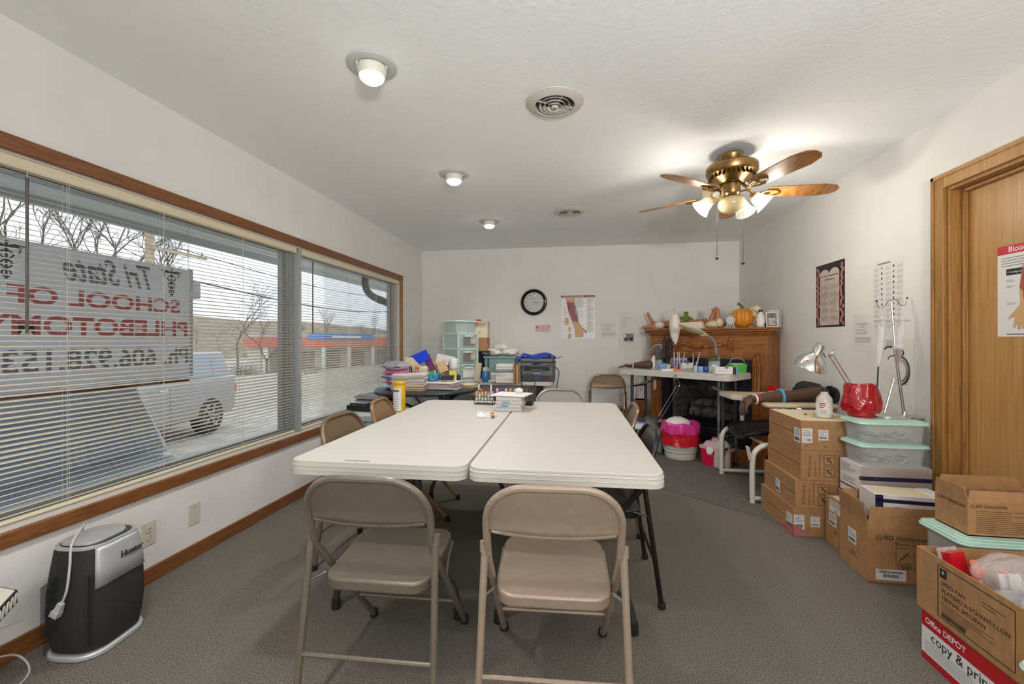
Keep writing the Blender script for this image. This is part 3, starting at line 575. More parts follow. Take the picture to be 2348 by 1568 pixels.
for (px,py,Z,h,sd,lb) in ((30,700,19,11,5,'tall bare tree behind the sign, at the far left of the window'),(235,720,16,10,8,'bare tree with a leaning forked trunk behind the middle of the sign'),(395,740,22,9,12,'bare tree behind the right end of the sign'),(545,800,24,6.5,21,'spreading bare tree in the open right of the sign'),(610,800,34,7,33,'bare tree farther off, left of the window mullion'),(745,790,60,9,41,'distant bare tree above the red-roofed building, left'),(850,790,62,8,47,'distant bare tree above the red-roofed building, right')):
    p=D(px,py,Z); tree(lb,(p.x,p.y,ZG-.1 if Z<25 else -2.3),h,sd,5 if Z>30 else 6,.8 if px==545 else .6,.009 if px==545 else .015)
p=D(343,779,15); t=thing('utility_pole','pale wooden utility pole with crossarms behind the sign','utility pole',(p.x,p.y,ZG-.2))
b=MB(); b.tube([(0,0,0),(0,0,9)],[.16,.11],'pole_wood',12); b.build('pole',t)
for z in (6.1,5.2):
    b=MB(); b.box((.3,.9,z),(.09,2.2,.1),'pole_wood'); b.build('crossarm',t)
    for y in (-.1,.5,1.2,1.8):
        b=MB(); b.lathe([(.02,0),(.04,.04),(.03,.1),(.04,.14),(.01,.18)],'lightgrey',10,(.3,y,z+.05)); b.build('insulator',t)
b=MB(); b.lathe([(.18,0),(.2,.05),(.2,.55),(.16,.62)],'grey',16,(.35,1.4,3.6)); b.build('transformer',t)
top=Vector((p.x,p.y,ZG-.2))
for i,(z,y,e,r_) in enumerate(((6.3,.0,(1000,640,40),.014),(6.3,1.8,(1000,655,40),.014),(5.4,.3,(1000,676,40),.016),(4.3,1.0,(990,700,40),.03))):
    a=top+Vector((.3,y,z)); q=D(*e); pts=[a.lerp(q,k/14)-Vector((0,0,.9*math.sin(PI*k/14))) for k in range(15)]; b=MB(); b.tube(pts,r_,'wire',5); solo(b,'power_line',('topmost overhead power line','second overhead power line from the top','third overhead power line from the top','thick lowest overhead cable')[i]+' running right from the utility pole','power line',group='overhead lines')
mat('red_fascia',(214,112,92),.6); mat('bldg',(214,208,196),.8); mat('bldg_dark',(150,142,132),.6); mat('sign_blue',(70,130,200),.5)
p=D(800,838,40); t=thing('shop_building','low shop with a red roof band and white columns across the road','building',(p.x,p.y,-2.05),R(50))
dx=Vector((1,0,0)); L_=14
b=MB(); b.bx(-L_/2,L_/2,.9,6,0,2.7,'bldg'); b.build('wall',t)
b=MB(); b.bx(-L_/2-.4,L_/2+.4,-.2,6.2,2.65,3.5,'red_fascia'); b.bx(-L_/2-.2,L_/2+.2,0,6,3.5,3.75,'lightgrey'); b.build('roof',t,bev=.03)
for k in range(7):
    x=-L_/2+.2+k*(L_-.4)/6; b=MB(); b.bx(x-.16,x+.16,-.1,.2,0,2.65,'white'); b.build('column',t)
    if k<6:
        b=MB(); b.bx(x+.5,x+1.8,.86,.92,.6,2.3,'bldg_dark'); b.build('shop_window',t)
b=MB(); b.bx(-3.6,2.2,-.3,-.2,3.3,3.85,'sign_blue'); b.bx(-1.6,1.0,-.32,-.3,3.42,3.66,'white'); b.build('roof_sign',t)
mat('shrub',(150,150,128),1.,c2=(112,110,92),vs=4)
rg=random.Random(9)
for i,(px,py,Z) in enumerate(((470,815,36),(560,818,34),(650,806,44),(720,842,30))):
    p=D(px,py,Z); b=MB()
    for k in range(150): 
        a=rg.uniform(0,2*PI); e=rg.uniform(.2,1.4); d_=Vector((math.cos(a)*math.cos(e),math.sin(a)*math.cos(e),math.sin(e))); b.tube([Vector((0,0,0)),d_*.8,d_*1.5+Vector((rg.uniform(-.3,.3),rg.uniform(-.3,.3),0))],[.02,.015,.005],'shrub',4,caps=False)
    solo(b,'bare_shrub',('leftmost twiggy shrub across the gravel lot','second twiggy shrub from the left across the lot','third twiggy shrub from the left, near the mullion','twiggy shrub in front of the red-roofed building')[i],'shrub',(p.x,p.y,-2.0),group='bare shrubs across the lot')
for i,(px,py,Z) in enumerate(((450,770,75),(500,768,80),(560,765,70),(620,768,82),(665,760,76),(720,755,85),(790,752,80),(870,756,78))):
    p=D(px,py,Z); tree(('leftmost','second','third','fourth','fifth','sixth','seventh','rightmost')[i]+' of the faint bare trees along the far hillside, counted from the left',(p.x,p.y,-1.5),6.5,100+i,5,.7,.008,'hillside trees')
# ================= things on the walls =================
mat('poster_maroon',(120,30,44),.4); mat('poster_red',(190,32,52),.4); mat('poster_white',(226,224,222),.35); mat('arm_tan',(206,164,112),.5); mat('arm_red',(170,84,72),.5); mat('vein',(112,70,104),.5); mat('arm_edge',(110,74,50),.6); mat('pink_paper',(226,182,188),.7); mat('pale_paper',(222,220,216),.8); mat('palegrey',(176,174,172),.8)
def flat(b,pts,z,mt,o,u,v,n): b.poly([Vector(o)+Vector(u)*a+Vector(v)*c+Vector(n)*z for a,c in pts],mt)
# clock
t=thing('wall_clock','round black wall clock with white face','clock',(-.598,YB,1.731))
Mx=Matrix.Rotation(R(90),4,'X')
b=MB(); b.lathe([(.132,.012),(.138,.03),(.15,.04),(.166,.036),(.176,.018),(.177,0)],'black_gloss',48,M=Mx,cap=False); b.build('rim',t)
b=MB(); b.lathe([(.135,.012),(.001,.012)],'offwhite',48,M=Mx,cap=False); U=(1,0,0);V=(0,0,1)
for k in range(1,13):
    a=R(90-30*k); b.text(str(k),(.107*math.cos(a),-.0132,.107*math.sin(a)-.011),U,V,.032,'ink')
for k in range(60):
    a=R(6*k); b.box((.126*math.cos(a),-.0128,.126*math.sin(a)),(.006,.0006,.0012),'ink',(0,-a,0))
b.text('SHARP',(0,-.0132,.045),U,V,.016,'ink',bold=.01); b.build('dial',t)
for nm,L_,w,a,mm in (('hour_hand',.07,.006,-8,'ink'),('minute_hand',.085,.0045,-5,'ink'),('second_hand',.1,.0014,-47,'ink')):
    b=MB(); c_,s_=math.cos(R(a)),math.sin(R(a)); b.box(((L_/2-.015)*c_,-.0175 if nm!='second_hand' else -.02,(L_/2-.015)*s_),(L_,.001,w),mm,(0,-R(a),0)); b.build(nm,t)
b=MB(); b.lathe([(.136,.022),(.07,.024),(.001,.0245)],'clear',40,M=Mx,cap=False); b.build('glass_cover',t)
def forearm(b,o,u,v,n,w,h,flip=1):
    P=lambda pts,z,mt: flat(b,[(a*w*flip,c*h) for a,c in pts],z,mt,o,u,v,n)
    P([(-.36,.47),(-.10,.47),(-.06,.15),(.05,-.18),(.10,-.24),(.24,-.34),(.27,-.40),(.22,-.40),(.14,-.35),(.16,-.43),(.15,-.5),(-.08,-.5),(-.09,-.30),(-.20,-.06),(-.28,.12)],.0012,'arm_edge')
    P([(-.35,.468),(-.11,.468),(-.07,.15),(.04,-.18),(.09,-.245),(.22,-.345),(.255,-.395),(.22,-.392),(.13,-.34),(.15,-.43),(.14,-.497),(-.07,-.497),(-.08,-.30),(-.19,-.06),(-.27,.12)],.0016,'arm_tan')
    P([(-.33,.36),(-.27,.40),(-.2,.36),(-.14,.38),(-.09,.14),(-.01,-.1),(-.02,-.14),(-.08,-.06),(-.12,-.12),(-.19,0),(-.27,.14)],.002,'arm_red')
    for k in range(7):
        x=-.31+.032*k; P([(x,.34-.02*(k%3)),(x+.012,.34),(x+.05+.012*k,.12),(x+.12,-.02),(x+.16-.01*k,-.13),(x+.148-.01*k,-.13),(x+.105,-.02),(x+.035+.012*k,.12)],.0024,'vein')
def small_hand(b,o,u,v,n,s,rot=0):
    c_,s_=math.cos(rot),math.sin(rot); T=lambda a,c:((a*c_-c*s_)*s,(a*s_+c*c_)*s)
    flat(b,[T(*p) for p in ((-.2,-.5),(.2,-.5),(.26,-.05),(.5,.12),(.46,.2),(.26,.12),(.26,.42),(.16,.44),(.13,.16),(.11,.5),(0,.5),(-.01,.16),(-.06,.46),(-.16,.44),(-.14,.12),(-.22,.34),(-.3,.3),(-.26,-.05))],.0018,'arm_tan',o,u,v,n)
# blood collection poster on the far wall
w,h=.44,.566; o=Vector((-.015,YB,1.53)); n=(0,-1,0)
t=thing('anatomy_poster','Blood Collection poster with a large forearm, on the far wall','poster',o)
b=MB(); b.bx(-w/2,w/2,-.0008,0,-h/2,h/2,'poster_white'); O=(0,-.0006,0)
flat(b,[(-w/2,h/2-.028),(w/2,h/2-.028),(w/2,h/2),(-w/2,h/2)],.0006,'poster_maroon',O,U,V,n)
b.text('BLOOD COLLECTION SITES',(-w/2+.02,-.002,h/2-.022),U,V,.022,'white','LEFT',bold=.01); b.text('and vein locations',(w/2-.02,-.002,h/2-.02),U,V,.012,'white','RIGHT')
forearm(b,O,U,V,n,.44,.53)
for k,(a0,a1,b0,b1,q) in enumerate(((-.02,.09,.17,.245,9),(-.02,.09,.14,.165,3),(.115,.205,.17,.245,10),(.115,.205,.07,.16,11),(.115,.205,-.04,.06,12),(.115,.205,-.2,-.05,16))): b.lines((0,-.0022,0),U,V,a0,a1,b0,b1,q,'inkgrey',.3)
for x,z in ((-.19,.12),(-.185,.08),(-.185,.055),(-.18,.02),(.015,.13),(.03,.07),(.035,.03),(.03,-.005),(.05,-.11)): b.rect((0,-.0023,0),U,V,x,x+.03,z,z+.004,'ink')
small_hand(b,(-.145,-.0015,-.06),U,V,n,.1,PI); small_hand(b,(-.11,-.0015,-.25),U,V,n,.075,0); flat(b,[(-.02,-.03),(.01,-.03),(.022,.0),(.01,.03),(-.012,.03)],.002,'arm_tan',(-.11,-.0015,-.16),U,V,n)
b.build('sheet',t)
def sheet(name,label,cat,o,u,n,w,h,mt,content,group=None):
    b=MB(); u=Vector(u); n=Vector(n); V=Vector((0,0,1)); o=Vector(o)
    c8=[o+u*a+V*c+n*d for d in (.0,.0009) for a,c in ((-w/2,-h/2),(w/2,-h/2),(w/2,h/2),(-w/2,h/2))]
    b.add(c8,[(0,1,2,3),(4,5,6,7),(0,1,5,4),(1,2,6,5),(2,3,7,6),(3,0,4,7)],mt); content(b,o+n*.0014,u,V,n); return solo(b,name,label,cat,group=group)
def c_pink(b,o,u,v,n):
    b.rect(o,u,v,-.09,-.065,.0,.03,'inkgrey'); b.rect(o,u,v,.06,.09,.022,.032,'inkgrey'); b.lines(o,u,v,-.05,.05,-.04,.035,5,'palegrey',.25)
sheet('paper_slip','small pink printed slip on the far wall under the clock','paper',(-.476,YB,1.381),(1,0,0),(0,-1,0),.205,.094,'pink_paper',c_pink)
def c_n(b,o,u,v,n):
    b.fit('PATIENT EMERGENCY',o+v*.062,u,v,.13,.011,'inkgrey'); b.fit('SIGNALS',o+v*.042,u,v,.055,.01,'inkgrey'); b.text('1. PATIENT NAME',o-u*.085+v*.012,u,v,.015,'inkgrey','LEFT'); b.text('2. PULL NO NUMBER',o-u*.085-v*.008,u,v,.015,'inkgrey','LEFT'); b.lines(o,u,v,-.085,.09,-.07,-.03,3,'inkgrey',.3)
sheet('notice','white notice beside the forearm poster on the far wall','notice',(.373,YB,1.355),(1,0,0),(0,-1,0),.2,.216,'pale_paper',c_n)
def c_n2(b,o,u,v,n):
    b.lines(o,u,v,-.06,.06,.165,.18,1,'inkgrey',.3); b.lines(o,u,v,-.075,.0,.05,.15,9,'palegrey',.3); b.rect(o,u,v,-.045,.08,-.13,-.03,'inkgrey'); b.rect(o+n*.0004,u,v,-.04,-.015,-.075,-.04,'white'); b.rect(o+n*.0004,u,v,.03,.072,-.115,-.08,'ink'); b.rect(o+n*.0004,u,v,-.03,.01,-.12,-.085,'dark'); b.lines(o,u,v,-.02,.06,-.155,-.135,1,'palegrey',.3)
sheet('notice','tall white notice with a dark printed photo on the far wall','notice',(.613,YB,1.34),(1,0,0),(0,-1,0),.215,.49,'pale_paper',c_n2)
# right wall
UR=(0,-1,0); NR=(-1,0,0)
mat('parch',(206,190,178),.6,c2=(190,170,164),vs=6); mat('floral',(206,140,120),.6,c2=(150,90,110),vs=60)
def c_ten(b,o,u,v,n):
    w,h=.4,.51
    for sg in (-1,1):
        for k in range(22): b.ell(o+u*(sg*.165+rnd.uniform(-.018,.018))+v*(-.23+k*.0215)+n*.001,(.001,.014,.016),'floral',8,6)
    pts=[(-.135,-.24),(.135,-.24),(.135,.17)]+[(.068+.067*math.cos(R(a)),.17+.04*math.sin(R(a))) for a in range(0,181,20)]+[(-.068+.067*math.cos(R(a)),.17+.04*math.sin(R(a))) for a in range(0,181,20)]+[(-.135,.17)]
    flat(b,pts,.002,'parch',o,u,v,n)
    q=o+n*.0026; b.text('The Ten Commandments',q+v*.148,u,v,.024,'ink',shear=.15,bold=.01); b.text('of Phlebotomy',q+v*.118,u,v,.024,'ink',shear=.15,bold=.01)
    for i in range(5):
        for j,x in enumerate((-.065,.065)):
            y=.085-i*.062; b.text(('I','II','III','IV','V','VI','VII','VIII','IX','X')[i+5*j],q+u*x+v*y,u,v,.016,'ink'); b.lines(q,u,v,x-.055,x+.058,y-.042,y-.004,5,'inkgrey',.35)
sheet('commandments_poster','black-bordered Ten Commandments of Phlebotomy poster on the right wall','poster',(XR,3.816,1.587),UR,NR,.4,.51,'black',c_ten)
def c_chart(b,o,u,v,n):
    b.rect(o,u,v,-.1,.02,.225,.235,'inkgrey')
    for i in range(12):
        y=.2-.034*i
        for x in (-.12,.0,.1): b.lines(o,u,v,x-.02,x+.03,y-.018,y+.004,3,'palegrey',.4)
        for x in (-.06,.05): b.ell(o+u*x+v*y,(.002,.006,.009),'ink' if (i+int(x*100))%3 else 'inkgrey',8,6)
sheet('wall_chart','pale chart with columns of small dark tubes above the drip stand','chart',(XR,3.15,1.5),UR,NR,.27,.5,'pale_paper',c_chart)
sheet('notice','white notice on the right wall between the poster and the drip stand','notice',(XR,3.41,1.28),UR,NR,.22,.26,'pale_paper',c_n)
def c_gauge(b,o,u,v,n):
    o=o+v*.05
    b.tube([o+u*(.03+.075*math.cos(R(a)))+v*(-.07+.085*math.sin(R(a)))+n*.002 for a in range(-80,100,12)],.005,'dark',6); b.tube([o+u*(.03+.055*math.cos(R(a)))+v*(-.07+.065*math.sin(R(a)))+n*.002 for a in range(-80,100,12)],.003,'inkgrey',6); b.tube([o+u*(.04+.016*math.cos(R(a)))+v*(.04+.018*math.sin(R(a)))+n*.002 for a in range(0,360,30)],.003,'dark',6,closed=True)
    b.rect(o,u,v,-.1,-.04,.07,.12,'lightgrey'); b.tube([o+u*-.11+v*.06+n*.002,o+u*-.09+v*.075+n*.002,o+u*-.04+v*.075+n*.002],.004,'dark',6); b.lines(o,u,v,-.06,.1,-.16,-.13,2,'palegrey',.3)
sheet('wall_chart','pale sheet with a curved dark gauge drawing behind the drip stand','chart',(XR,3.07,1.06),UR,NR,.3,.36,'pale_paper',c_gauge)
# poster on the door
xd=XR+.077; p0=PX(2288,568,xd); p1=PX(2283,772,xd); w,h=.47,p0.z-p1.z; o=Vector((xd,p0.y-w/2,(p0.z+p1.z)/2))
def c_door(b,o,u,v,n):
    b.rect(o,u,v,-w/2,w/2,h/2-.042,h/2,'poster_red'); b.text('Blood Collection',o+n*.0006-u*(w/2-.055)+v*(h/2-.033),u,v,.038,'white','LEFT',bold=.012); b.lines(o,u,v,-w/2+.02,w/2-.02,h/2-.105,h/2-.055,4,'inkgrey',.3)
    o=o+v*.01
    b.rect(o+n*.0004,u,v,-.19,-.09,h/2-.155,h/2-.125,'black'); b.text('H Configuration',o+n*.001+u*-.14+v*(h/2-.145),u,v,.013,'white')
    v=Vector(v)*.84; P=lambda pts,z,mt: flat(b,pts,z,mt,o,u,v,n)
    P([(-.11,.13),(.0,.13),(.02,.05),(-.07,-.09),(-.09,-.11),(-.085,-.2),(-.095,-.225),(-.1,-.19),(-.105,-.23),(-.115,-.23),(-.117,-.19),(-.125,-.235),(-.135,-.235),(-.133,-.19),(-.148,-.225),(-.156,-.22),(-.146,-.16),(-.165,-.165),(-.178,-.175),(-.18,-.168),(-.15,-.13),(-.12,-.09),(-.125,.0)],.0008,'arm_tan')
    P([(-.11,.115),(-.02,.125),(-.01,.05),(-.06,.0),(-.1,-.03),(-.125,.0)],.0012,'arm_red')
    for k in range(5): P([(-.105+.018*k,.11),(-.1+.018*k,.11),(-.085+.01*k,.0),(-.1+.012*k,-.06),(-.106+.012*k,-.06)],.0016,'vein')
    P([(-.03,-.05),(.02,-.02),(.03,-.14),(-.03,-.12)],.001,'vein')
    for y in (.09,.05,.015,-.08): b.lines(o,u,v,-.19,-.14,y-.012,y+.004,2,'inkgrey',.35)
    b.lines(o,u,v,-.19,-.08,-.265,-.255,1,'ink',.5); b.lines(o,u,v,.0,.2,-.24,-.18,5,'inkgrey',.3)
sheet('anatomy_poster','Blood Collection poster hanging on the oak door','poster',o,UR,NR,w,h,'poster_white',c_door)
# ================= corner fireplace =================
FP=Vector((1.79,4.51,0)); FN=Vector((-.70711,-.70711,0)); FX=Vector((-.70711,.70711,0)); FR=R(135)
def FPL(px,py,yl):
    X=(px-CX)/F; d=Vector((X*_c-_s,X*_s+_c,0)); Z=(FP.dot(FN)+yl)/d.dot(FN); return D(px,py,Z)
mat('fp_metal',(34,40,48),.35,metal=.4); mat('soot',(36,33,31),.95,c2=(20,18,17),vs=9,bump=.6,bs=30); mat('firebrick',(98,94,90),.95,c2=(70,66,62),vs=14,bump=.3,bs=60); mat('log',(132,126,118),.95,c2=(58,54,50),vs=16,bump=1.,bs=40,dist=.01)
W=1.32; HM=1.352
t=thing('fireplace','corner fireplace with carved oak mantel and black firebox','fireplace',FP,FR)
sh=[(-.05,.07),(W+.05,.07),(W+.05,-.16),(1.1,-.44),(.32,-.44),(-.05,-.16)]
b=MB(); b.prism(sh,HM-.02,HM,'fp_x'); b.build('mantel_shelf',t,bev=.006)
b=MB()
for z0,z1,o in ((HM-.042,HM-.02,.055),(HM-.062,HM-.042,.034),(HM-.078,HM-.062,.014)): b.bx(-o,W+o,-.15,o,z0,z1,'fp_x')
b.build('crown_moulding',t,bev=.008,seg=3)
b=MB(); b.bx(.0,W,-.06,0,1.10,HM-.07,'fp_x'); b.build('frieze',t)
b=MB(); zc=1.20
for sx in (-1,1):
    b.ell((W/2+sx*.3,.012,zc+.03),(.028,.014,.03),'fp_z',12,8)
    for k in range(4): b.tube(bez([(W/2+sx*.3,.008,zc+.01),(W/2+sx*(.3+.02*(k-1.5)),.014,zc-.02-.01*k),(W/2+sx*(.29+.014*(k-1.5)),.008,zc-.07)],4),.007,'fp_z',6)
    for k in range(9):
        x=.28-.28*k/8; b.ell((W/2+sx*x,.006,zc-.0-.045*math.sin(k/8*PI/2)),(.03,.022,.021),'fp_z',10,6,Matrix.Rotation(R(25*(-1)**k),4,'Y'))
b.build('carved_garland',t)
for nm,x0,x1 in (('right',0,.15),('left',W-.15,W)):
    b=MB(); b.bx(x0,x1,-.06,0,.12,1.10,'fp_z')
    for k in range(3): xx=x0+.034+.041*k; b.tube([(xx,.001,.2),(xx,.001,1.0)],.012,'fp_z',8)
    b.build('pilaster',t,bev=.003)
    b=MB(); b.bx(x0-.008,x1+.008,-.06,.016,.10,.19,'fp_z'); b.build('pilaster_base',t,bev=.005)
b=MB()
for o,e in ((.0,.022),(.022,.034),(.04,.02)):
    b.bx(.075+o,W-.075-o,0,e,1.075-o,1.097-o,'fp_x'); b.bx(.075+o,.097+o,0,e,.19,1.097-o,'fp_z'); b.bx(W-.097-o,W-.075-o,0,e,.19,1.097-o,'fp_z')
b.build('moulding_frame',t,bev=.004)
for x0,x1 in ((-.004,.016),(W-.016,W+.004)):
    b=MB(); b.bx(x0,x1,-.245 if x0<.1 else -.3,-.002,.0,HM-.075,'fp_z'); b.build('side_panel',t)
b=MB(); b.bx(.15,.26,-.05,.004,.13,1.03,'fp_metal').bx(W-.26,W-.15,-.05,.004,.13,1.03,'fp_metal').bx(.26,W-.26,-.05,.004,.86,1.03,'fp_metal').bx(.26,W-.26,-.05,.004,.13,.31,'fp_metal')
b.build('metal_surround',t)
b=MB()
for k in range(5): b.box((W/2,.008,.15+k*.033),(.76,.008,.022),'fp_metal',(R(25),0,0))
b.ell((.38,.02,.235),.012,'steel',10,6)
b.build('louvre_grille',t)
b=MB(); b.bx(.26,W-.26,-.44,-.40,.3,.88,'firebrick'); b.bx(.262,.3,-.4,-.05,.3,.88,'firebrick').bx(W-.3,W-.262,-.4,-.05,.3,.88,'firebrick').bx(.26,W-.26,-.4,-.05,.28,.31,'soot').bx(.26,W-.26,-.4,-.05,.86,.88,'soot')
for z in (.39,.47,.55,.63,.71,.79): b.bx(.27,W-.27,-.401,-.399,z,z+.006,'soot'); b.bx(.299,.3015,-.39,-.06,z,z+.006,'soot'); b.bx(W-.3015,W-.299,-.39,-.06,z,z+.006,'soot')
b.build('firebox',t)
rg=random.Random(4)
for k,(x,y,z,L_,a,r_) in enumerate(((.66,-.2,.41,.5,4,.055),(.62,-.3,.43,.46,-8,.06),(.52,-.22,.51,.3,28,.045),(.78,-.24,.52,.32,-25,.048))):
    b=MB(); u=Vector((math.cos(R(a)),0,math.sin(R(a))*.5)); P=[Vector((x,y,z))+u*(q-.5)*L_+Vector((0,rg.uniform(-.008,.008),rg.uniform(-.008,.008))) for q in (0,.2,.4,.6,.8,1)]
    b.tube(P,[r_*rg.uniform(.85,1.1) for _ in P],'log',10); b.build('log',t)
b=MB()
for k in range(7): x=.4+k*.085; b.tube([(x,-.1,.42),(x,-.1,.35),(x,-.36,.35)],.007,'black',6)
b.cyl((.38,-.1,.35),(.94,-.1,.35),.008,'black',n=6); b.cyl((.38,-.34,.35),(.94,-.34,.35),.008,'black',n=6)
for x in (.42,.9): b.cyl((x,-.1,.35),(x,-.1,.31),.008,'black',n=6)
b.build('grate',t)
b=MB(); b.bx(-.004,W+.004,-.22,.05,.0,.13,'fp_x'); b.build('hearth_base',t,bev=.006)
# ---- skinned figures ----
def skin(name,V,E,mt,par=None,sub=2):
    me=bpy.data.meshes.new(name); me.from_pydata([v[:3] for v in V],E,[]); o=bpy.data.objects.new(name,me); COL.objects.link(o); me.materials.append(MATS[mt])
    if par: o.parent=par
    sm=o.modifiers.new('skin','SKIN'); sm.use_smooth_shade=True
    for i,v in enumerate(V): sk=me.skin_vertices[0].data[i]; sk.radius=(v[3],v[4] if len(v)>4 else v[3]); sk.use_root=(i==0)
    s=o.modifiers.new('sub','SUBSURF'); s.levels=sub; s.render_levels=sub
    return o
ch=lambda n,s=0: [(s+i,s+i+1) for i in range(n-1)]
MT=lambda px,py,yl=-.08: FPL(px,py,yl)
def at(p): return (p.x,p.y,HM)
# doll with legs in the air at the left end
p=MT(1507,757); t=thing('baby_doll','bare-legged baby doll lying on the left end of the mantel, one leg stretched out','doll',at(p),FR-PI,group='baby dolls on the mantel')
V=[(.06,.06,.06,.05),(.03,.03,.06,.055),(-.03,0,.07,.035),(-.07,-.01,.10,.024),(-.10,-.02,.16,.02),(-.115,-.02,.2,.017),(-.11,-.05,.205,.014),(-.04,-.04,.04,.034),(-.09,-.06,.035,.026),(-.14,-.07,.02,.02),(-.155,-.08,.045,.014),(.16,.09,.06,.06),(.22,.1,.06,.02),(.27,.1,.065,.05)]
skin('body',V,[(0,1),(1,2),(2,3),(3,4),(4,5),(5,6),(1,7),(7,8),(8,9),(9,10),(0,11),(11,12),(12,13)],'skin_doll',t)
b=MB(); b.ell((.02,.02,.052),(.075,.065,.05),'offwhite',16,10,jit=.04,rg=rnd); b.build('diaper',t)
# basket with two dolls and green vase
mat('wicker',(232,228,218),.7,bump=.5,bs=120); mat('green_glaze',(86,112,40),.3,var=.5,vs=60)
p=MT(1577,757,-.1); t=thing('wicker_basket','low white wicker basket on the mantel','basket',at(p),FR-PI)
b=MB(); w,d,h=.4,.15,.075; o_=rrect(w,d,.02,3); i_=rrect(w-.014,d-.014,.014,3)
def tray(b,w,d,h,th,mt,r=.02,z0=0.,flare=1.):
    o=rrect(w,d,r,4); o2=[(x*flare,y*flare) for x,y in o]; i2=[(x-(th if x>0 else -th),y-(th if y>0 else -th)) for x,y in o2]; i1=[(x-(th if x>0 else -th),y-(th if y>0 else -th)) for x,y in o]; n=len(o)
    vs=[(x,y,z0) for x,y in o]+[(x,y,z0+h) for x,y in o2]+[(x,y,z0+h) for x,y in i2]+[(x,y,z0+th) for x,y in i1]
    b.add(vs,[tuple(range(n))[::-1]]+[(k*n+i,k*n+(i+1)%n,(k+1)*n+(i+1)%n,(k+1)*n+i) for k in range(3) for i in range(n)]+[tuple(range(3*n,4*n))],mt)
tray(b,w,d,h,.007,'wicker'); 
for k in range(27):
    x=-w/2+.012+k*.0146
    for z in (.015,.035,.055): b.box((x,-d/2-.001,z+.004*(k%2)),(.008,.004,.012),'wicker')
b.build('basket_body',t)
for i,(px,lb) in enumerate(((1552,'brown doll lying face down in the left of the white basket'),(1602,'brown doll lying face up in the right of the white basket'))):
    q=MT(px,757,-.1); t=thing('baby_doll',lb,'doll',(q.x,q.y,HM+.012),FR-PI,group='baby dolls on the mantel')
    V=[(-.05,0,.055,.04),(0,0,.06,.045),(.05,0,.06,.038),(.075,0,.066,.022),(.1,0,.075,.05),(-.08,.02,.05,.024),(.03,.045,.05,.018),(.0,.05,.03,.014)] if i else [(-.05,0,.05,.035),(.0,0,.07,.045),(.04,0,.075,.04),(.055,0,.09,.03),(.06,0,.105,.052),(-.08,.02,.045,.024),(.0,.045,.05,.018),(-.03,.05,.03,.014)]
    skin('body',V,[(0,1),(1,2),(2,3),(3,4),(0,5),(2,6),(6,7)],'skin_doll',t)
    b=MB(); hx,hz=(.1,.075) if i else (.06,.105)
    for s_ in (-1,1): b.ell((hx+s_*.02,-.045,hz+.012),(.007,.004,.008),'ink',8,6)
    b.ell((hx,-.052,hz+.002),(.008,.009,.007),'skin_doll',8,6); b.ell((hx,-.047,hz-.014),(.012,.004,.004),'arm_red',8,6); b.build('face',t)
p=MT(1573,757,-.26); t=thing('green_vase','speckled green glazed bottle vase behind the white basket','vase',at(p))
b=MB(); b.lathe([(.04,0),(.09,.04),(.1,.09),(.075,.135),(.032,.16),(.022,.18),(.026,.205),(.026,.21),(.015,.21),(.013,.18)],'green_glaze',24); b.build('body',t)
# doll with feet up
p=MT(1637,757,-.1); t=thing('baby_doll','baby doll with cream diaper and both feet raised, right of the white basket','doll',at(p),FR-PI,group='baby dolls on the mantel')
V=[(0,.02,.05,.055),(-.03,0,.05,.045),(-.02,-.02,.1,.034),(0,-.02,.15,.026),(.02,-.02,.19,.021),(.005,-.05,.21,.017),(.04,0,.06,.045),(.05,-.01,.11,.033),(.048,-.01,.16,.025),(.045,-.01,.2,.021),(.03,-.04,.225,.017),(.02,.12,.06,.06),(.03,.17,.07,.025),(.03,.21,.08,.05)]
skin('body',V,[(0,1),(1,2),(2,3),(3,4),(4,5),(0,6),(6,7),(7,8),(8,9),(9,10),(0,11),(11,12),(12,13)],'skin_doll',t)
b=MB(); b.ell((.0,.0,.045),(.09,.07,.045),'cream',16,10,jit=.05,rg=rnd); b.ell((.07,-.01,.06),(.04,.05,.05),'cream',12,8,jit=.06,rg=rnd); b.build('diaper',t)
# ribbon
p=MT(1675,757,-.0); t=thing('award_ribbon','white round award badge with purple ribbon tails in front of the pumpkin','ribbon',at(p),FR-PI)
M9=Matrix.Rotation(R(90),4,'X')
b=MB(); b.lathe([(.046,0),(.048,.004),(.001,.005)],'white',28,(0,0,.078),M9); b.lathe([(.041,.0052),(.036,.0058)],'navy',28,(0,0,.078),M9,cap=False); b.text('BEST',(0,-.0062,.081),UX,VZ,.018,'inkgrey',bold=.01); b.text('NURSE',(0,-.0062,.064),UX,VZ,.016,'inkgrey',bold=.01); b.build('rosette',t)
for s_ in (-1,1):
    b=MB(); b.prism([(s_*.004,.045),(s_*.034,.04),(s_*.044,.002),(s_*.03,.008),(s_*.018,.002)],.0,.002,'white','xz'); b.prism([(s_*.01,.04),(s_*.026,.038),(s_*.034,.008),(s_*.022,.008)],-.001,.0,'purple','xz'); b.build('ribbon_tail',t)
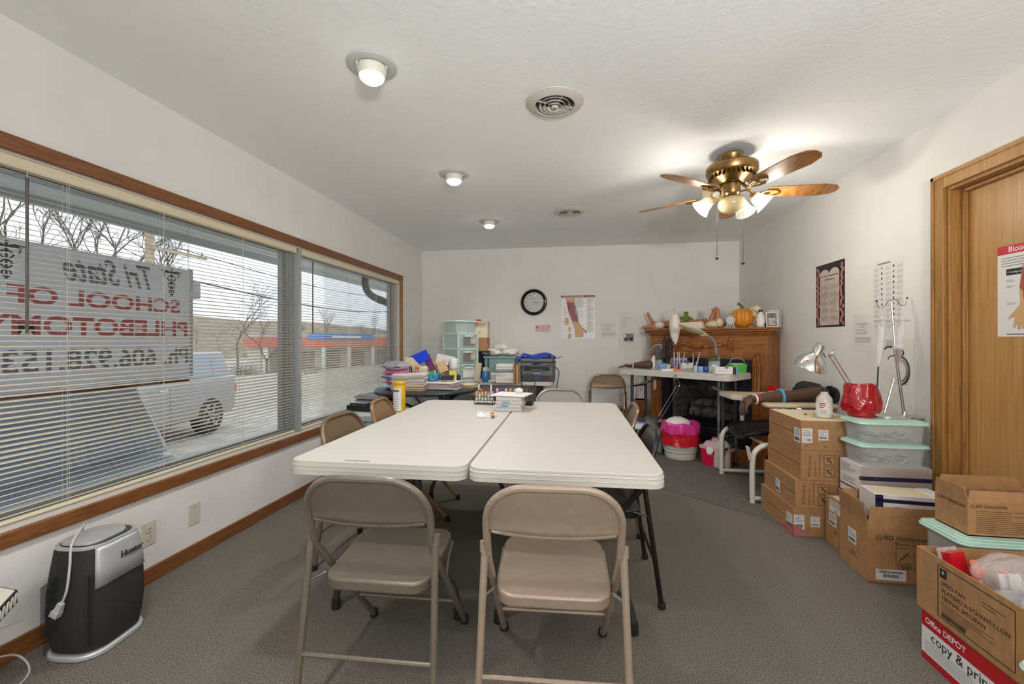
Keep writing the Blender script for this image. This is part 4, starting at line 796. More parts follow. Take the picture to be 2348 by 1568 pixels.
# pumpkin
mat('pumpkin',(222,150,40),.45,c2=(196,120,30),vs=6); mat('stem_green',(92,98,60),.7); mat('leaf_brown',(120,86,60),.8)
p=MT(1702,757,-.1); t=thing('pumpkin','orange decorative pumpkin with curled green stem on the mantel','pumpkin',at(p))
b=MB(); vs=[];nu,nv=72,14
for i in range(nv+1):
    th=PI*i/nv
    for k in range(nu):
        a=2*PI*k/nu; q=(1-.09*abs(math.cos(a*6))**6)*(1 if True else 0); vs.append((.105*q*math.sin(th)**.8*math.cos(a) if th<PI and th>0 else 0,.105*q*math.sin(th)**.8*math.sin(a) if 0<th<PI else 0,.1-.1*math.cos(th)*(1-.12*math.sin(th)**0*(1 if False else 0))))
b.add(vs,[(i*nu+k,i*nu+(k+1)%nu,(i+1)*nu+(k+1)%nu,(i+1)*nu+k) for i in range(nv) for k in range(nu)],'pumpkin'); b.build('body',t,ang=80)
b=MB(); b.tube(bez([(0,0,.19),(0,0,.215),(-.015,0,.235),(-.045,.0,.25)],5),[.024,.02,.018,.017,.016,.015,.014,.013,.013,.012,.012,.012,.012,.013,.014,.014],'stem_green',8); b.tube(bez([(.01,0,.21),(.0,0,.26),(.02,.01,.28),(.015,0,.3)],5),.0015,'steel',5); b.build('stem',t)
b=MB()
for k in range(5): b.ell((.05+.012*k,.02-.01*k,.19-.012*k),(.028,.02,.008),'leaf_brown' if k%2 else 'stem_green',10,6,Matrix.Rotation(R(35*k),4,'Y'))
b.build('leaf',t)
# dried flowers, bottle, small bottles, frame
mat('fuzz',(226,212,184),.95,bump=1.,bs=60,dist=.01)
p=MT(1738,757,-.16); t=thing('dried_bouquet','cream fluffy dried bouquet at the right of the mantel','bouquet',at(p))
b=MB(); rg=random.Random(8)
for k in range(26): b.ell((rg.uniform(-.05,.04),rg.uniform(-.04,.04),rg.uniform(.05,.21)),rg.uniform(.02,.034),'fuzz',9,7,jit=.12,rg=rg)
b.build('flower_heads',t)
b=MB(); b.lathe([(.022,0),(.03,.06),(.02,.06)],'fuzz',14); b.build('pot',t)
def bottle(name,label,cat,loc,r,h,mt,capm,labm=None,neck=.35,capr=.5,group=None,rz=0.,caph=.12,txt=None,shape=None,liq=None):
    t=thing(name,label,cat,loc,rz,group); b=MB(); hb=h*(1-caph)
    b.lathe(shape or [(r*.92,0),(r,.02*h+.001),(r,hb*.66),(r*.93,hb*.76),(r*neck*1.2,hb*.92),(r*neck,hb)],mt,20); b.build('body',t)
    b=MB(); b.lathe([(r*capr,hb-.001),(r*capr,h*.98),(r*capr*.9,h),(.001,h)],capm,18); b.build('cap',t)
    if labm:
        b=MB(); n=20
        for k in range(n):
            a0,a1=2*PI*k/n,2*PI*(k+1)/n; q=r*1.012; b.quad((q*math.cos(a0),q*math.sin(a0),hb*.16),(q*math.cos(a1),q*math.sin(a1),hb*.16),(q*math.cos(a1),q*math.sin(a1),hb*.6),(q*math.cos(a0),q*math.sin(a0),hb*.6),labm)
        b.build('paper_label',t,ang=80)
    return t
mat('milky',(226,222,212),.3,alpha=.9)
p=MT(1744,757,-.05); bottle('plastic_bottle','milky plastic bottle with black cap on the right of the mantel','bottle',at(p),.036,.175,'milky','black','paper')
for i,px in enumerate((1753.5,1757,1760.5)):
    p=MT(px,757,-.06-.02*i); bottle('ink_bottle','small navy bottle in the row of three beside the white-framed picture','bottle',at(p),.009,.055,'navy','lightgrey',group='three small navy bottles',neck=.8,capr=.7)
mat('photo_grey',(150,138,128),.6,c2=(96,88,82),vs=14)
p=MT(1771,757,-.06); t=thing('picture_frame','small tilted picture in a pale frame at the right end of the mantel','picture frame',(p.x,p.y,HM+.002),FR-PI+R(35))
M=Matrix.Rotation(R(-14),4,'X')
b=MB(); b.T=M; b.bx(-.05,.05,0,.008,0,.15,'offwhite'); b.build('frame',t,bev=.002)
b=MB(); b.T=M; b.bx(-.042,.042,-.001,.001,.008,.142,'photo_grey'); b.lines((0,-.0015,0),UX,VZ,-.03,.03,.02,.09,6,'white',.4); b.build('picture',t)
p=MT(1777,757,-.13); b=MB(); b.box((0,0,.085),(.09,.05,.17),'lightgrey',(0,0,FR)); solo(b,'small_box','pale grey box behind the tilted picture on the mantel','box',at(p))
# ================= on the high table =================
def HTp(px,py): return G(px,py,HT)
def carton(name,label,cat,loc,w,d,h,mt,rz=0.,group=None,deco=None,bev=.0015):
    b=MB(); b.bx(-w/2,w/2,-d/2,d/2,0,h,mt)
    if deco: deco(b,w,d,h)
    return solo(b,name,label,cat,loc,rz,group,bev=0)
def front(b,w,d,h,x0,x1,z0,z1,mt): b.rect((0,-d/2-.0006,0),(1,0,0),(0,0,1),x0,x1,z0,z1,mt)
def side(b,w,d,h,y0,y1,z0,z1,mt): b.rect((w/2+.0006,0,0),(0,1,0),(0,0,1),y0,y1,z0,z1,mt)
mat('box_blue',(110,160,214),.4); mat('box_blue_dark',(32,74,160),.4); mat('box_white',(228,226,226),.5)
rz_=YAW
def hand(V,E,base,o,u,v,n,s,curl,rr=.0085):
    """four fingers and a thumb rooted in the palm; u forward, v across, n down"""
    o,u,v,n=map(Vector,(o,u,v,n))
    for k,(off,L_) in enumerate(((-.030,.068),(-.010,.078),(.011,.074),(.030,.058))):
        i=base; p=o+u*.012*s+v*off*s; c_=curl*(1+.12*k); pts=[p]; a=c_*.35
        for q,f_ in enumerate((.42,.32,.26)):
            p=p+(u*math.cos(a)+n*math.sin(a))*L_*f_*s; pts.append(p); a+=c_*.5
        for p,r_ in zip(pts,(rr*1.1,rr,rr*.9,rr*.72)):
            V.append((p.x,p.y,p.z,r_*s)); j=len(V)-1; E.append((i,j)); i=j
    i=base
    for p,r_ in ((o-u*.05*s+v*-.038*s+n*.008*s,rr*1.3),(o-u*.022*s+v*-.056*s+n*.016*s,rr*1.1),(o+u*.006*s+v*-.062*s+n*.022*s,rr*.85)):
        V.append((p.x,p.y,p.z,r_*s)); j=len(V)-1; E.append((i,j)); i=j
# practice arm on the table
ph=HTp(1433,845); t=thing('practice_arm','dark brown practice arm lying on the far left end of the high table','practice arm',(ph.x,ph.y,HT),math.atan2(hu.y,hu.x)+R(18))
V=[(.30,.02,.052,.052),(.2,.01,.048,.045),(.12,0,.04,.034),(.085,0,.034,.024),(.055,0,.03,.03,.02),(.03,0,.028,.034,.018)]; E=ch(6)
hand(V,E,5,(.02,0,.028),(-1,0,0),(0,1,0),(0,0,1),1.,-.25)
skin('arm',V,E,'skin_dark',t)
b=MB(); b.tube([(.098,.034*math.cos(R(a)),.037+.034*math.sin(R(a))) for a in range(0,360,24)],.006,'cream',6,closed=True); b.build('wrist_band',t)
p=HTp(1499,843); bottle('lotion_bottle','slim white bottle with black cap at the left end of the high table','bottle',p,.026,.16,'milky','black','paper',caph=.1)
def jar(label,px,py,r,h,fill=None,grp=None):
    p=HTp(px,py); t=thing('glass_jar',label,'jar',p,0,grp); b=MB(); b.lathe([(r*.8,0),(r*.95,.01),(r,h*.4),(r*.95,h*.8),(r*.8,h)],'clear_plastic',22); b.build('body',t)
    b=MB(); b.lathe([(r*1.05,h),(r*1.08,h+.008),(r*.6,h+.016),(r*.3,h+.02),(r*.28,h+.03),(.001,h+.032)],MATS.get('lid_green') or mat('lid_green',(40,96,72),.35),22); b.build('lid',t); return t,p
jar('clear jar with dark green lid next to the slim white bottle',1512,844,.04,.095)
t,p=jar('clear jar of cotton balls with dark green lid near the right of the table',1637,855,.052,.12)
mat('cotton',(240,238,234),.95,bump=.8,bs=50)
rg=random.Random(2)
for k in range(9):
    a=k*2.4; rr=.026; b=MB(); b.ell((0,0,0),.016,'cotton',9,7,jit=.08,rg=rg); solo(b,'cotton_ball','white cotton ball piled inside the clear jar','cotton ball',(p.x+rr*math.cos(a)*(1 if k%3 else 0),p.y+rr*math.sin(a)*(1 if k%3 else 0),HT+.022+.022*(k//3)),group='cotton balls in the jar')
def d_blue(b,w,d,h): front(b,w,d,h,w*.1,w/2,0,h,'box_blue_dark'); b.lines((0,-d/2-.001,0),UX,VZ,-w*.45,0,h*.3,h*.8,4,'white',.2)
p=HTp(1526,845); carton('tissue_box','light and dark blue carton on the left half of the high table','box',p+Vector((0,.04,0)),.135,.07,.058,'box_blue',rz_,deco=d_blue)
p=HTp(1531,850); carton('flat_box','flat white box with orange stopper lying on its end','box',p,.13,.04,.02,'box_white',rz_)
b=MB(); b.lathe([(.018,0),(.02,.012),(.012,.022),(.015,.036),(.004,.042)],mat('orange',(240,110,60),.4),14); b.box((.03,0,.008),(.05,.02,.014),'orange'); p=HTp(1549,851); solo(b,'orange_stopper','orange plastic stopper at the end of the flat white box','stopper',p)
# tube rack with purple tubes
p=HTp(1558,845)+Vector((.02,.05,0)); t=thing('tube_rack','white rack with a row of purple-capped tubes in the middle of the table','tube rack',p,rz_)
mat('lilac',(206,176,220),.4)
b=MB(); b.bx(-.11,.11,-.03,.03,0,.008,'box_white').bx(-.11,.11,-.03,.03,.055,.06,'lilac').bx(-.11,.11,.028,.034,0,.115,'lilac')
for x in (-.108,.108): b.bx(x-.003,x+.003,-.03,.03,0,.06,'box_white')
b.build('frame',t)
for k in range(10):
    b=MB(); b.cyl((0,0,0),(0,0,.062),.0055,'clear_plastic',n=10); b.cyl((0,0,.058),(0,0,.078),.0075,'purple',n=10); o=solo(b,'blood_tube','purple-capped tube standing in the white rack','test tube',p+Matrix.Rotation(rz_,3,'Z')@Vector((-.092+k*.0204,-.012,.01)),group='purple-capped tubes in the rack')
def syringe(label,px,py,z,lean,L_=.12,grp=None,loc=None):
    t=thing('syringe',label,'syringe',loc or D(px,py,HTp(px,848).length*0+G(px,848,HT).dot(Vector((-_s,_c,0)))),0,grp); t.rotation_euler=(0,lean,0)
    b=MB(); b.lathe([(.002,0),(.003,.012),(.008,.014),(.008,L_*.7),(.013,L_*.7),(.013,L_*.715),(.008,L_*.715)],'clear_plastic',12); b.build('barrel',t)
    b=MB(); b.lathe([(.004,L_*.3),(.004,L_),(.011,L_),(.011,L_*1.02),(.001,L_*1.02)],'offwhite',10); b.build('plunger',t); return t
for i,(px,ln) in enumerate(((1543,.0),(1549,.05),(1556,-.05),(1561,.15))):
    q=HTp(px,846)+Vector((.03,.075,0)); t=syringe('clear syringe standing behind the purple-capped tubes',0,0,0,ln,.17,'syringes behind the tube rack',(q.x,q.y,HT+.001))
q=HTp(1585,846)+Vector((.03,.04,0)); syringe('clear syringe standing upright left of the tilted one',0,0,0,0,.16,None,(q.x,q.y,HT+.001)); q=HTp(1592,848)+Vector((.02,.04,0)); syringe('tall pinkish syringe tilted to the right behind the clear cup',0,0,0,.25,.18,None,(q.x,q.y,HT+.004))
def d_notch(b,w,d,h): b.lathe([(.001,0),(h*.24,0)],'inkgrey',16,(0,-d/2-.001,h*.98),Matrix.Rotation(R(90),4,'X'),cap=False); b.lines((0,-d/2-.001,0),UX,VZ,-w*.4,w*.1,h*.3,h*.6,3,'lightgrey',.25); front(b,w,d,h,-w/2,w/2,0,h*.07,'inkgrey')
p=HTp(1574,846); carton('glove_box','white carton with a half-round notch in front of the purple tubes','box',p,.118,.06,.068,'box_white',rz_,deco=d_notch)
p=HTp(1595,853); t=thing('clear_cup','small clear cup of swabs in front of a dark purple jar','cup',p); b=MB(); b.lathe([(.015,0),(.021,.05),(.0195,.05),(.0138,.003)],'clear_plastic',16); b.build('body',t)
for k in range(5): b=MB(); b.cyl((0,0,.003),(.012*math.cos(k*1.3),.012*math.sin(k*1.3),.065),.002,'paper',n=6); b.build('swab',t)
p=HTp(1594,846)+Vector((.03,.05,0)); bottle('purple_jar','dark purple jar with pale lid behind the clear cup','jar',p,.02,.07,'purple','lightgrey',neck=.95,capr=1.)
for i,(px,lb) in enumerate(((1605,'blue carton under the pump bottle, left one of two'),(1618,'blue carton in front of the pump bottle, right one of two'))):
    p=HTp(px,853); carton('blue_box',lb,'box',p,.046,.045,.058,'box_blue' if i==0 else 'box_blue_dark',rz_,group='pair of blue cartons',deco=lambda b,w,d,h: b.lines((0,-d/2-.001,0),UX,VZ,-w*.4,w*.3,h*.4,h*.85,3,'white',.25))
p=HTp(1609,846)+Vector((.03,.06,0)); t=thing('pump_bottle','pump bottle of blue liquid behind the blue cartons','bottle',p)
b=MB(); b.lathe([(.03,0),(.033,.01),(.033,.09),(.028,.105),(.013,.112),(.013,.118)],mat('blue_liquid',(84,120,210),.15,alpha=.85),18); b.build('body',t)
b=MB(); b.lathe([(.014,.116),(.015,.13),(.006,.132),(.005,.155),(.012,.157),(.012,.168),(.001,.168)],'white',14); b.box((-.02,0,.163),(.04,.01,.008),'white'); b.build('pump',t)
def d_w2(b,w,d,h):
    d_notch(b,w,d,h); front(b,w,d,h,w*.27,w*.42,0,h,'dark'); front(b,w,d,h,w*.42,w/2,0,h,'box_blue'); side(b,w,d,h,-d/2,d/2,0,h,'box_blue'); front(b,w,d,h-.0,w*.29,w*.4,h*.25,h*.6,'red')
p=HTp(1663,858); carton('glove_box','white carton with black and blue end at the right front of the table','box',p,.2,.06,.068,'box_white',rz_+R(-4),deco=d_w2)
# green basket of gauze rolls
p=HTp(1682,855)+Vector((.05,.05,0)); t=thing('green_basket','bright green plastic basket at the right end of the high table','basket',p,rz_)
b=MB(); tray(b,.13,.12,.085,.004,mat('lime',(84,176,64),.4),.02,0,1.12); b.build('basket_body',t)
b=MB(); b.tube([(.07*math.cos(R(a))*1.02,0,.085+.06*math.sin(R(a))) for a in range(0,181,15)],.003,'clear_plastic',6); b.build('handle',t)
for k in range(5): b=MB(); b.cyl((0,-.02,0),(0,.02,0),.013,'cotton',n=12); solo(b,'gauze_roll','white gauze roll lying in the green basket','gauze roll',p+Vector((-.044+.022*k,.01*(k%2),.075)),group='gauze rolls in the green basket')
for i,px in enumerate((1652,1658)):
    p=HTp(px,846)+Vector((.05,.08,0)); bottle('vial','small vial with bright red band behind the cotton ball jar','vial',p,.014,.11,'clear_plastic','chrome','red',neck=.9,capr=.9,group='red-banded vials')
p=HTp(1666,846)+Vector((.05,.06,0)); t=thing('swab_stick','white flag-tipped stick standing left of the green basket','stick',p); b=MB(); b.cyl((0,0,0),(0,0,.13),.004,'clear_plastic',n=8); b.build('stick',t); b=MB(); b.bx(-.009,.009,-.002,.002,.115,.14,'paper'); b.build('tip',t)
b=MB(); b.bx(-.1,.1,-.035,.035,0,.085,'box_white'); p=HTp(1615,845)+Vector((.1,.12,0)); solo(b,'carton','low white carton behind the blue pump bottle','box',p,rz_)
# desk fan
p=HTp(1507,843)+Vector((.04,.06,0)); t=thing('desk_fan','small grey desk fan tilted back at the left end of the high table','fan',p,R(-20))
b=MB(); b.lathe([(.07,0),(.065,.015),(.02,.025),(.012,.03),(.012,.12)],'lightgrey',24); b.build('base',t)
Mf=Matrix.Rotation(R(38),4,'X')
b=MB(); b.T=Matrix.Translation((0,0,.19))@Mf
for r_ in (.085,.07,.055,.04,.025): b.tube([(r_*math.cos(R(a)),-.02+.0,r_*math.sin(R(a))) for a in range(0,360,15)],.0022,'grey',5,closed=True)
b.tube([(.09*math.cos(R(a)),.0,.09*math.sin(R(a))) for a in range(0,360,12)],.005,'lightgrey',6,closed=True)
for a in range(0,360,15): b.tube([(.02*math.cos(R(a)),-.022,.02*math.sin(R(a))),(.07*math.cos(R(a)),-.02,.07*math.sin(R(a))),(.09*math.cos(R(a)),0,.09*math.sin(R(a))),(.07*math.cos(R(a)),.03,.07*math.sin(R(a)))],.0012,'grey',4)
b.build('grille',t)
for k in range(3):
    b=MB(); b.T=Matrix.Translation((0,0,.19))@Mf@Matrix.Rotation(R(120*k),4,'Y'); b.prism([(.01,-.012),(.06,-.035),(.078,.0),(.05,.03),(.01,.012)],-.002,.002,'grey','xz'); b.build('fan_blade',t)
b=MB(); b.T=Matrix.Translation((0,0,.19))@Mf; b.lathe([(.018,0),(.028,.02),(.028,.06),(.012,.08),(.001,.08)],'lightgrey',16,M=Matrix.Rotation(R(-90),4,'X')); b.build('motor',t)
# bare twigs in a small pot with a cone bag hanging above
p=HTp(1527,846)+Vector((.04,.07,0)); t=thing('twig_arrangement','dark bare twigs standing in a small pot under the hanging white bag','twigs',p)
b=MB(); b.lathe([(.02,0),(.026,.05),(.022,.05)],'cream',14); b.build('pot',t)
b=MB(); rg=random.Random(6)
for k in range(26):
    a=rg.uniform(0,6.28); r_=rg.uniform(.02,.06); P=[(0,0,.03),(.6*r_*math.cos(a)+rg.uniform(-.01,.01),.6*r_*math.sin(a),.14),(r_*math.cos(a),r_*math.sin(a),rg.uniform(.2,.3)),(r_*.6*math.cos(a+.5),r_*.6*math.sin(a+.5),rg.uniform(.3,.36))]; b.tube(bez(P,4),.0042,'leaf_dark' if 'leaf_dark' in MATS else mat('leaf_dark',(58,44,42),.8),5)
b.build('twigs',t)
# drip pole with white bag behind the table
q=HTp(1529,846)+Vector((.1,.13,0)); q.z=HT; t=thing('drip_stand','short chrome drip stand behind the twigs','stand',(q.x,q.y,HT))
Zq=(-q.x*_s+q.y*_c); zt=D(1529,706,Zq).z-HT
b=MB(); b.lathe([(.06,0),(.058,.008),(.01,.014)],'steel',20); b.cyl((0,0,.01),(0,0,zt),.005,'chrome',n=8); b.tube([(0,0,zt-.02),(.0,-.03,zt-.005),(0,-.045,zt-.03)],.0035,'chrome',6); solo_=b.build('pole',t)
mat('bag_white',(232,228,218),.4,alpha=.93,bump=.3,bs=30)
hz=[(.001,-.375),(.018,-.37),(.034,-.33),(.048,-.27),(.057,-.2),(.057,-.12),(.046,-.075),(.028,-.045)]
t=thing('drip_bag','long white drip bag hanging from the short stand in front of the mantel','bag',(q.x,q.y-.045,HT+zt-.03)); b=MB(); b.lathe(hz,'bag_white',12,cap=False); b.build('bag',t)
b=MB()
for k in range(6): a=k*PI/3; b.tube([(.022*math.cos(a),.022*math.sin(a),-.047),(.026*math.cos(a),.026*math.sin(a),-.025),(.004*math.cos(a),.004*math.sin(a),0)],.002,'white',5)
b.build('hanger',t)
# exam lamp on a floor pole with bent neck
off=hv*.0
mat('lampgrey',(150,150,146),.4); mat('lampbeige',(206,196,168),.45)
base=D(1648,779,4.5); base.z=0
t=thing('exam_lamp','floor exam lamp with a bent grey neck and flat beige head over the high table','floor lamp',(base.x,base.y,.0))
Zb=(-base.x*_s+base.y*_c); P=lambda px,py,dz=0.: D(px,py,Zb+dz)-base
b=MB(); b.lathe([(.07,.008),(.068,.03),(.02,.045)],'lampgrey',24); b.build('base',t)
b=MB(); x0=P(1645,860); b.tube([(0,0,.04),(0,0,.95)],.014,'lampgrey',12); b.build('pole',t)
nk=[Vector((0,0,.94)),Vector((0,0,1.06))]+[P(1643,812,-.05),P(1640,790,-.1),P(1632,776,-.15),P(1620,768,-.2)]
b=MB(); b.tube(bez(nk,6),.013,'lampgrey',12); b.build('neck',t)
b=MB(); h0=P(1618,768,-.2); h1=P(1562,744,-.45); ax=(h1-h0).normalized(); L_=(h1-h0).length
sd=ax.cross(Vector((0,0,1))).normalized(); up=sd.cross(ax)
M4=Matrix((( ax.x,sd.x,up.x,h0.x),(ax.y,sd.y,up.y,h0.y),(ax.z,sd.z,up.z,h0.z),(0,0,0,1)))
b.T=M4; b.tube([(-.01,0,0),(.03,0,0),(.06,0,0)],[.016,.02,.026],'lampbeige',12); b.ell((.06+(L_-.06)/2,0,0),((L_-.06)/2+.01,.062,.026),'lampbeige',20,10); b.build('lamp_head',t)
# ================= under the high table =================
# swing-arm lamp folded below the table edge
Zt=4.25; Q=lambda px,py: D(px,py,Zt); o0=Q(1545,866)
t=thing('swing_arm_lamp','chrome spring-arm lamp hanging folded under the high table','lamp',o0)
Q2=lambda px,py: Q(px,py)-o0
for dx in (-5,4):
    b=MB(); b.cyl(Q2(1549+dx,866),Q2(1556+dx,886),.0035,'chrome',n=6); b.build('upper_arm',t)
    b=MB(); b.cyl(Q2(1556+dx,886),Q2(1514+dx,955),.0035,'chrome',n=6); b.build('lower_arm',t)
b=MB(); b.ell(Q2(1557,885),.014,'steel',10,6); b.build('elbow_joint',t)
b=MB(); b.cyl(Q2(1549,870),Q2(1549,858),.008,'steel',n=8); b.build('mount_post',t)
b=MB(); b.tube([Q2(1514,952),Q2(1518,960),Q2(1511,968)],.006,'brass',6); b.build('lamp_socket',t)
# bucket with red bag
mat('bag_red',(206,24,44),.16,bump=.5,bs=14,dist=.02,spec=.7); mat('bag_pink',(224,60,150),.16,bump=.5,bs=14,dist=.02,spec=.7)
pb=Vector((1.02,4.66,0)); pb=G(1556,1057,0)+Vector((.05,.16,0))
t=thing('waste_bucket','white plastic bucket lined with a red and pink bag, on the floor','bucket',(pb.x,pb.y,.006))
b=MB(); b.lathe([(.15,0),(.152,.02),(.158,.07),(.166,.074),(.166,.086),(.16,.09),(.166,.105),(.173,.108),(.173,.118),(.163,.122),(.17,.16),(.172,.33),(.162,.33),(.155,.02)],'plastic_white',36); b.build('pail',t)
def crumple(b,prof,mt,n=40,amp=.008,seed=1,fold=9):
    rg=random.Random(seed); ph=[rg.uniform(0,6.28) for _ in range(4)]; vs=[]
    for j,(r_,z) in enumerate(prof):
        for k in range(n):
            a=2*PI*k/n; q=r_+amp*(math.sin(fold*a+ph[0]+j*.5)+.7*math.sin((fold*2-3)*a+ph[1]-j)+.5*rg.uniform(-1,1)); vs.append((q*math.cos(a),q*math.sin(a),z+amp*.8*math.sin((fold-3)*a+ph[2])))
    b.add(vs,[(j*n+k,j*n+(k+1)%n,(j+1)*n+(k+1)%n,(j+1)*n+k) for j in range(len(prof)-1) for k in range(n)],mt)
b=MB(); crumple(b,[(.187,.14),(.186,.18),(.184,.23),(.182,.285),(.183,.3)],'bag_red',seed=3); b.build('red_bag',t,ang=75)
b=MB(); crumple(b,[(.190,.265),(.189,.3),(.187,.345),(.183,.365),(.172,.37),(.16,.35),(.15,.3)],'bag_pink',seed=5); b.build('pink_cuff',t,ang=75)
b=MB(); b.ell((0,0,.345),(.13,.12,.07),'cotton',18,10,jit=.06,rg=random.Random(3)); o=solo(b,'crumpled_tissue','crumpled white tissue heap on top of the pink-rimmed bucket','tissue',(pb.x-.02,pb.y+.02,.006))
# sharps container
mat('sharps_red',(214,20,70),.3,alpha=.93); mat('sharps_lid',(232,196,206),.25,alpha=.8)
pa=G(1604,1064,0); pq=G(1657,1079,0); ctr=(pa+pq)/2; an=math.atan2(pq.y-pa.y,pq.x-pa.x)
t=thing('sharps_container','bright pink-red sharps bin with translucent lid beside the white bucket','sharps bin',(ctr.x+.09*math.cos(an+PI/2),ctr.y+.09*math.sin(an+PI/2),.006),an)
w=(pq-pa).length+.02
b=MB(); b.prism(rrect(w-.03,.15,.03),0,.16,'sharps_red','xy',rrect(w,.17,.03)); b.text('SHARPS',(0,-.0865,.1),UX,VZ,.026,'sharps_lid'); b.build('bin',t)
b=MB(); b.prism(rrect(w+.015,.185,.03),.16,.185,'sharps_lid','xy'); b.prism(rrect(w*.9,.15,.03),.185,.23,'sharps_lid','xy',rrect(w*.7,.1,.03)); b.lathe([(.045,.2),(.045,.265),(.035,.265),(.035,.21)],'sharps_lid',22,(0,0,0)); b.build('lid',t)
b=MB(); b.lathe([(.036,0),(.036,.006),(.001,.007)],'white',22,(-.005,-.096,.155),Matrix.Rotation(R(80),4,'X')); b.tube([(-.005,-.1,.19),(0,-.07,.24)],.004,'sharps_lid',6); b.build('hanging_cap',t)
# white jug, acrylic rack, bin with bags, brown stand
pj=hc+hu*.44+hv*(-.02); bottle('white_jug','large white plastic jug on the floor behind the black seat','jug',(pj.x,pj.y,.006),.075,.32,'milky','white',neck=.35,capr=.4,caph=.1)
pr_=Vector((.72,4.70,.006)); q=D(1484,985,4.75); t=thing('acrylic_rack','low clear rack holding flat white packs, left of the bucket','rack',(q.x,q.y,.006),R(-12))
hh=q.z+.02; b=MB()
for x in (-.13,.13):
    for y in (-.1,.1): b.bx(x-.006,x+.006,y-.006,y+.006,0,hh,'chrome')
for z in (.06,hh-.01): b.bx(-.136,.136,-.106,.106,z,z+.006,'clear_plastic')
b.build('frame',t)
b=MB(); b.bx(-.12,.08,-.09,.09,0,.05,'box_white'); b.lathe([(.035,.0515),(.001,.0515)],mat('lemon',(210,214,110),.5),20,(.02,-.03,0),cap=False); b.lines((0,0,.0508),(1,0,0),(0,1,0),-.11,.06,-.08,.08,6,'lightgrey',.3); b.bx(-.1,.08,.02,.09,.05,.056,'blue'); solo(b,'supply_pack','flat white pack with a yellow-green dot on the clear rack','pack',(q.x,q.y,.006+hh-.004),R(-12))
q=D(1490,985,4.86); t=thing('mint_bin','grey-green bin of dark bags beside the left leg of the fireplace','bin',(q.x,q.y,.006),R(-8)); b=MB(); tray(b,.26,.2,.27,.005,mat('mint_grey',(128,156,150),.45),.02,0,1.08); b.build('tub',t)
mat('bag_dark',(96,92,88),.25,alpha=.8,bump=.5,bs=20,dist=.02)
for i,(dx,dy,r_) in enumerate(((.02,0,.1),(-.13,.05,.11))):
    b=MB(); b.ell((0,0,0),(r_,.09,.09),'bag_dark',16,10,jit=.07,rg=random.Random(i)); solo(b,'plastic_bag',('dark crumpled plastic bag filling the grey-green bin','dark crumpled plastic bag behind the tall table leg, left of the bin')[i],'bag',(q.x+dx-.0,q.y+dy,.006+(.30 if i==0 else .27)))
b=MB(); b.bx(-.16,.16,-.1,.1,0,.19,'card'); solo(b,'cardboard_box','cardboard box under the dark bag left of the grey-green bin','box',(q.x-.17+.0,q.y+.1,.006),R(-8))
q=D(1470,930,5.45); b=MB(); b.bx(-.07,.07,-.07,.07,0,.48,'fp_z'); b.bx(-.085,.085,-.085,.085,.44,.48,'fp_z'); solo(b,'wooden_stand','brown wooden stand against the far wall left of the fireplace','stand',(q.x,q.y,.006))
# ================= phlebotomy chair =================
mat('frame_white',(216,212,200),.35); mat('pad_beige',(196,178,150),.5)
cx_,cy_=1.31,3.88; t=thing('draw_chair','blood draw chair with black seat, white tube frame and padded arm rests','chair',(cx_,cy_,.003),R(90)) # local: front faces -x world => local +y = -x
# local frame: x_l -> world +y, y_l -> world -x
b=MB(); hw=.36
for sx in (-1,1):
    y1=.02; b=MB(); b.tube(bez([(sx*hw,y1,0),(sx*hw,y1,.3),(sx*hw,y1-.03,.4),(sx*hw,y1-.12,.44),(sx*hw,y1-.3,.44)],5)+[Vector((sx*hw,-.5,.44))],.019,'frame_white',10); b.build('front_leg',t)
    b=MB(); b.tube([(sx*hw,-.5,0),(sx*hw,-.5,.78)],.019,'frame_white',10); b.build('rear_leg',t)
    b=MB(); b.cyl((sx*hw,y1,.035),(sx*hw,-.5,.035),.016,'frame_white'); b.build('floor_rail',t)
    b=MB(); b.cyl((sx*(hw-.02),-.15,.44),(sx*(hw-.02),-.15,.722),.016,'frame_white'); b.build('arm_post',t)
for yy,z in ((-.1,.42),(-.48,.42),(-.45,.06)):
    b=MB(); b.cyl((-hw,yy,z),(hw,yy,z),.014,'frame_white'); b.build('cross_rail',t)
b=MB(); vs=[]; nx,ny=10,8
for j in range(ny+1):
    for i in range(nx+1):
        u=i/nx*2-1; v=j/ny; x=u*(.24-.02*(1-v)); y=.02-.44*v; z=.455+.05*abs(u)**3+.03*v**2-.03*max(0,1-v*4)**2; vs.append((x,y,z))
b.add(vs,[(j*(nx+1)+i,j*(nx+1)+i+1,(j+1)*(nx+1)+i+1,(j+1)*(nx+1)+i) for j in range(ny) for i in range(nx)],'black'); b.build('seat',t,solid=.02,ang=70)
b=MB(); vs=[]
for j in range(ny+1):
    for i in range(nx+1):
        u=i/nx*2-1; v=j/ny; vs.append((u*(.2+.02*math.sin(v*PI)),-.47-.07*v-.03*(1-u*u),.62+.26*v-.03*max(0,abs(u)-.7)/.3*(v>.8)))
b.add(vs,[(j*(nx+1)+i,j*(nx+1)+i+1,(j+1)*(nx+1)+i+1,(j+1)*(nx+1)+i) for j in range(ny) for i in range(nx)],mat('back_black',(52,54,58),.4)); b.build('backrest',t,solid=.014,ang=70,bev=.0)
for sx in (-1,1):
    b=MB(); b.cyl((sx*.14,-.47,.44),(sx*.14,-.5,.68),.012,'frame_white'); b.build('back_post',t)
b=MB(); b.prism(rrect(.13,.5,.04,4,-.34,-.31),.722,.752,'pad_beige'); b.build('arm_rest',t,bev=.01)
b=MB(); b.prism(rrect(.11,.44,.04,4,.35,-.3),.722,.752,'pad_beige'); b.build('arm_rest',t,bev=.01)
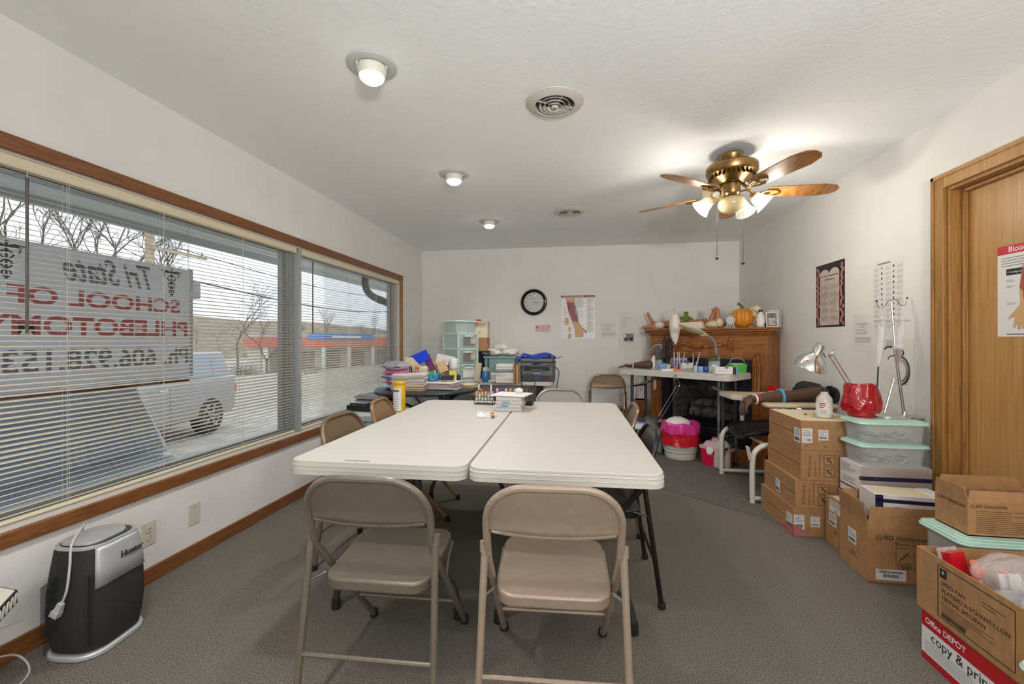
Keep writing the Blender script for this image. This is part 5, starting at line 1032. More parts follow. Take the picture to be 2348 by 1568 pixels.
b=MB(); b.prism([(.40,-.09),(.40,.03),(.12,.01),(.06,-.05),(.12,-.13),(.3,-.13)],.712,.75,'frame_white'); b.prism([(.385,-.085),(.385,.02),(.13,.0),(.08,-.05),(.13,-.12),(.3,-.12)],.75,.758,'pad_beige'); b.build('swing_tray',t,bev=.008)
b=MB(); b.box((-hw,.045,.37),(.05,.004,.11),'paper',(R(-12),0,R(8))); b.build('paper_tag',t)
# arm on the near arm rest
Za=3.34; A=lambda px,py,dz=0: D(px,py,Za+dz)
t=thing('practice_arm','brown practice arm with blue tourniquet lying along the arm rest of the draw chair','practice arm',A(1800,915)); o0=A(1800,915); L2=lambda px,py,dz=0: A(px,py,dz)-o0
def vv(px,py,r,dz=0,r2=None): p=L2(px,py,dz); return (p.x,p.y,p.z,r,r2 or r)
V=[vv(1898,902,.062,.05),vv(1862,904,.058,.04),vv(1830,908,.05,.03),vv(1795,909,.05,.02),vv(1765,911,.044,.01),vv(1742,913,.032),vv(1730,915,.028),vv(1722,917,.04,0,.03),vv(1713,921,.042,-.01,.028)]; E=ch(9)
uu=(L2(1702,936)-L2(1716,921)).normalized(); nn=Vector((0,0,-1)); vx=Vector((_c*0+_s*-1,_c,0)); vx=Vector((-_s,_c,0))
hand(V,E,8,L2(1712,922,-.005),uu,-vx,Vector((.6,0,-.8)),1.2,.7,.0105)
skin('arm',V,E,'skin_dark',t)
def band(px0,r,mtl,wd,name,py=910,dz=.01):
    c=L2(px0,py,dz); d=(L2(px0+10,py-.5,dz)-c).normalized(); s1=d.orthogonal().normalized(); s2=d.cross(s1); b=MB()
    b.tube([c+(s1*math.cos(R(a))+s2*math.sin(R(a)))*r for a in range(0,360,20)],wd,mtl,6,closed=True); b.build(name,t)
band(1732,.033,'white',.007,'wrist_band',915,0); band(1737,.036,'red',.004,'wrist_band',914,0); band(1789,.0535,'tealband',.011,'tourniquet',909.5,.02)
b=MB(); b.tube([L2(1900,903,.05),L2(1917,908,.06),L2(1924,914,.06)],[.066,.06,.03],'black',14); b.build('shoulder_cap',t)
for k in range(3):
    b=MB(); b.tube(bez([L2(1918,903+3*k,.06),L2(1930+2*k,914+2*k,.06),L2(1937+3*k,938,.05),L2(1939+3*k,962,.05)],6),.007,'dark',7); b.build('tube',t)
b=MB(); b.box((0,0,.035),(.06,.05,.05),'red',(0,0,.4)); b.box((0,0,.012),(.04,.04,.03),'white',(0,0,.4)); q=D(1771,891,3.95); solo(b,'red_clip','small red and white clamp behind the practice arm','clamp',(q.x,q.y,.759))
# ================= boxes and bins on the right =================
UY=Vector((0,-1,0)); NX=Vector((-1,0,0))
mat('label',(226,224,220),.5); mat('pinkstain',(190,110,112),.8,c2=(170,96,92),vs=30)
def lface(b,x,y,z): return Vector((x-.0007,y,z))
def barcode(b,o,u,v,a0,a1,b0,b1,rg=random.Random(5)):
    x=a0
    while x<a1:
        w=rg.choice((.0012,.002,.003)); b.rect(o,u,v,x,min(x+w,a1),b0,b1,'ink'); x+=w+rg.choice((.0012,.002))
def prlabel(b,o,u,v,w,h,big=None):
    b.rect(o,u,v,0,w,0,h,'label'); q=Vector(o)+Vector(u).cross(Vector(v))*.0006
    b.lines(q,u,v,w*.08,w*.92,h*.45,h*.92,4,'inkgrey',.35)
    if big: b.text(big,q+Vector(u)*w*.5+Vector(v)*h*.12,u,v,h*.26,'ink',bold=.01)
    else: barcode(b,q,u,v,w*.1,w*.85,h*.12,h*.34)
rg=random.Random(12)
tops=[0,.178,.354,.54,.726]; xo=[1.327,1.338,1.372,1.372]
for i,lb in enumerate(('bottom cardboard box of the four-high stack, with a reddish stain','second cardboard box from the floor in the four-high stack','third cardboard box from the floor in the four-high stack','topmost cardboard box of the four-high stack, with a white bottle on it')):
    w,d,h=.37,.47,tops[i+1]-tops[i]-.002; b=MB(); b.bx(0,w,0,d,0,h,'card')
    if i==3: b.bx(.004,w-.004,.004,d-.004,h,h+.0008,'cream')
    b.bx(-.0006,0,0,d,h*.5-.028,h*.5+.028,'tape'); b.bx(-.0009,0,0,d,h*.5-.002,h*.5+.002,'print_brown')
    of=Vector((0,-.0007,0)); ol=Vector((-.0012,0,0))
    if i in (1,2):
        for k,(x,z) in enumerate(((.13,h*.52),(.13,h*.12))):
            o=of+Vector((x,0,z)); sz=.065
            for a0,a1,b0,b1 in ((0,sz,0,.003),(0,sz,sz-.003,sz),(0,.003,0,sz),(sz-.003,sz,0,sz)): b.rect(o,UX,VZ,a0,a1,b0,b1,'print_brown')
            b.tube([o+UX*.015+VZ*.05,o+UX*.045+VZ*.015],.003,'print_brown',4); b.tube([o+UX*.02+VZ*.02,o+UX*.03+VZ*.045,o+UX*.05+VZ*.05],.002,'print_brown',4)
        b.rect(of,UX,VZ,.105,.108,h*.1,h*.95,'print_brown'); b.text('BD Vacutainer',of+UX*.055+VZ*(h*.12),VZ,-UX,.022,'print_brown','LEFT'); b.text('Blood Collection',of+UX*.085+VZ*(h*.12),VZ,-UX,.014,'print_brown','LEFT')
    if i in (3,0):
        prlabel(b,of+UX*.005+VZ*(h*.25),UX,VZ,.06,.09,'1 28' if i==3 else None); prlabel(b,of+UX*.1+VZ*(h*.35),UX,VZ,.055,.065); prlabel(b,ol+Vector((0,.085,h*.22)),UY,VZ,.08,.09)
        if i==3: b.text('4',of+UX*.03+VZ*.02,UX,VZ,.02,'print_brown'); b.text('48',of+UX*.14+VZ*.02,UX,VZ,.018,'print_brown')
    if i==0:
        b.poly([ol+Vector((-.0006,y,z)) for y,z in ((.0,.005),(.0,.07),(.06,.06),(.13,.03),(.2,.005))],'pinkstain'); b.poly([of+Vector((x,-.0012,z)) for x,z in ((0,.003),(.06,.003),(.05,.05),(0,.075))],'pinkstain')
    if i in (2,): prlabel(b,ol+Vector((0,.46,h*.3)),UY,VZ,.0,.0) if 0 else None
    if i==1: prlabel(b,ol+Vector((0,.28,h*.1)),UY,VZ,.07,.085)
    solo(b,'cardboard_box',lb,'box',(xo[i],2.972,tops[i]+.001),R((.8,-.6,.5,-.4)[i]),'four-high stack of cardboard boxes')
p=G(1890,956,.728); tb=bottle('plastic_bottle','white plastic bottle with pink print and black cap on top of the tall box stack','bottle',(p.x,p.y,.728),.046,.19,'milky','black','paper',caph=.13,neck=.4,capr=.36)
b=MB(); b.fit('BLEACH',(0,0,0),UX,VZ,.0,.0,'red') if 0 else b.cyl((0,0,.004),(.07,.01,.004),.003,'clear_plastic',n=6); b.box((-.008,0,.004),(.016,.01,.005),'dark'); p=G(1850,951,.728); solo(b,'needle','small clear and dark needle lying on the top box','needle',(p.x,p.y,.728))
b=MB(); b.ell((0,0,.006),(.018,.014,.007),'cotton',10,7,jit=.1,rg=rg); p=G(1832,939,.728); solo(b,'cotton_wad','white cotton wad on the top box behind the bottle','cotton',(p.x,p.y,.728))
lb_=[c for c in tb.children if c.name.startswith('paper_label')][0]
b=MB()
for k in range(3): b.tube([(.0472*math.cos(R(a)),.0472*math.sin(R(a)),.092-.013*k) for a in range(212,262-8*k,10)],.0035,'folder_rose' if 'folder_rose' in MATS else mat('folder_rose',(206,60,96),.5),5)
for k in range(4): b.tube([(.0472*math.cos(R(a)),.0472*math.sin(R(a)),.05-.007*k) for a in range(210,270,10)],.001,'inkgrey',4)
b.build('print',lb_)
# closed box, white carton, bins
b=MB(); w,d,h=.44,.225,.278; b.bx(0,w,0,d,0,h,'card'); ol=Vector((-.0007,0,0)); b.bx(-.0006,0,.09,.14,0,.06,'tape'); prlabel(b,ol+Vector((0,.185,h*.72)),UY,VZ,.13,.07,'1 28'); prlabel(b,ol+Vector((0,.19,h*.42)),UY,VZ,.08,.075); b.bx(.02,.12,.02,.2,h,h+.0006,'label'); b.text('BD',ol+Vector((0,.12,.08)),UY,VZ,.02,'print_brown')
solo(b,'cardboard_box','closed cardboard box with two white labels under the white carton','box',(1.5,2.722,.001))
b=MB(); w,d,h=.355,.2,.232; b.bx(0,w,0,d,0,h,'box_white'); of=Vector((0,-.0007,0)); ol=Vector((-.0007,0,0)); mat('carton_grey',(172,162,156),.6); mat('violet',(120,40,110),.5)
b.rect(of,UX,VZ,0,w,0,h,'carton_grey'); b.rect(of+Vector((0,-.0004,0)),UX,VZ,0,w,h*.66,h*.76,'navy'); b.rect(ol,UY,VZ,-.2,0,h*.36,h*.40,'violet'); b.rect(ol,UY,VZ,-.2,0,h*.14,h*.2,'navy'); b.rect(ol,UY,VZ,-.015,0,h*.66,h*.76,'navy'); b.lines(ol,UY,VZ,-.19,-.03,h*.72,h*.93,5,'inkgrey',.3); b.lines(ol,UY,VZ,-.17,-.04,h*.46,h*.62,3,'inkgrey',.3); b.text('MONOJECT',ol+Vector((0,.08,h*.04)),UY,VZ,.02,'navy')
q=of+Vector((.07,-.0004,h*.18)); b.poly([q+UX*(.03*math.cos(R(a)))+VZ*(.03*math.sin(R(a))) for a in range(0,181,20)],'ink'); b.lines(of,UX,VZ,.25,.34,.02,.05,2,'ink',.4)
solo(b,'white_carton','white and grey carton with navy and purple stripes under the mint-lidded bins','box',(1.578,2.742,.281))
def bin_(label,loc,w,d,h,rz=0.,group=None,lidr=.03):
    t=thing('storage_bin',label,'storage bin',loc,rz,group)
    b=MB(); tray(b,w*.86,d*.82,h-.012,.003,'bin_clear',.03,0,1.09); b.build('tub',t)
    b=MB(); b.prism(rrect(w,d,.035,6),h-.016,h-.002,'mint'); b.prism(rrect(w-.03,d-.03,.03,6),h-.002,h+.004,'mint'); b.prism(rrect(w+.008,d+.008,.038,6),h-.018,h-.01,'mint'); b.build('lid',t,bev=.003); return t
def clutter(name,label,loc,w,d,n,mats,seed,L_=.09,cat='supplies',zh=.03):
    rg=random.Random(seed); b=MB()
    for k in range(n):
        x,y=rg.uniform(-w/2,w/2),rg.uniform(-d/2,d/2); a=rg.uniform(0,PI); z=.006+rg.uniform(0,zh); l=L_*rg.uniform(.5,1); dx,dy=math.cos(a)*l/2,math.sin(a)*l/2
        dx=max(-w/2-x,min(w/2-x,dx)); dy=max(-d/2-y,min(d/2-y,dy)); m_=rg.choice(mats)
        if rg.random()<.6: b.cyl((x-dx*.9,y-dy*.9,z),(x+dx*.9,y+dy*.9,z+rg.uniform(-.003,.01)),rg.uniform(.004,.008),m_,n=7)
        else: b.box((x,y,z),(abs(dx)+.012,abs(dy)+.01,.006),m_,(0,0,a*.2))
    o=solo(b,name,label,cat,loc); o['kind']='stuff'; return o
for i,(z,lb,sl) in enumerate(((.514,'lower clear bin with mint lid on the white carton','clear packets and dark tools loose in the lower mint-lidded bin'),(.643,'upper clear bin with mint lid carrying the drip stand','clear packets and dark tools loose in the upper mint-lidded bin'))):
    bin_(lb,(1.752,2.842,z),.36,.215,.125,0,'two mint-lidded bins stacked'); clutter('loose_supplies',sl,(1.752,2.842,z+.004),.24,.11,34,('dark','lightgrey','clear_plastic','offwhite','grey'),20+i)
ZB=.7735
# drip stand on the upper bin
Zs=2.62; Q=lambda px,py,dz=0.: D(px,py,Zs+dz); b0=Vector((*Q(2064,958)[:2],ZB)); b0.y=min(b0.y,2.91)
t=thing('drip_stand','small chrome drip stand with hooks on the upper bin by the right wall','stand',b0); q=lambda px,py,dz=0.: Q(px,py,dz)-b0
b=MB(); b.prism([(x*.15-.03,y*.075) for x,y in [(math.cos(R(a)),math.sin(R(a))) for a in range(0,360,18)]],0,.006,'chrome'); b.lathe([(.02,.006),(.012,.02),(.012,.035)],'chrome',14); b.build('base_plate',t)
b=MB(); b.tube([(0,0,.006),q(2052,800)],.0075,'steel',10); b.tube([q(2053,815),q(2044,694)],.0042,'steel',8); b.tube(bez([q(2010,690),q(2013,702),q(2021,706),q(2030,700),q(2036,691),q(2044,688),q(2056,687),q(2062,697),q(2070,701),q(2077,697),q(2080,683)],4),.0026,'steel',6); b.ell(q(2010,690),.006,'dark',8,6); b.ell(q(2080,683),.006,'dark',8,6); b.build('hook_pole',t)
b=MB(); b.tube([q(2050,868),q(2028,945,.0)],.005,'steel',8); b.tube([q(2051,815),q(2040,817),q(2036,823)],.003,'dark',6); b.build('side_strut',t)
mat('blood',(130,60,70),.3,alpha=.8)
for i,(pts,lb) in enumerate(((((2021,705),(2023,735),(2014,840),7),'clear tapered drip bag on the left hook of the drip stand'),(((2069,702),(2068,735),(2058,838),7.5),'clear drip bag with reddish fluid on the right hook of the drip stand'))):
    (hx,hy),(tx,ty),(bx_,by),wd=pts; tp=Q(hx,hy,-.02); t=thing('drip_bag',lb,'bag',tp,0,'bags on the drip stand'); q2=lambda px,py: Q(px,py,-.02)-tp
    a,c_=q2(tx,ty),q2(bx_,by); b=MB(); P=[a.lerp(c_,k/8) for k in range(9)]; b.tube(P,[.016,.022,.024,.024,.023,.022,.021,.018,.006],'bag_clear',12,flat=.6); b.build('bag',t)
    b=MB(); b.tube([(0,0,0),a+Vector((0,0,.0))],.005,'bag_clear',8); b.tube([a+Vector((-.04,0,.002)),a+Vector((.04,0,.002))],.006,'lightgrey',8); b.build('neck',t)
    if i: b=MB(); b.tube([a.lerp(c_,k/8) for k in (5,6,7,7.8)],[.016,.017,.014,.004],'blood',10,flat=.6); b.build('fluid',t)
    else: b=MB(); b.tube(bez([c_,q2(2013,860),q2(2012,880),q2(2010,893)],4),.004,'dark',7); b.build('drip_tube',t)
# red bag lined cup
p=G(1992,957,ZB); t=thing('red_cup','red pot lined with a glossy dark red bag on the upper bin','pot',(p.x-.01,p.y+.055,ZB))
mat('bag_darkred',(170,12,28),.14,bump=.6,bs=16,dist=.02,spec=.7)
b=MB(); b.lathe([(.06,0),(.068,.006),(.07,.05),(.07,.17),(.06,.17),(.055,.02)],'red',24); b.build('pot_body',t)
b=MB(); crumple(b,[(.088,.03),(.094,.05),(.09,.09),(.083,.13),(.076,.17),(.072,.19),(.062,.188),(.055,.14)],'bag_darkred',36,.006,9,6); b.build('liner_bag',t,ang=75)
# chrome desk lamp
Zl=2.84; Q=lambda px,py,dz=0.: D(px,py,Zl+dz); b0=Vector((*Q(1958,900)[:2],.729)); t=thing('desk_lamp','chrome desk lamp with a large bell shade on a two-bar arm behind the red pot','lamp',b0); q=lambda px,py,dz=0.: Q(px,py,dz)-b0
b=MB(); b.lathe([(.05,0),(.048,.012),(.012,.02),(.01,.05)],'chrome',20); b.tube([(0,0,.03),q(1957,897)],.007,'chrome',8); b.build('lamp_base',t)
for dx,dy in ((-3,3),(4,-2)): b=MB(); b.cyl(q(1955+dx,893+dy),q(1906+dx,815+dy),.0042,'chrome',n=8); b.build('arm_bar',t)
b=MB(); b.tube(bez([q(1908,814),q(1899,812),q(1893,818),q(1888,810),q(1884,806)],4),.006,'chrome',8); b.ell(q(1902,813),.012,'steel',10,7); b.tube(bez([q(1905,812),q(1912,804),q(1909,803)],4),.002,'steel',6); b.build('knuckle',t)
a=q(1880,796); c_=q(1852,838); ax=(c_-a); ax=(ax+Vector((0.03,.05,-.02))).normalized(); zz=ax; xx=zz.orthogonal().normalized(); yy=zz.cross(xx); M4=Matrix(((xx.x,yy.x,zz.x,a.x),(xx.y,yy.y,zz.y,a.y),(xx.z,yy.z,zz.z,a.z),(0,0,0,1)))
b=MB(); b.T=M4; b.lathe([(.022,-.02),(.03,-.018),(.031,.045),(.036,.055),(.062,.075),(.088,.105),(.102,.14),(.104,.15),(.1,.15),(.085,.108),(.058,.08)],'chrome',36,cap=False); b.lathe([(.001,-.021),(.022,-.02)],'chrome',20,cap=False); b.build('lamp_shade',t)
b=MB(); b.T=M4; b.ell((0,0,.1),(.03,.03,.04),'milky',14,9); b.build('bulb',t)
# open carton of cartons
def open_box(label,loc,w,d,h,rz,th=.004,flaps=(),deco=None,mt='card',group=None,bottom=True):
    t=thing('cardboard_box',label,'box',loc,rz,group)
    b=MB(); b.bx(0,w,0,th,0,h,mt).bx(0,w,d-th,d,0,h,mt).bx(0,th,th,d-th,0,h,mt).bx(w-th,w,th,d-th,0,h,mt); b.bx(0,w,0,d,0,.004,mt)
    if deco: deco(b,w,d,h)
    b.build('box_body',t)
    for sd,L_,an in flaps:   # an: degrees from straight up, outward positive
        a=R(an); b=MB()
        if sd in 'fb':
            y=0 if sd=='f' else d; s=-1 if sd=='f' else 1; o=Vector((0,y,h)); v=Vector((0,s*math.sin(a),math.cos(a))); n=Vector((0,-s*math.cos(a)*0-s,0))*0; pts=[o,o+UX*w,o+UX*(w-.02)+v*L_,o+UX*.02+v*L_]; off=Vector((0,-s*th*math.cos(a),th*math.sin(a)))
        else:
            x=0 if sd=='l' else w; s=-1 if sd=='l' else 1; o=Vector((x,0,h)); v=Vector((s*math.sin(a),0,math.cos(a))); Y=Vector((0,1,0)); pts=[o,o+Y*d,o+Y*(d-.012)+v*L_,o+Y*.012+v*L_]; off=Vector((-s*th*math.cos(a),0,th*math.sin(a)))
        b.add(pts+[p+off for p in pts],[(0,1,2,3),(4,5,6,7),(0,1,5,4),(1,2,6,5),(2,3,7,6),(3,0,4,7)],mt); b.build('flap',t)
    return t
def logo(b,o,u,v,s,mt): n=Vector(u).cross(Vector(v)); b.tube([Vector(o)+Vector(u)*s*math.cos(R(a))+Vector(v)*s*math.sin(R(a))-n*.001 for a in range(0,360,24)],s*.22,mt,5,closed=True,flat=.15); b.rect(Vector(o)+n*.0006,u,v,-s*.9,s*.5,-s*.12,s*.12,mt)
def d_vac(b,w,d,h):
    of=Vector((0,-.0008,0)); ol=Vector((-.0008,0,0)); logo(b,of+UX*.05+VZ*(h*.78),UX,VZ,.014,'print_brown'); b.text('BD',of+UX*.072+VZ*(h*.755),UX,VZ,.034,'print_brown','LEFT',bold=.015); b.text('Vacutainer',of+UX*.125+VZ*(h*.755),UX,VZ,.034,'print_brown','LEFT'); b.text('Blood Collection',of+UX*.125+VZ*(h*.67),UX,VZ,.024,'print_brown','LEFT')
    for x in (.125,.215):
        o=of+UX*x+VZ*(h*.36); sz=.08
        for a0,a1,b0,b1 in ((0,sz,0,.002),(0,sz,sz-.002,sz),(0,.002,0,sz),(sz-.002,sz,0,sz)): b.rect(o,UX,VZ,a0,a1,b0,b1,'print_brown')
        b.tube([o+UX*.02+VZ*.02,o+UX*.055+VZ*.06],.006,'print_brown',4,flat=.2); b.tube([o+UX*.012+VZ*.012,o+UX*.02+VZ*.02],.002,'print_brown',4)
    b.text('1000 (10x100)',of+UX*.13+VZ*(h*.26),UX,VZ,.032,'print_brown','LEFT',bold=.01); b.rect(of-Vector((0,.0004,0)),UX,VZ,.035,.17,h*.06,h*.25,'label'); q=of-Vector((0,.0009,0)); barcode(b,q,UX,VZ,.05,.155,h*.185,h*.22); barcode(b,q,UX,VZ,.07,.14,h*.11,h*.165); b.text('REF 366480',q+UX*.045+VZ*(h*.228),UX,VZ,.008,'ink','LEFT')
    prlabel(b,ol+Vector((0,.17,h*.48)),UY,VZ,.075,.075); b.bx(-.0006,0,.1,.15,h*.75,h,'tape'); b.bx(-.0006,0,.1,.15,0,h*.2,'tape'); b.lines(ol,UY,VZ,-.16,-.1,h*.25,h*.35,2,'print_brown',.3)
t=open_box('open blood collection tube box with flaps up, holding white cartons','',0,0,0,0) if 0 else open_box('open cardboard box of blood collection supplies holding white and navy cartons',(1.448,2.463,.001),.42,.25,.292,R(-1.5),flaps=(('l',.105,8),('r',.105,20),('b',.1,6),('f',.09,-4)),deco=d_vac)
b=MB(); prlabel(b,(0,0,0),UX,VZ,.07,.055); o=solo(b,'address_label','small printed label stuck on the raised front flap','label',(1.475,2.462,.30)) if 0 else None
def d_mag(b,w,d,h):
    of=Vector((0,-d/2-.0007,0)); b.rect(of,UX,VZ,-w/2,w/2,h*.72,h*.86,'navy'); b.rect(of,UX,VZ,-w/2,-w/2+.035,0,h,'navy'); b.rect((0,0,h+.0006),UX,Vector((0,1,0)),-w/2+.02,w/2-.02,-d/2+.02,d/2-.02,'cream'); b.text('Magellan',of+UX*-.05+VZ*(h*.2),UX,VZ,.02,'ink','LEFT'); b.text('C>',of+UX*-.05+VZ*(h*.5),UX,VZ,.02,'ink','LEFT',bold=.02); b.rect((-w/2-.0007,0,0),UY,VZ,-d/2,-d/2+.03,0,h,'box_white')
carton('white_carton','white and navy carton with cream top sticking out of the open supplies box','box',(1.668,2.60,.285),.27,.16,.14,'box_white',R(-6),deco=d_mag)
b=MB(); b.bx(-.03,.03,-.06,.06,0,.17,'box_white'); b.rect((-.0307,0,0),UY,VZ,-.06,.06,.045,.075,'purple'); b.rect((0,-.0607,0),UX,VZ,-.03,.03,.045,.075,'purple'); b.lines((-.0309,0,0),UY,VZ,-.03,.04,.09,.12,3,'inkgrey',.3); solo(b,'white_carton','narrow white carton with purple band at the right end of the open supplies box','box',(1.825,2.6,.26),R(4))
# tall clear tote with mint lid, small open box on it
t=thing('storage_bin','big clear bin with mint lid under the small open cardboard box','storage bin',(1.735,2.125,.001))
b=MB(); tray(b,.37,.2,.405,.003,'bin_clear',.03,0,1.08); b.build('tub',t); b=MB(); b.prism(rrect(.43,.25,.04,6),.408,.42,'mint'); b.prism(rrect(.4,.22,.035,6),.42,.426,'mint'); b.prism(rrect(.44,.26,.042,6),.4,.41,'mint'); b.build('lid',t,bev=.003)
clutter('loose_supplies','clear and purple packets loose inside the big mint-lidded bin',(1.735,2.125,.006),.28,.13,60,('clear_plastic','lightgrey','lilac','offwhite','grey'),31,zh=.3)
def d_sg(b,w,d,h):
    of=Vector((0,-.0008,0)); ol=Vector((-.0008,0,0)); logo(b,ol+Vector((0,d-.02,h*.82)),UY,VZ,.008,'print_brown'); b.text('BD SafetyGlide',ol+Vector((0,d-.034,h*.79)),UY,VZ,.02,'print_brown','LEFT',bold=.012); logo(b,of+UX*.018+VZ*(h*.86),UX,VZ,.008,'print_brown'); b.text('BD SafetyGlide',of+UX*.03+VZ*(h*.835),UX,VZ,.018,'print_brown','LEFT',bold=.012); b.lines(of,UX,VZ,.03,.26,h*.08,h*.76,12,'print_brown',.22); b.bx(-.0006,0,d*.4,d*.66,h*.3,h,'tape') if 0 else None
open_box('small open cardboard box with flaps up standing on the big mint-lidded bin',(1.573,2.05,.428),.33,.165,.139,0,flaps=(('l',.055,6),('r',.06,35),('b',.065,-3),('f',.045,-20)),deco=d_sg)
# copy paper case and open specimen box
b=MB(); w,d,h=.42,.43,.187; b.bx(0,w,0,d,0,h,'box_white'); ol=Vector((-.0008,d/2,0)); b.rect(ol,UY,VZ,-d/2,d/2,h*.68,h,'red'); b.rect(ol,UY,VZ,-d/2,d/2,0,h*.14,'red'); b.text('Office DEPOT',ol-NX*-.0006+Vector((-.0006,.195,h*.78)),UY,VZ,.03,'white','LEFT',bold=.02); b.text('copy & print',ol+Vector((-.0006,.17,h*.47)),UY,VZ,.05,'ink','LEFT'); b.lines(ol+Vector((-.0006,0,0)),UY,VZ,-.2,.18,h*.18,h*.44,6,'inkgrey',.2); b.rect((0,-.0007,0),UX,VZ,0,w,h*.68,h,'red'); b.rect((0,d+.0007,0),UX,VZ,0,w,h*.68,h,'red')
solo(b,'paper_case','red and white copy paper case under the open specimen pan box','box',(1.318,1.49,.001))
def d_spec(b,w,d,h):
    ol=Vector((-.0009,0,0)); y0=d-.1; L_=.29
    for a0,a1,b0,b1 in ((0,L_,h*.1,h*.1+.003),(0,L_,h*.9,h*.9+.003),(0,.003,h*.1,h*.9),(L_-.003,L_,h*.1,h*.9)): b.rect(ol+Vector((0,y0,0)),UY,VZ,a0,a1,b0,b1,'ink')
    o=ol+Vector((0,y0-.018,0)); b.rect(o,UY,VZ,-.008,.022,h*.73,h*.87,'ink'); b.text('+',o+Vector((-.0005,-.007,h*.77)),UY,VZ,.03,'label'); 
    for k,s in enumerate(('SPECI-PAN','PLATEAU A ECHANTILLON','ORINAL SPECIPAN')): b.text(s,o+Vector((0,0,h*(.62-.11*k))),UY,VZ,.021,'print_brown','LEFT',bold=.012)
    b.lines(o,UY,VZ,0,.2,h*.2,h*.36,5,'print_brown',.25); barcode(b,o,UY,VZ,0,.1,h*.13,h*.2); b.lines(o,UY,VZ,.16,.25,h*.68,h*.78,2,'print_brown',.25); b.bx(-.0006,0,d-.03,d,h*.5,h,'tape'); b.bx(-.0006,0,.0,.06,h*.3,h,'tape')
open_box('large open cardboard specimen pan box on the copy paper case, full of clear bags',(1.312,1.492,.19),.43,.44,.235,R(.4),deco=d_spec,th=.005)
mat('bag_orange',(240,110,60),.2,alpha=.85); mat('redpack',(196,20,34),.3)
b=MB(); b.box((0,0,.06),(.07,.03,.12),'redpack',(R(-15),0,R(20))); solo(b,'red_packet','red packet in a clear sleeve at the far corner of the specimen pan box','packet',(1.40,1.87,.31))
b=MB(); b.box((0,0,.07),(.09,.004,.14),'bag_clear',(R(-12),0,R(20))); solo(b,'clear_sleeve','clear sleeve standing around the red packet','packet',(1.39,1.885,.30))
b=MB(); b.box((0,0,.05),(.035,.02,.12),'bag_orange',(R(-10),R(20),R(60))); 
for k in range(5): b.ell((.01*math.cos(k*2.),.012*math.sin(k*2.),.02+.02*k),.012,'orange',9,6)
solo(b,'orange_packet','orange striped packet next to the red packet in the specimen box','packet',(1.435,1.83,.31))
def puff(b,r,mt,seed,amp=.16,n=34,m=20):
    rg=random.Random(seed); ph=[rg.uniform(0,6.28) for _ in range(6)]; vs=[]
    for i in range(m+1):
        th=PI*i/m
        for k in range(n):
            a=2*PI*k/n; q=1+amp*(math.sin(3*a+ph[0]+2*th)*.5+math.sin(5*a+ph[1]-3*th)*.35+math.sin(4*th+ph[2])*.3+math.sin(9*a+4*th+ph[3])*.22+math.sin(14*a-7*th+ph[4])*.14)*math.sin(th); vs.append((r[0]*math.sin(th)*math.cos(a)*q,r[1]*math.sin(th)*math.sin(a)*q,-r[2]*math.cos(th)*q))
    return b.add(vs,[(i*n+k,i*n+(k+1)%n,(i+1)*n+(k+1)%n,(i+1)*n+k) for i in range(m) for k in range(n)],mt)
for i,(x,y,z,r_,lb) in enumerate(((1.50,1.745,.40,(.11,.1,.085),'big crumpled clear plastic bag bulging out of the specimen box'),(1.60,1.64,.37,(.06,.07,.06),'clear bag of orange pieces behind the tray of tubes'))):
    t=thing('plastic_bag',lb,'bag',(x,y,z)); b=MB(); puff(b,r_,'bag_clear',40+i); b.build('bag_film',t,ang=80)
    b=MB()
    for k in range(7): b.box((.05*math.cos(k*1.9),.045*math.sin(k*1.9),-.02+.014*(k%4)),(.055,.03,.01),('bag_orange','orange','label')[k%3],(k*.5,k*.9,k))
    o=b.build('contents',t); o['kind']='stuff'
t=thing('tube_tray','pale tray of capped tubes at the near end of the specimen box','tray',(1.44,1.585,.355),R(6)); b=MB(); tray(b,.19,.14,.055,.003,'bin_clear',.02,0,1.1); b.build('tray_body',t)
rg=random.Random(15)
for k in range(12):
    t=MB(); c_=('purple','purple','red','lilac')[k%4]; t.cyl((0,0,0),(.06,0,0),.007,'clear_plastic',n=10).cyl((.058,0,0),(.08,0,0),.0095,c_,n=10); solo(t,'blood_tube',('purple-capped tube heaped in the pale tray of the specimen box','purple-capped tube heaped in the pale tray of the specimen box','red-capped tube heaped in the pale tray of the specimen box','lilac-capped tube heaped in the pale tray of the specimen box')[k%4],'test tube',(1.44+rg.uniform(-.06,.02),1.585+rg.uniform(-.045,.045),.37+.011*(k//4)),0,'capped tubes in the pale tray',rot=(0,R(-8),rg.uniform(-1.2,1.2)))
b=MB(); b.bx(-.12,.12,-.08,.08,0,.09,'cream'); solo(b,'pad_stack','stack of pale pads filling the bottom of the specimen box','pads',(1.5,1.64,.197)); b=MB(); b.bx(-.2,.2,-.2,.2,0,.105,'bag_dark'); 
b=MB(); b.prism(rrect(.36,.38,.02),0,.06,'offwhite'); solo(b,'pad_stack','flat pile of white specimen pans at the base of the specimen box','pans',(1.527,1.712,.197)) if 0 else None
bin_('clear bin with mint lid at the bottom right corner, nearest the camera',(1.40,1.29,.001),.38,.28,.335)
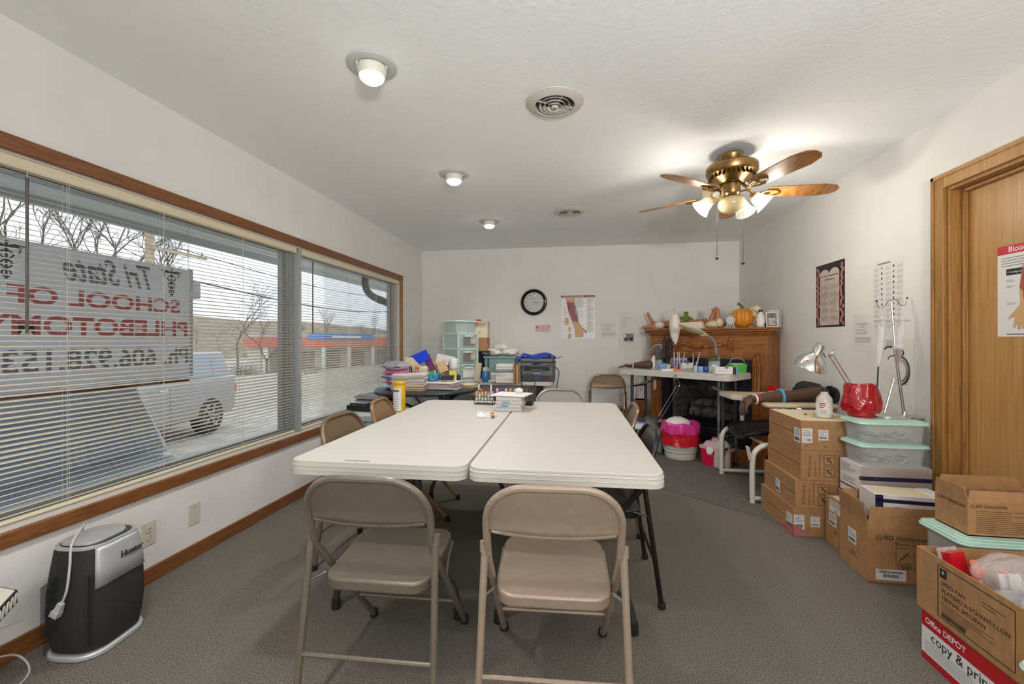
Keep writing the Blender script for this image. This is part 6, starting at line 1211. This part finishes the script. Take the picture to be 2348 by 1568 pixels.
# ================= back left: round table and its clutter =================
mat('patio',(52,62,64),.35,metal=.3); mat('patio_top',(112,124,128),.25)
RT=Vector((-1.585,4.40,0)); t=thing('round_table','round dark metal patio table heaped with papers in the back left corner','table',RT)
b=MB(); b.lathe([(.001,.712),(.5,.712),(.5,.72),(.001,.72)],'patio_top',48); b.build('tabletop',t)
b=MB(); b.lathe([(.49,.70),(.515,.694),(.528,.702),(.53,.716),(.522,.724),(.5,.726)],'patio',48); b.build('rim',t)
for k in range(4):
    a=R(45+90*k); b=MB(); b.tube(bez([(.47*math.cos(a),.47*math.sin(a),.70),(.36*math.cos(a),.36*math.sin(a),.62),(.12*math.cos(a),.12*math.sin(a),.5),(.14*math.cos(a),.14*math.sin(a),.25),(.38*math.cos(a),.38*math.sin(a),.02),(.42*math.cos(a),.42*math.sin(a),.012)],6),.013,'patio',8); b.build('leg',t)
b=MB(); b.tube([(.125*math.cos(R(a)),.125*math.sin(R(a)),.45) for a in range(0,360,20)],.008,'patio',6,closed=True); b.build('leg_ring',t)
RZ=.727
def Rt(px,py): return G(px,py,RZ)
mat('paper_w',(226,222,220),.8); mat('paper_g',(196,190,186),.85); mat('paper_t',(206,176,134),.85); mat('paper_p',(214,196,200),.8)
def stack(name,label,cat,loc,w,d,h,rz,seed,mats=('paper_w','paper_g','paper_w','paper_t'),th=.006,jit=.012,group=None,top=None):
    rg=random.Random(seed); b=MB(); n=max(2,int(h/th)); 
    for k in range(n):
        z=h*k/n; s=rg.uniform(.94,1.); b.box((rg.uniform(-jit,jit),rg.uniform(-jit,jit),z+h/n/2),(w*s,d*s,h/n*.93),rg.choice(mats) if (k<n-1 or not top) else top,(0,0,rg.uniform(-.09,.09)))
    return solo(b,name,label,cat,loc,rz,group)
mat('zip_purple',(92,76,150),.3); mat('bag_grey',(176,176,186),.25,alpha=.85,bump=.5,bs=20,dist=.02); mat('bag_rose',(206,110,150),.3,alpha=.9); mat('bag_bluew',(200,210,224),.25,alpha=.85)
p=Rt(887,893); z=RZ
for i,(h,mt,lb,dx) in enumerate(((.055,'bag_bluew','bottom zip bag of the pile, pale with blue contents',0),(.05,'bag_rose','pink zip bag, second from the bottom of the pile',.01),(.06,'bag_grey','grey zip bag in the middle of the pile',-.005),(.04,'bag_rose','reddish zip bag under the purple-zipped one',.0),(.085,'bag_grey','grey crumpled zip bag with purple zip on top of the pile',-.005))):
    t=thing('zip_bag',lb,'bag',(p.x+.06+dx,p.y+.1,z),R(rnd.uniform(-15,15)),'zip bags piled by the window')
    b=MB(); b.T=Matrix.Translation((0,0,h/2)); puff(b,(.14,.11,h*.66),mt,60+i,.07); b.build('bag_film',t,ang=80)
    b=MB(); b.box((0,-.1,h*.45),(.24,.012,.012),'zip_purple' if i in (4,2) else mt); b.build('zip_strip',t)
    if i==0: b=MB(); b.box((.06,-.02,h*.5),(.07,.16,.03),'tealband'); b.build('contents',t)
    if i==4: b=MB(); b.box((0,-.02,h*.6),(.12,.13,.04),'dark'); b.build('contents',t)
    z+=h*.93
stack('paper_pile','tall pile of loose papers and folders at the front left of the round table','papers',Rt(925,897)+Vector((.02,.13,0)),.33,.24,.165,R(10),3)
mat('envelope',(206,188,170),.8)
stack('paper_pile','low spread pile of papers at the front right of the round table','papers',Rt(1005,894)+Vector((.0,.14,0)),.36,.26,.075,R(-6),5,('paper_w','paper_p','paper_t','paper_g'),.007,.02,top='paper_w')
stack('envelope_stack','thin stack of tan envelopes at the right edge of the round table','envelopes',Rt(1064,889)+Vector((-.02,.08,0)),.25,.18,.035,R(-14),6,('paper_t','manila','envelope'),.006,.01,top='cream')
def slab(name,label,cat,px,py,Z,w,h,th,mt,yaw,lean,roll=0.,group=None):
    """thin upright slab standing with its bottom centre seen at px,py"""
    b=MB(); b.bx(-w/2,w/2,-th/2,th/2,0,h,mt); p=D(px,py,Z); return solo(b,name,label,cat,p,0,group,rot=(lean,roll,yaw))
# magazine file
Zm=4.62; p=D(957,0,Zm); t=thing('magazine_file','cream magazine file box with a sloping side on the round table','file box',(p.x,p.y,RZ),R(-78))
b=MB(); h=.32; w=.1; d=.25
for x in (-w/2,w/2-.004): b.prism([(-d/2,0),(d/2,0),(d/2,.16),(d/2-.03,.17),(-d/2+.08,h),(-d/2,h)],x,x+.004,'cream','yz')
b.bx(-w/2,w/2,-d/2,-d/2+.004,0,h,'cream').bx(-w/2,w/2,d/2-.004,d/2,0,.16,'cream').bx(-w/2,w/2,-d/2,d/2,0,.004,'cream'); b.build('file_body',t)
stack('paper_bundle','bundle of white papers standing in the cream magazine file','papers',(p.x+.01,p.y,RZ+.006),.08,.2,.22,R(-78),9,('paper_w','offwhite','paper_g'),.02,.004)
mat('folder_blue',(24,66,210),.35); mat('folder_plum',(104,34,96),.45); mat('folder_plum2',(140,40,110),.45)
slab('blue_folder','bright blue folder leaning across the top of the magazine file','folder',966,832,4.6,.2,.13,.012,'folder_blue',YAW+R(8),R(-35),R(-24))
slab('plum_folder','plum purple folder leaning diagonally beside the cream file box','folder',1004,872,4.66,.075,.31,.02,'folder_plum',YAW+R(10),R(-18),R(-26))
slab('tan_folder','tan folder leaning diagonally against the plum folder','folder',1017,874,4.68,.03,.3,.02,'manila',YAW+R(10),R(-16),R(-31)); slab('tan_folder','brown-edged tan folder leaning just right of the other tan one','folder',1025,874,4.7,.03,.26,.02,'paper_t',YAW+R(10),R(-16),R(-36))
stack('envelope_stack','upright bundle of brown and white envelopes beside the magazine file','envelopes',Rt(981,880)+Vector((.0,.12,0)),.13,.06,.14,YAW,14,('paper_w','paper_t','paper_g'),.012,.006)
# pens in holders
rg=random.Random(21); pens=('ink','navy','offwhite','red','dark','manila','blue','lightgrey','orange','dark','paper_w','tealband','ink','steel')
for ci,(px,lb) in enumerate(((929,'dark desk cup crowded with pens, left of the other'),(953,'clear desk cup crowded with pens and markers in front of the file box'))):
    p=D(px,0,4.50); t=thing('pen_cup',lb,'cup',(p.x,p.y,RZ)); b=MB(); b.lathe([(.045,0),(.05,.13),(.046,.13),(.041,.004)],'dark' if ci==0 else 'clear_plastic',20); b.build('cup_body',t)
    for k in range(11):
        a=k*2.4+ci; r_=.008+.03*((k*7)%11)/11; b=MB(); L_=rg.uniform(.19,.235); c_=pens[(k+5*ci)%14]; b.cyl((0,0,0),(.6*r_*math.cos(a),.6*r_*math.sin(a),L_),.0048,c_,n=8); b.cyl((.6*r_*math.cos(a)*.7,.6*r_*math.sin(a)*.7,L_*.7),(.6*r_*math.cos(a)*1.01,.6*r_*math.sin(a)*1.01,L_*1.01),.0058,pens[(k*3+ci)%14],n=8)
        solo(b,'pen','pen or marker standing in the '+('dark' if ci==0 else 'clear')+' desk cup','pen',(p.x+r_*math.cos(a),p.y+r_*math.sin(a),RZ+.005),group='pens in the '+('dark' if ci==0 else 'clear')+' cup')
p=D(924,0,4.62); b=MB(); puff(b,(.05,.05,.07),'paper_w',77,.25); solo(b,'crumpled_paper','crumpled white paper at the back left of the dark pen cup','paper',(p.x-.06,p.y,RZ+.15))
b=MB(); b.bx(-.06,.06,-.05,.05,0,.145,'dark'); solo(b,'dark_box','small dark box behind the pens holding up crumpled paper','box',(p.x-.06,p.y,RZ))
# blue bowl with green box
mat('bowl_blue',(64,150,206),.35,var=.35,vs=40)
p=D(992,0,4.55); zb=RZ+.078; t=thing('blue_bowl','blue patterned bowl holding a small green box, on the papers','bowl',(p.x,p.y,zb)); b=MB(); b.lathe([(.05,0),(.06,.004),(.082,.035),(.095,.075),(.09,.075),(.076,.036),(.055,.01),(.001,.008)],'bowl_blue',30); b.build('bowl_body',t)
b=MB(); b.bx(-.05,.05,-.03,.03,0,.05,'paper_w'); b.rect((0,-.0306,0),UX,VZ,-.01,.05,0,.05,'lime'); b.rect((0,0,.0506),UX,Vector((0,1,0)),-.01,.05,-.03,.03,'lime'); solo(b,'green_box','small white and green box tilted in the blue bowl','box',(p.x-.012,p.y,zb+.045),0,rot=(0,R(-18),YAW))
p=D(1026,0,4.50); stack('card_heap','heap of small cards and clips in front of the yellow card','cards',(p.x,p.y,RZ+.078),.13,.09,.06,R(20),25,('paper_w','paper_t','dark','paper_g','navy'),.009,.02)
mat('yellow',(222,216,70),.5)
slab('yellow_card','yellow-green card standing beside the blue bowl','card',1038,874,4.56,.078,.11,.006,'yellow',YAW,R(-6))
slab('tan_box','small tan box leaning behind the yellow card','box',1018,852,4.7,.1,.12,.05,'paper_t',YAW+R(20),R(-8),R(-20))
p=D(1040,0,4.75); t=thing('soap_bottle','clear bottle with pink liquid at the bottom and white top on the round table','bottle',(p.x,p.y,RZ)); b=MB(); b.lathe([(.048,0),(.052,.01),(.052,.12),(.048,.2),(.044,.26)],'clear_plastic',22); b.build('body',t); b=MB(); b.lathe([(.046,.004),(.05,.012),(.05,.15),(.001,.15)],mat('pink_liquid',(200,70,150),.2,alpha=.9),20); b.build('liquid',t); b=MB(); b.lathe([(.045,.2),(.044,.29),(.04,.3),(.001,.3)],'white',22); b.build('label_band',t)
p=D(1019,0,4.78); carton('small_carton','white-topped purple carton between the folders and the pink soap bottle','box',(p.x,p.y,RZ+.19),.1,.06,.07,'purple',YAW,deco=lambda b,w,d,h: front(b,w,d,h,-w/2,w/2,h*.55,h,'white')); carton('small_carton','brown carton under the purple carton on the round table','box',(p.x,p.y,RZ),.1,.08,.188,'card',YAW)
p=D(1052,0,4.72); bottle('slim_bottle','slim dark blue bottle right of the yellow card','bottle',(p.x,p.y,RZ),.02,.125,'navy','dark',neck=.8,capr=.8)
p=D(988,0,4.82); b=MB(); b.bx(-.1,.1,-.02,.02,0,.34,'paper_w'); solo(b,'clear_sleeve','tall pale sleeve of papers standing behind the plum folder','papers',(p.x+.1,p.y,RZ),YAW,rot=(R(-8),R(12),YAW))
# under the round table: dark box, paper bags and cardboard
p=Vector((-1.5,4.75,0)); b=MB(); b.bx(-.35,.2,-.2,.2,0,.52,'dark'); solo(b,'dark_box','dark storage box under the round table','box',(-1.42,4.60,.001))
for i,(x,y,w,d,h,lb,mt) in enumerate(((-.93,4.9,.42,.2,.6,'brown paper sack under the white printer table','card'),)):
    b=MB(); puff(b,(w/2,d/2,h/2),mt,90,.06); solo(b,'paper_sack',lb,'bag',(x,y+.32,h/2))
stack('cardboard_pile','pile of flattened brown cardboard under the round table edge','cardboard',(-1.0,4.72,.001),.3,.3,.62,R(12),33,('card','paper_t','card_in'),.02,.02)
# boxes by the window with binder, folders and wipes
mat('box_palegrey',(186,190,194),.7,var=.04,vs=8); mat('binder',(24,26,32),.4); mat('folder_grey',(150,158,166),.5)
for x0,x1,lb in ((-1.945,-1.74,'pale grey storage box against the window wall, left of the pair'),(-1.735,-1.42,'pale grey storage box under the wipes canister, right of the pair')):
    t=thing('storage_box',lb,'box',(x0,3.36,.001),0,'pale grey storage boxes by the window'); b=MB(); b.bx(0,x1-x0,0,.42,0,.55,'box_palegrey'); b.build('box_body',t,bev=.006); b=MB(); b.bx(-.004,x1-x0+.004 if x1<-1.5 else x1-x0+.004,-.004,.424,.552,.608,'box_palegrey'); b.build('lid',t,bev=.008)
BZ=.611
p=G(828,943,BZ); t=thing('ring_binder','open black ring binder lying on the pale grey boxes','binder',(p.x+.02,p.y+.07,BZ),R(-8)); b=MB(); b.bx(-.15,.15,-.08,.1,0,.006,'binder').bx(-.15,.15,-.082,-.076,0,.05,'binder'); b.build('cover',t)
b=MB(); b.prism([(-.07,.006),(.09,.006),(.09,.012),(-.03,.062)],-.15,.15,'binder','yz'); b.build('top_cover',t)
b=MB(); b.cyl((-.13,-.05,.03),(.13,-.05,.03),.006,'steel',n=8)
for x in (-.1,0,.1): b.tube([(x,-.05+.018*math.cos(R(a)),.032+.018*math.sin(R(a))) for a in range(0,360,30)],.003,'chrome',5,closed=True)
b.build('ring_mechanism',t)
p=G(852,925,BZ); stack('folder_stack','stack of grey and tan folders behind the black binder by the window','folders',(p.x-.03,p.y+.10,BZ),.3,.2,.078,R(-14),44,('folder_grey','paper_g','paper_t','navy','folder_grey'),.012,.018,top='folder_grey')
p=G(862,945,BZ); stack('paper_pile','low pile of white papers right of the black binder','papers',(p.x+.02,p.y+.05,BZ),.12,.14,.02,R(10),45,('paper_w','paper_g'),.004,.006)
mat('wipes_yellow',(226,176,20),.4)
t=thing('wipes_canister','tall yellow wipes canister with white label standing behind the tan chair','canister',(-1.545,3.60,BZ)); b=MB(); b.lathe([(.05,0),(.052,.006),(.052,.225),(.05,.228)],'wipes_yellow',28); b.build('body',t)
b=MB(); b.lathe([(.051,.228),(.053,.232),(.053,.25),(.046,.258),(.001,.259)],'wipes_yellow',28); b.build('lid',t)
b=MB(); n=20
for k in range(n):
    a0,a1=R(150+160*k/n),R(150+160*(k+1)/n); q=.0526; b.quad((q*math.cos(a0),q*math.sin(a0),.01),(q*math.cos(a1),q*math.sin(a1),.01),(q*math.cos(a1),q*math.sin(a1),.205),(q*math.cos(a0),q*math.sin(a0),.205),'paper')
for z in (.03,.05,.07,.09,.11,.13): b.tube([(.0532*math.cos(R(a)),.0532*math.sin(R(a)),z) for a in range(200,285,12)],.0016,'inkgrey',4)
b.tube([(.0532*math.cos(R(a)),.0532*math.sin(R(a)),.18) for a in range(180,300,12)],.006,'ink',4,flat=1.); b.build('paper_label',t,ang=80)
# ================= on the white printer table =================
KZ=.741
mat('mint_pale',(216,238,232),.35)
# drawer tower
tp=Vector((-1.44,5.2,KZ)); t=thing('drawer_tower','translucent mint three-drawer tower on the far white table','drawer tower',tp,R(53)); w=.31; d=.31; h=.57
b=MB()
for x in (-w/2,w/2-.018): 
    for y in (-d/2,d/2-.018): b.bx(x,x+.018,y,y+.018,0,h,'mint_pale')
for z in (0,h/3-.006,2*h/3-.006,h-.014): b.bx(-w/2,w/2,-d/2,d/2,z,z+.014,'mint_pale')
b.bx(-w/2+.004,-w/2+.008,-d/2,d/2,0,h,'mint_clear').bx(w/2-.008,w/2-.004,-d/2,d/2,0,h,'mint_clear').bx(-w/2,w/2,d/2-.008,d/2-.004,0,h,'mint_clear'); b.build('frame',t)
for k in range(3):
    z0=h/3*k+.014; z1=h/3*(k+1)-.008; b=MB(); b.bx(-w/2+.02,w/2-.02,-d/2-.004,-d/2,z0,z1,'mint_clear').bx(-w/2+.02,w/2-.02,-d/2,d/2-.02,z0,z0+.003,'mint_clear')
    b.box((0,-d/2-.005,(z0+z1)/2-.01),(.17,.003,.1),('cotton','grey','grey')[k]); 
    if k: b.box((.07,-d/2-.007,(z0+z1)/2),(.08,.003,.075),'envelope',(0,R(-6 if k==1 else 0),0))
    dr_=b.build('drawer',t); b=MB(); b.box((0,-d/2-.012,z1-.03),(.12,.018,.018),'mint_pale'); b.build('handle',dr_,bev=.004)
bz=tp.z+h; t=thing('storage_bin','mint clear bin with lid on top of the drawer tower','storage bin',(tp.x,tp.y,bz+.001),R(53)); b=MB(); tray(b,.29,.24,.135,.003,'mint_clear',.03,0,1.1); b.build('tub',t); b=MB(); b.prism(rrect(.35,.3,.04),.132,.148,'mint_pale'); b.build('lid',t,bev=.004); 
b=MB(); puff(b,(.1,.08,.045),'bag_clear',71,.15); solo(b,'plastic_bag','clear bag of supplies inside the bin on the drawer tower','bag',(tp.x,tp.y,bz+.055))
# shelf stand and brown boxes
p=D(1101,0,5.48); t=thing('shelf_stand','small dark shelf stand behind the drawer tower carrying brown boxes','stand',(p.x,p.y+.02,KZ)); b=MB()
for x in (-.13,.11): b.bx(x,x+.02,-.1,.1,0,.34,'table_leg')
b.bx(-.14,.14,-.11,.11,.34,.355,'table_leg'); b.bx(-.11,.11,.08,.09,.0,.34,'navy'); b.build('stand_frame',t)
z=KZ+.356
for i,(w,h,mt,lb) in enumerate(((.21,.16,'card','brown cardboard box on the shelf stand behind the drawer tower'),(.2,.125,'cream','pale cream box with a small dark knob in the middle of the pile'),(.19,.08,'envelope','tan printed box at the top of the pile behind the drawer tower'))):
    carton('cardboard_box',lb,'box',(p.x+.005*i,p.y+.01,z),w,.17,h,mt,YAW*.3,deco=(lambda b,w,d,h: front(b,w,d,h,-.008,.008,h*.45,h*.55,'ink')) if i==1 else (lambda b,w,d,h: b.lines((0,-d/2-.001,0),UX,VZ,-w*.3,w*.4,h*.2,h*.8,3,'print_brown',.3)) if i==2 else None); z+=h+.001
b=MB(); b.box((-.02,0,.01),(.06,.05,.02),'red'); solo(b,'red_packet','little red packet lying on the topmost tan box','packet',(p.x,p.y,z))
slab('cardboard_sheet','leaning cream cardboard sheet right of the drawer tower','cardboard',1093,874,5.16,.085,.22,.02,'cream',YAW-R(40),R(-4),R(5))
# bottles
p=G(1096,874,KZ); bottle('orange_bottle','small orange and white bottle left of the blue bottle','bottle',p+Vector((0,.04,0)),.02,.15,'offwhite','orange','purple',neck=.5)
mat('bottle_blue',(60,120,190),.12,alpha=.8)
p=G(1111,877,KZ); t=bottle('water_bottle','blue water bottle with pale lid and loop on the far white table','bottle',p+Vector((0,.04,0)),.038,.17,'bottle_blue','lightgrey',neck=.75,capr=.8,caph=.22); b=MB(); b.tube([(.03,0,.12),(.045,0,.14),(.04,0,.165),(.025,0,.165)],.004,'lightgrey',6); b.build('loop',t)
stack('small_box_pile','low pile of small white boxes right of the blue water bottle','boxes',G(1131,876,KZ)+Vector((0,.1,0)),.08,.08,.1,0,51,('paper_w','paper_g','paper_p'),.025,.004)
# bin with bags
p=D(1150,0,5.50); t=thing('storage_bin','grey mint bin with white bags heaped on it by the far wall','storage bin',(p.x,p.y,KZ)); b=MB(); tray(b,.38,.26,.27,.005,'mint_grey',.03,0,1.06); b.build('tub',t); b=MB(); b.prism(rrect(.43,.3,.03),.262,.285,'mint_grey'); b.build('rim',t,bev=.004)
mat('bag_whitefilm',(232,226,216),.3,alpha=.92,bump=.5,bs=25,dist=.02)
for i,(dx,dz,r_,lb) in enumerate(((-.11,.335,(.13,.1,.05),'left white plastic bag on the grey mint bin'),(.1,.335,(.12,.1,.05),'right white plastic bag on the grey mint bin'),(-.0,.395,(.09,.08,.045),'topmost white plastic bag in the heap on the grey mint bin'))):
    b=MB(); puff(b,r_,'bag_whitefilm',80+i,.2); solo(b,'plastic_bag',lb,'bag',(p.x+dx,p.y,KZ+dz),group='white bags on the bin')
stack('paper_ream','stack of white paper at the front of the far white table, lower pile','paper',G(1158,878,KZ)+Vector((0,.12,0)),.215,.2,.115,R(-2),52,('paper_w',),.02,.003)
p=G(1158,878,KZ)+Vector((-.01,.12,.117)); stack('grey_binder','grey bound pages on the lower white paper stack','binder',p,.225,.2,.035,R(3),53,('folder_grey','grey'),.012,.004); p.z+=.036; stack('paper_ream','upper white ream of paper on the grey binder','paper',p,.21,.2,.055,R(1),54,('paper_w',),.012,.003)
for i in range(3):
    b=MB(); b.bx(-.007,.007,-.1,.1,0,.225-.01*i,('card','leaf_brown','paper_t')[i]); solo(b,'thin_book',('leftmost thin brown book standing against the printer','middle thin dark brown book standing against the printer','rightmost thin tan book standing against the printer')[i],'book',G(1179+3.4*i,879,KZ)+Vector((0,.11,0)),R(-2),'thin books beside the printer')
# printer
mat('printer',(98,103,110),.45); mat('printer_dark',(60,64,70),.4)
p=Vector((-.488,5.26,KZ)); t=thing('printer','dark grey multifunction printer on the right end of the far white table','printer',p); w=.40; d=.36
b=MB(); b.prism(rrect(w,d,.03),.0,.2,'printer'); b.build('body',t,bev=.01)
b=MB(); b.bx(-w/2+.05,w/2-.05,-d/2-.003,-d/2+.03,.128,.172,'black'); b.bx(-.09,.09,-d/2-.006,-d/2,.14,.15,'printer_dark'); b.box((0,-d/2-.012,.135),(.12,.03,.008),'printer'); b.build('output_slot',t)
b=MB(); b.bx(-w/2+.02,w/2-.02,-d/2-.004,-d/2,.004,.075,'printer_dark'); b.text('brother',(0,-d/2-.0058,.092),UX,VZ,.026,'white',bold=.02); b.rect((0,-d/2-.0045,0),UX,VZ,.07,.145,.02,.062,'black'); b.text('$9.70',(.108,-d/2-.0052,.03),UX,VZ,.026,'red',bold=.02); b.rect((0,-d/2-.0045,0),UX,VZ,-.03,.06,.02,.062,'navy'); b.lines((0,-d/2-.0052,0),UX,VZ,-.025,.055,.024,.06,4,'tealband',.25); b.build('paper_tray',t)
b=MB(); b.prism([(-d/2-.02,.185),(d/2,.2),(d/2,.225),(-d/2-.005,.222)],-w/2-.005,w/2+.005,'printer_dark','yz'); b.box((.0,-d/2-.012,.207),(.09,.006,.02),'black_gloss')
for k in range(10): b.box((-.16+.02*k+(.1 if k>4 else 0),-d/2-.014,.206),(.009,.004,.006),'lightgrey')
b.build('control_panel',t)
b=MB(); b.prism(rrect(w-.01,d,.03),.226,.27,'printer'); b.bx(-.14,.15,-.04,d/2-.02,.27,.295,'printer'); b.build('scanner_lid',t,bev=.01)
b=MB(); b.prism([(w/2-.02,.255),(w/2+.09,.285),(w/2+.09,.29),(w/2-.02,.262)],-d/2+.1,d/2-.06,'printer','xz'); b.build('feed_tray',t)
mat('cloth_blue',(26,56,176),.55,bump=.4,bs=25,dist=.01)
b=MB(); vs=[];nx,ny=22,10;rg=random.Random(31)
for j in range(ny+1):
    for i in range(nx+1):
        u=i/nx;v=j/ny; x=-.255+.46*u; y=-.17+.3*v+.02*math.sin(u*9); z=.308+.014*math.sin(u*8+v*3)+.012*math.sin(v*7-u*5)-.2*max(0,.17-u)*3.2+.012*rg.uniform(-1,1)*.3-.1*max(0,u-.86)*2; 
        if y<-.13: z-=.02
        vs.append((x,y,z))
b.add(vs,[(j*(nx+1)+i,j*(nx+1)+i+1,(j+1)*(nx+1)+i+1,(j+1)*(nx+1)+i) for j in range(ny) for i in range(nx)],'cloth_blue'); solo(b,'blue_bag','crumpled royal blue cloth bag draped over the printer','bag',p,solid=.004,ang=80)
b=MB(); b.T=Matrix.Translation(-p); b.tube(bez([(-.285,5.3,.9),(-.24,5.27,.85),(-.25,5.25,.76),(-.27,5.22,.64),(-.33,5.3,.5),(-.4,5.5,.3),(-.35,5.7,.02)],6),.005,'dark',7); b.build('power_cord',t)
# ================= on the big white tables =================
TZ=.7385
p=G(1111,926,TZ); t=thing('tube_rack','black wire rack of yellow and blue capped tubes on the white tables','tube rack',p,R(-3)); b=MB()
b.bx(-.075,.075,-.03,.045,0,.004,'black')
for z in (.03,.055): 
    for y in (-.028,.0,.028): b.cyl((-.072,y,z),(.072,y,z),.0016,'black',n=5)
    for k in range(7): b.cyl((-.072+.024*k,-.028,z),(-.072+.024*k,.028,z),.0016,'black',n=5)
for x in (-.072,.072):
    for y in (-.028,.028): b.cyl((x,y,0),(x,y,.058),.002,'black',n=5)
b.build('wire_frame',t)
mat('cap_yellow',(226,160,50),.4); mat('cap_brown',(120,60,50),.4); mat('cap_blue',(150,180,230),.4)
caps=('cap_yellow','cap_brown','cap_yellow','cap_yellow','cap_brown','cap_blue','cap_blue','cap_yellow','purple','cap_blue','cap_brown','cap_yellow')
nm={'cap_yellow':'yellow','cap_brown':'brown','cap_blue':'pale blue','purple':'purple'}
def btube(b,cp,L_=.075): b.cyl((0,0,.004),(0,0,L_),.0065,'clear_plastic',n=10); b.lathe([(.0066,.015),(.0066,.05)],'label',10,cap=False); b.lathe([(.0085,L_-.004),(.0085,L_+.012),(.007,L_+.016),(.001,L_+.016)],cp,12); return b
for k in range(12):
    o=Matrix.Rotation(R(-3),3,'Z')@Vector((-.06+.024*(k%6),(-.014,.014)[k//6],.004+(.018 if k%3==1 else 0))); solo(btube(MB(),caps[k]),'blood_tube',nm[caps[k]]+'-capped tube standing in the black wire rack','test tube',p+o,group='tubes in the wire rack')
for k,(dx,dy) in enumerate(((-.055,.02),(.045,.0))): 
    b=MB(); b.cyl((0,0,0),(.006,0,.125),.004,'clear_plastic',n=8); b.cyl((.005,0,.09),(.007,0,.14),.0055,'white',n=8); solo(b,'pipette',('tall white pipette standing at the left of the wire rack','tall white pipette standing at the right of the wire rack')[k],'pipette',p+Vector((dx,dy,.006)))
p2=G(1150,922,TZ)+Vector((.02,.10,0)); t=thing('tube_rack','second tube rack with lilac caps, partly behind the stacked books','tube rack',p2); b=MB(); b.bx(-.09,.09,-.03,.03,0,.004,'black'); b.bx(-.09,.09,-.03,.03,.045,.049,'lightgrey'); 
for x in (-.088,.088): b.bx(x-.002,x+.002,-.03,.03,0,.049,'black')
b.build('rack_frame',t)
for k in range(10): c_=('lilac','purple','lilac','cap_yellow','lilac')[k%5]; solo(btube(MB(),c_),'blood_tube',{'lilac':'lilac','purple':'purple','cap_yellow':'yellow'}[c_]+'-capped tube standing in the rack behind the books','test tube',p2+Vector((-.072+.036*(k%5),(-.014,.014)[k//5],.005)),group='tubes in the rack behind the books')
p=G(1162,943,TZ)+Vector((.012,.11,0)); z=TZ
mat('book_grey',(176,172,166),.7,var=.08,vs=20); 
for i in range(4):
    t=thing('workbook',('bottom grey workbook of the stack on the white tables','second grey workbook from the bottom of the stack','third grey workbook from the bottom of the stack','topmost grey workbook, under the loose papers')[i],'book',(p.x,p.y,z),R((2,-1,3,0)[i]),'grey workbooks in a stack'); b=MB(); b.bx(-.088,.088,-.108,.108,.002,.022,'paper_g'); b.build('pages',t); b=MB(); b.bx(-.09,.09,-.11,.11,0,.002,'book_grey').bx(-.09,.09,-.11,.11,.022,.024,'book_grey').bx(.088,.09,-.11,.11,.002,.022,'book_grey'); b.rect((0,-.1105,0),UX,VZ,-.05,.0,.006,.016,'tealband') if i in (1,2) else None; b.build('cover',t); z+=.0245
stack('loose_sheets','few loose white sheets spread on top of the grey workbooks','papers',(p.x+.01,p.y+.01,z),.24,.23,.008,R(-8),61,('paper_w',),.003,.012)
b=MB(); b.ell((0,0,0),(.03,.022,.02),'offwhite',16,10); solo(b,'white_mouse','small rounded white object on the loose sheets','object',(p.x+.05,p.y+.06,z+.026)) 
# wire easel shaped like a chair
p=G(1207,927,TZ); t=thing('wire_easel','black wrought wire easel shaped like a little chair on the white tables','easel',p,R(-8)); Me=Matrix.Rotation(R(-14),4,'X')
b=MB(); b.T=Matrix.Translation((0,.02,.02))@Me
fr=[(-.056,0,0),(-.055,0,.1),(-.05,0,.17),(-.036,0,.2),(0,0,.215),(.036,0,.2),(.05,0,.17),(.055,0,.1),(.056,0,0)]; b.tube(bez(fr,4),.0034,'black',6); b.tube([(-.055,0,.125),(.055,0,.125)],.002,'black',5)
def spiral(cx,cz,r,d,n=16,turn=1.6): return [(cx+d*r*(1-.75*k/n)*math.cos(2*PI*turn*k/n),0,cz+r*(1-.75*k/n)*math.sin(2*PI*turn*k/n)) for k in range(n+1)]
for cx,d_ in ((-.037,1),(-.012,-1),(.013,1),(.038,-1)): b.tube(spiral(cx,.105,.013,d_),.0016,'black',5); b.tube([(cx+d_*.013,0,.105),(cx+d_*.009,0,.05),(cx,0,.0)],.0016,'black',5)
for cx,d_ in ((-.026,1),(0,-1),(.024,1)): b.tube(spiral(cx,.16,.018,d_),.0018,'black',5)
b.build('back_grille',t)
b=MB(); b.bx(-.05,.05,-.05,.03,.0,.02,'black'); b.bx(-.055,.055,-.055,-.05,0,.03,'black'); b.build('base',t); b=MB(); b.tube([(0,.06,.12),(0,.1,.0)],.003,'black',6); b.build('back_leg',t)
# tubes lying on the table
for k in range(4):
    q=G(1092,958-3.2*k,TZ); cp=('cap_brown','cap_yellow','cap_brown','cap_yellow')[k]; o=solo(btube(MB(),cp,.1),'blood_tube',('brown-capped tube lying flat, nearest of the four loose tubes','yellow-capped tube lying flat, second nearest of the four loose tubes','brown-capped tube lying flat, third of the four loose tubes','yellow-capped tube lying flat, farthest of the four loose tubes')[k],'test tube',(q.x,q.y,TZ+.0088),group='loose tubes on the table',rot=(0,R(90),R(6-3*k)))
b=MB(); b.box((0,0,.003),(.006,.05,.006),'offwhite'); q=G(1136,955,TZ); solo(b,'stirring_stick','short pale stick beside the loose tubes','stick',(q.x,q.y,TZ),R(-20))
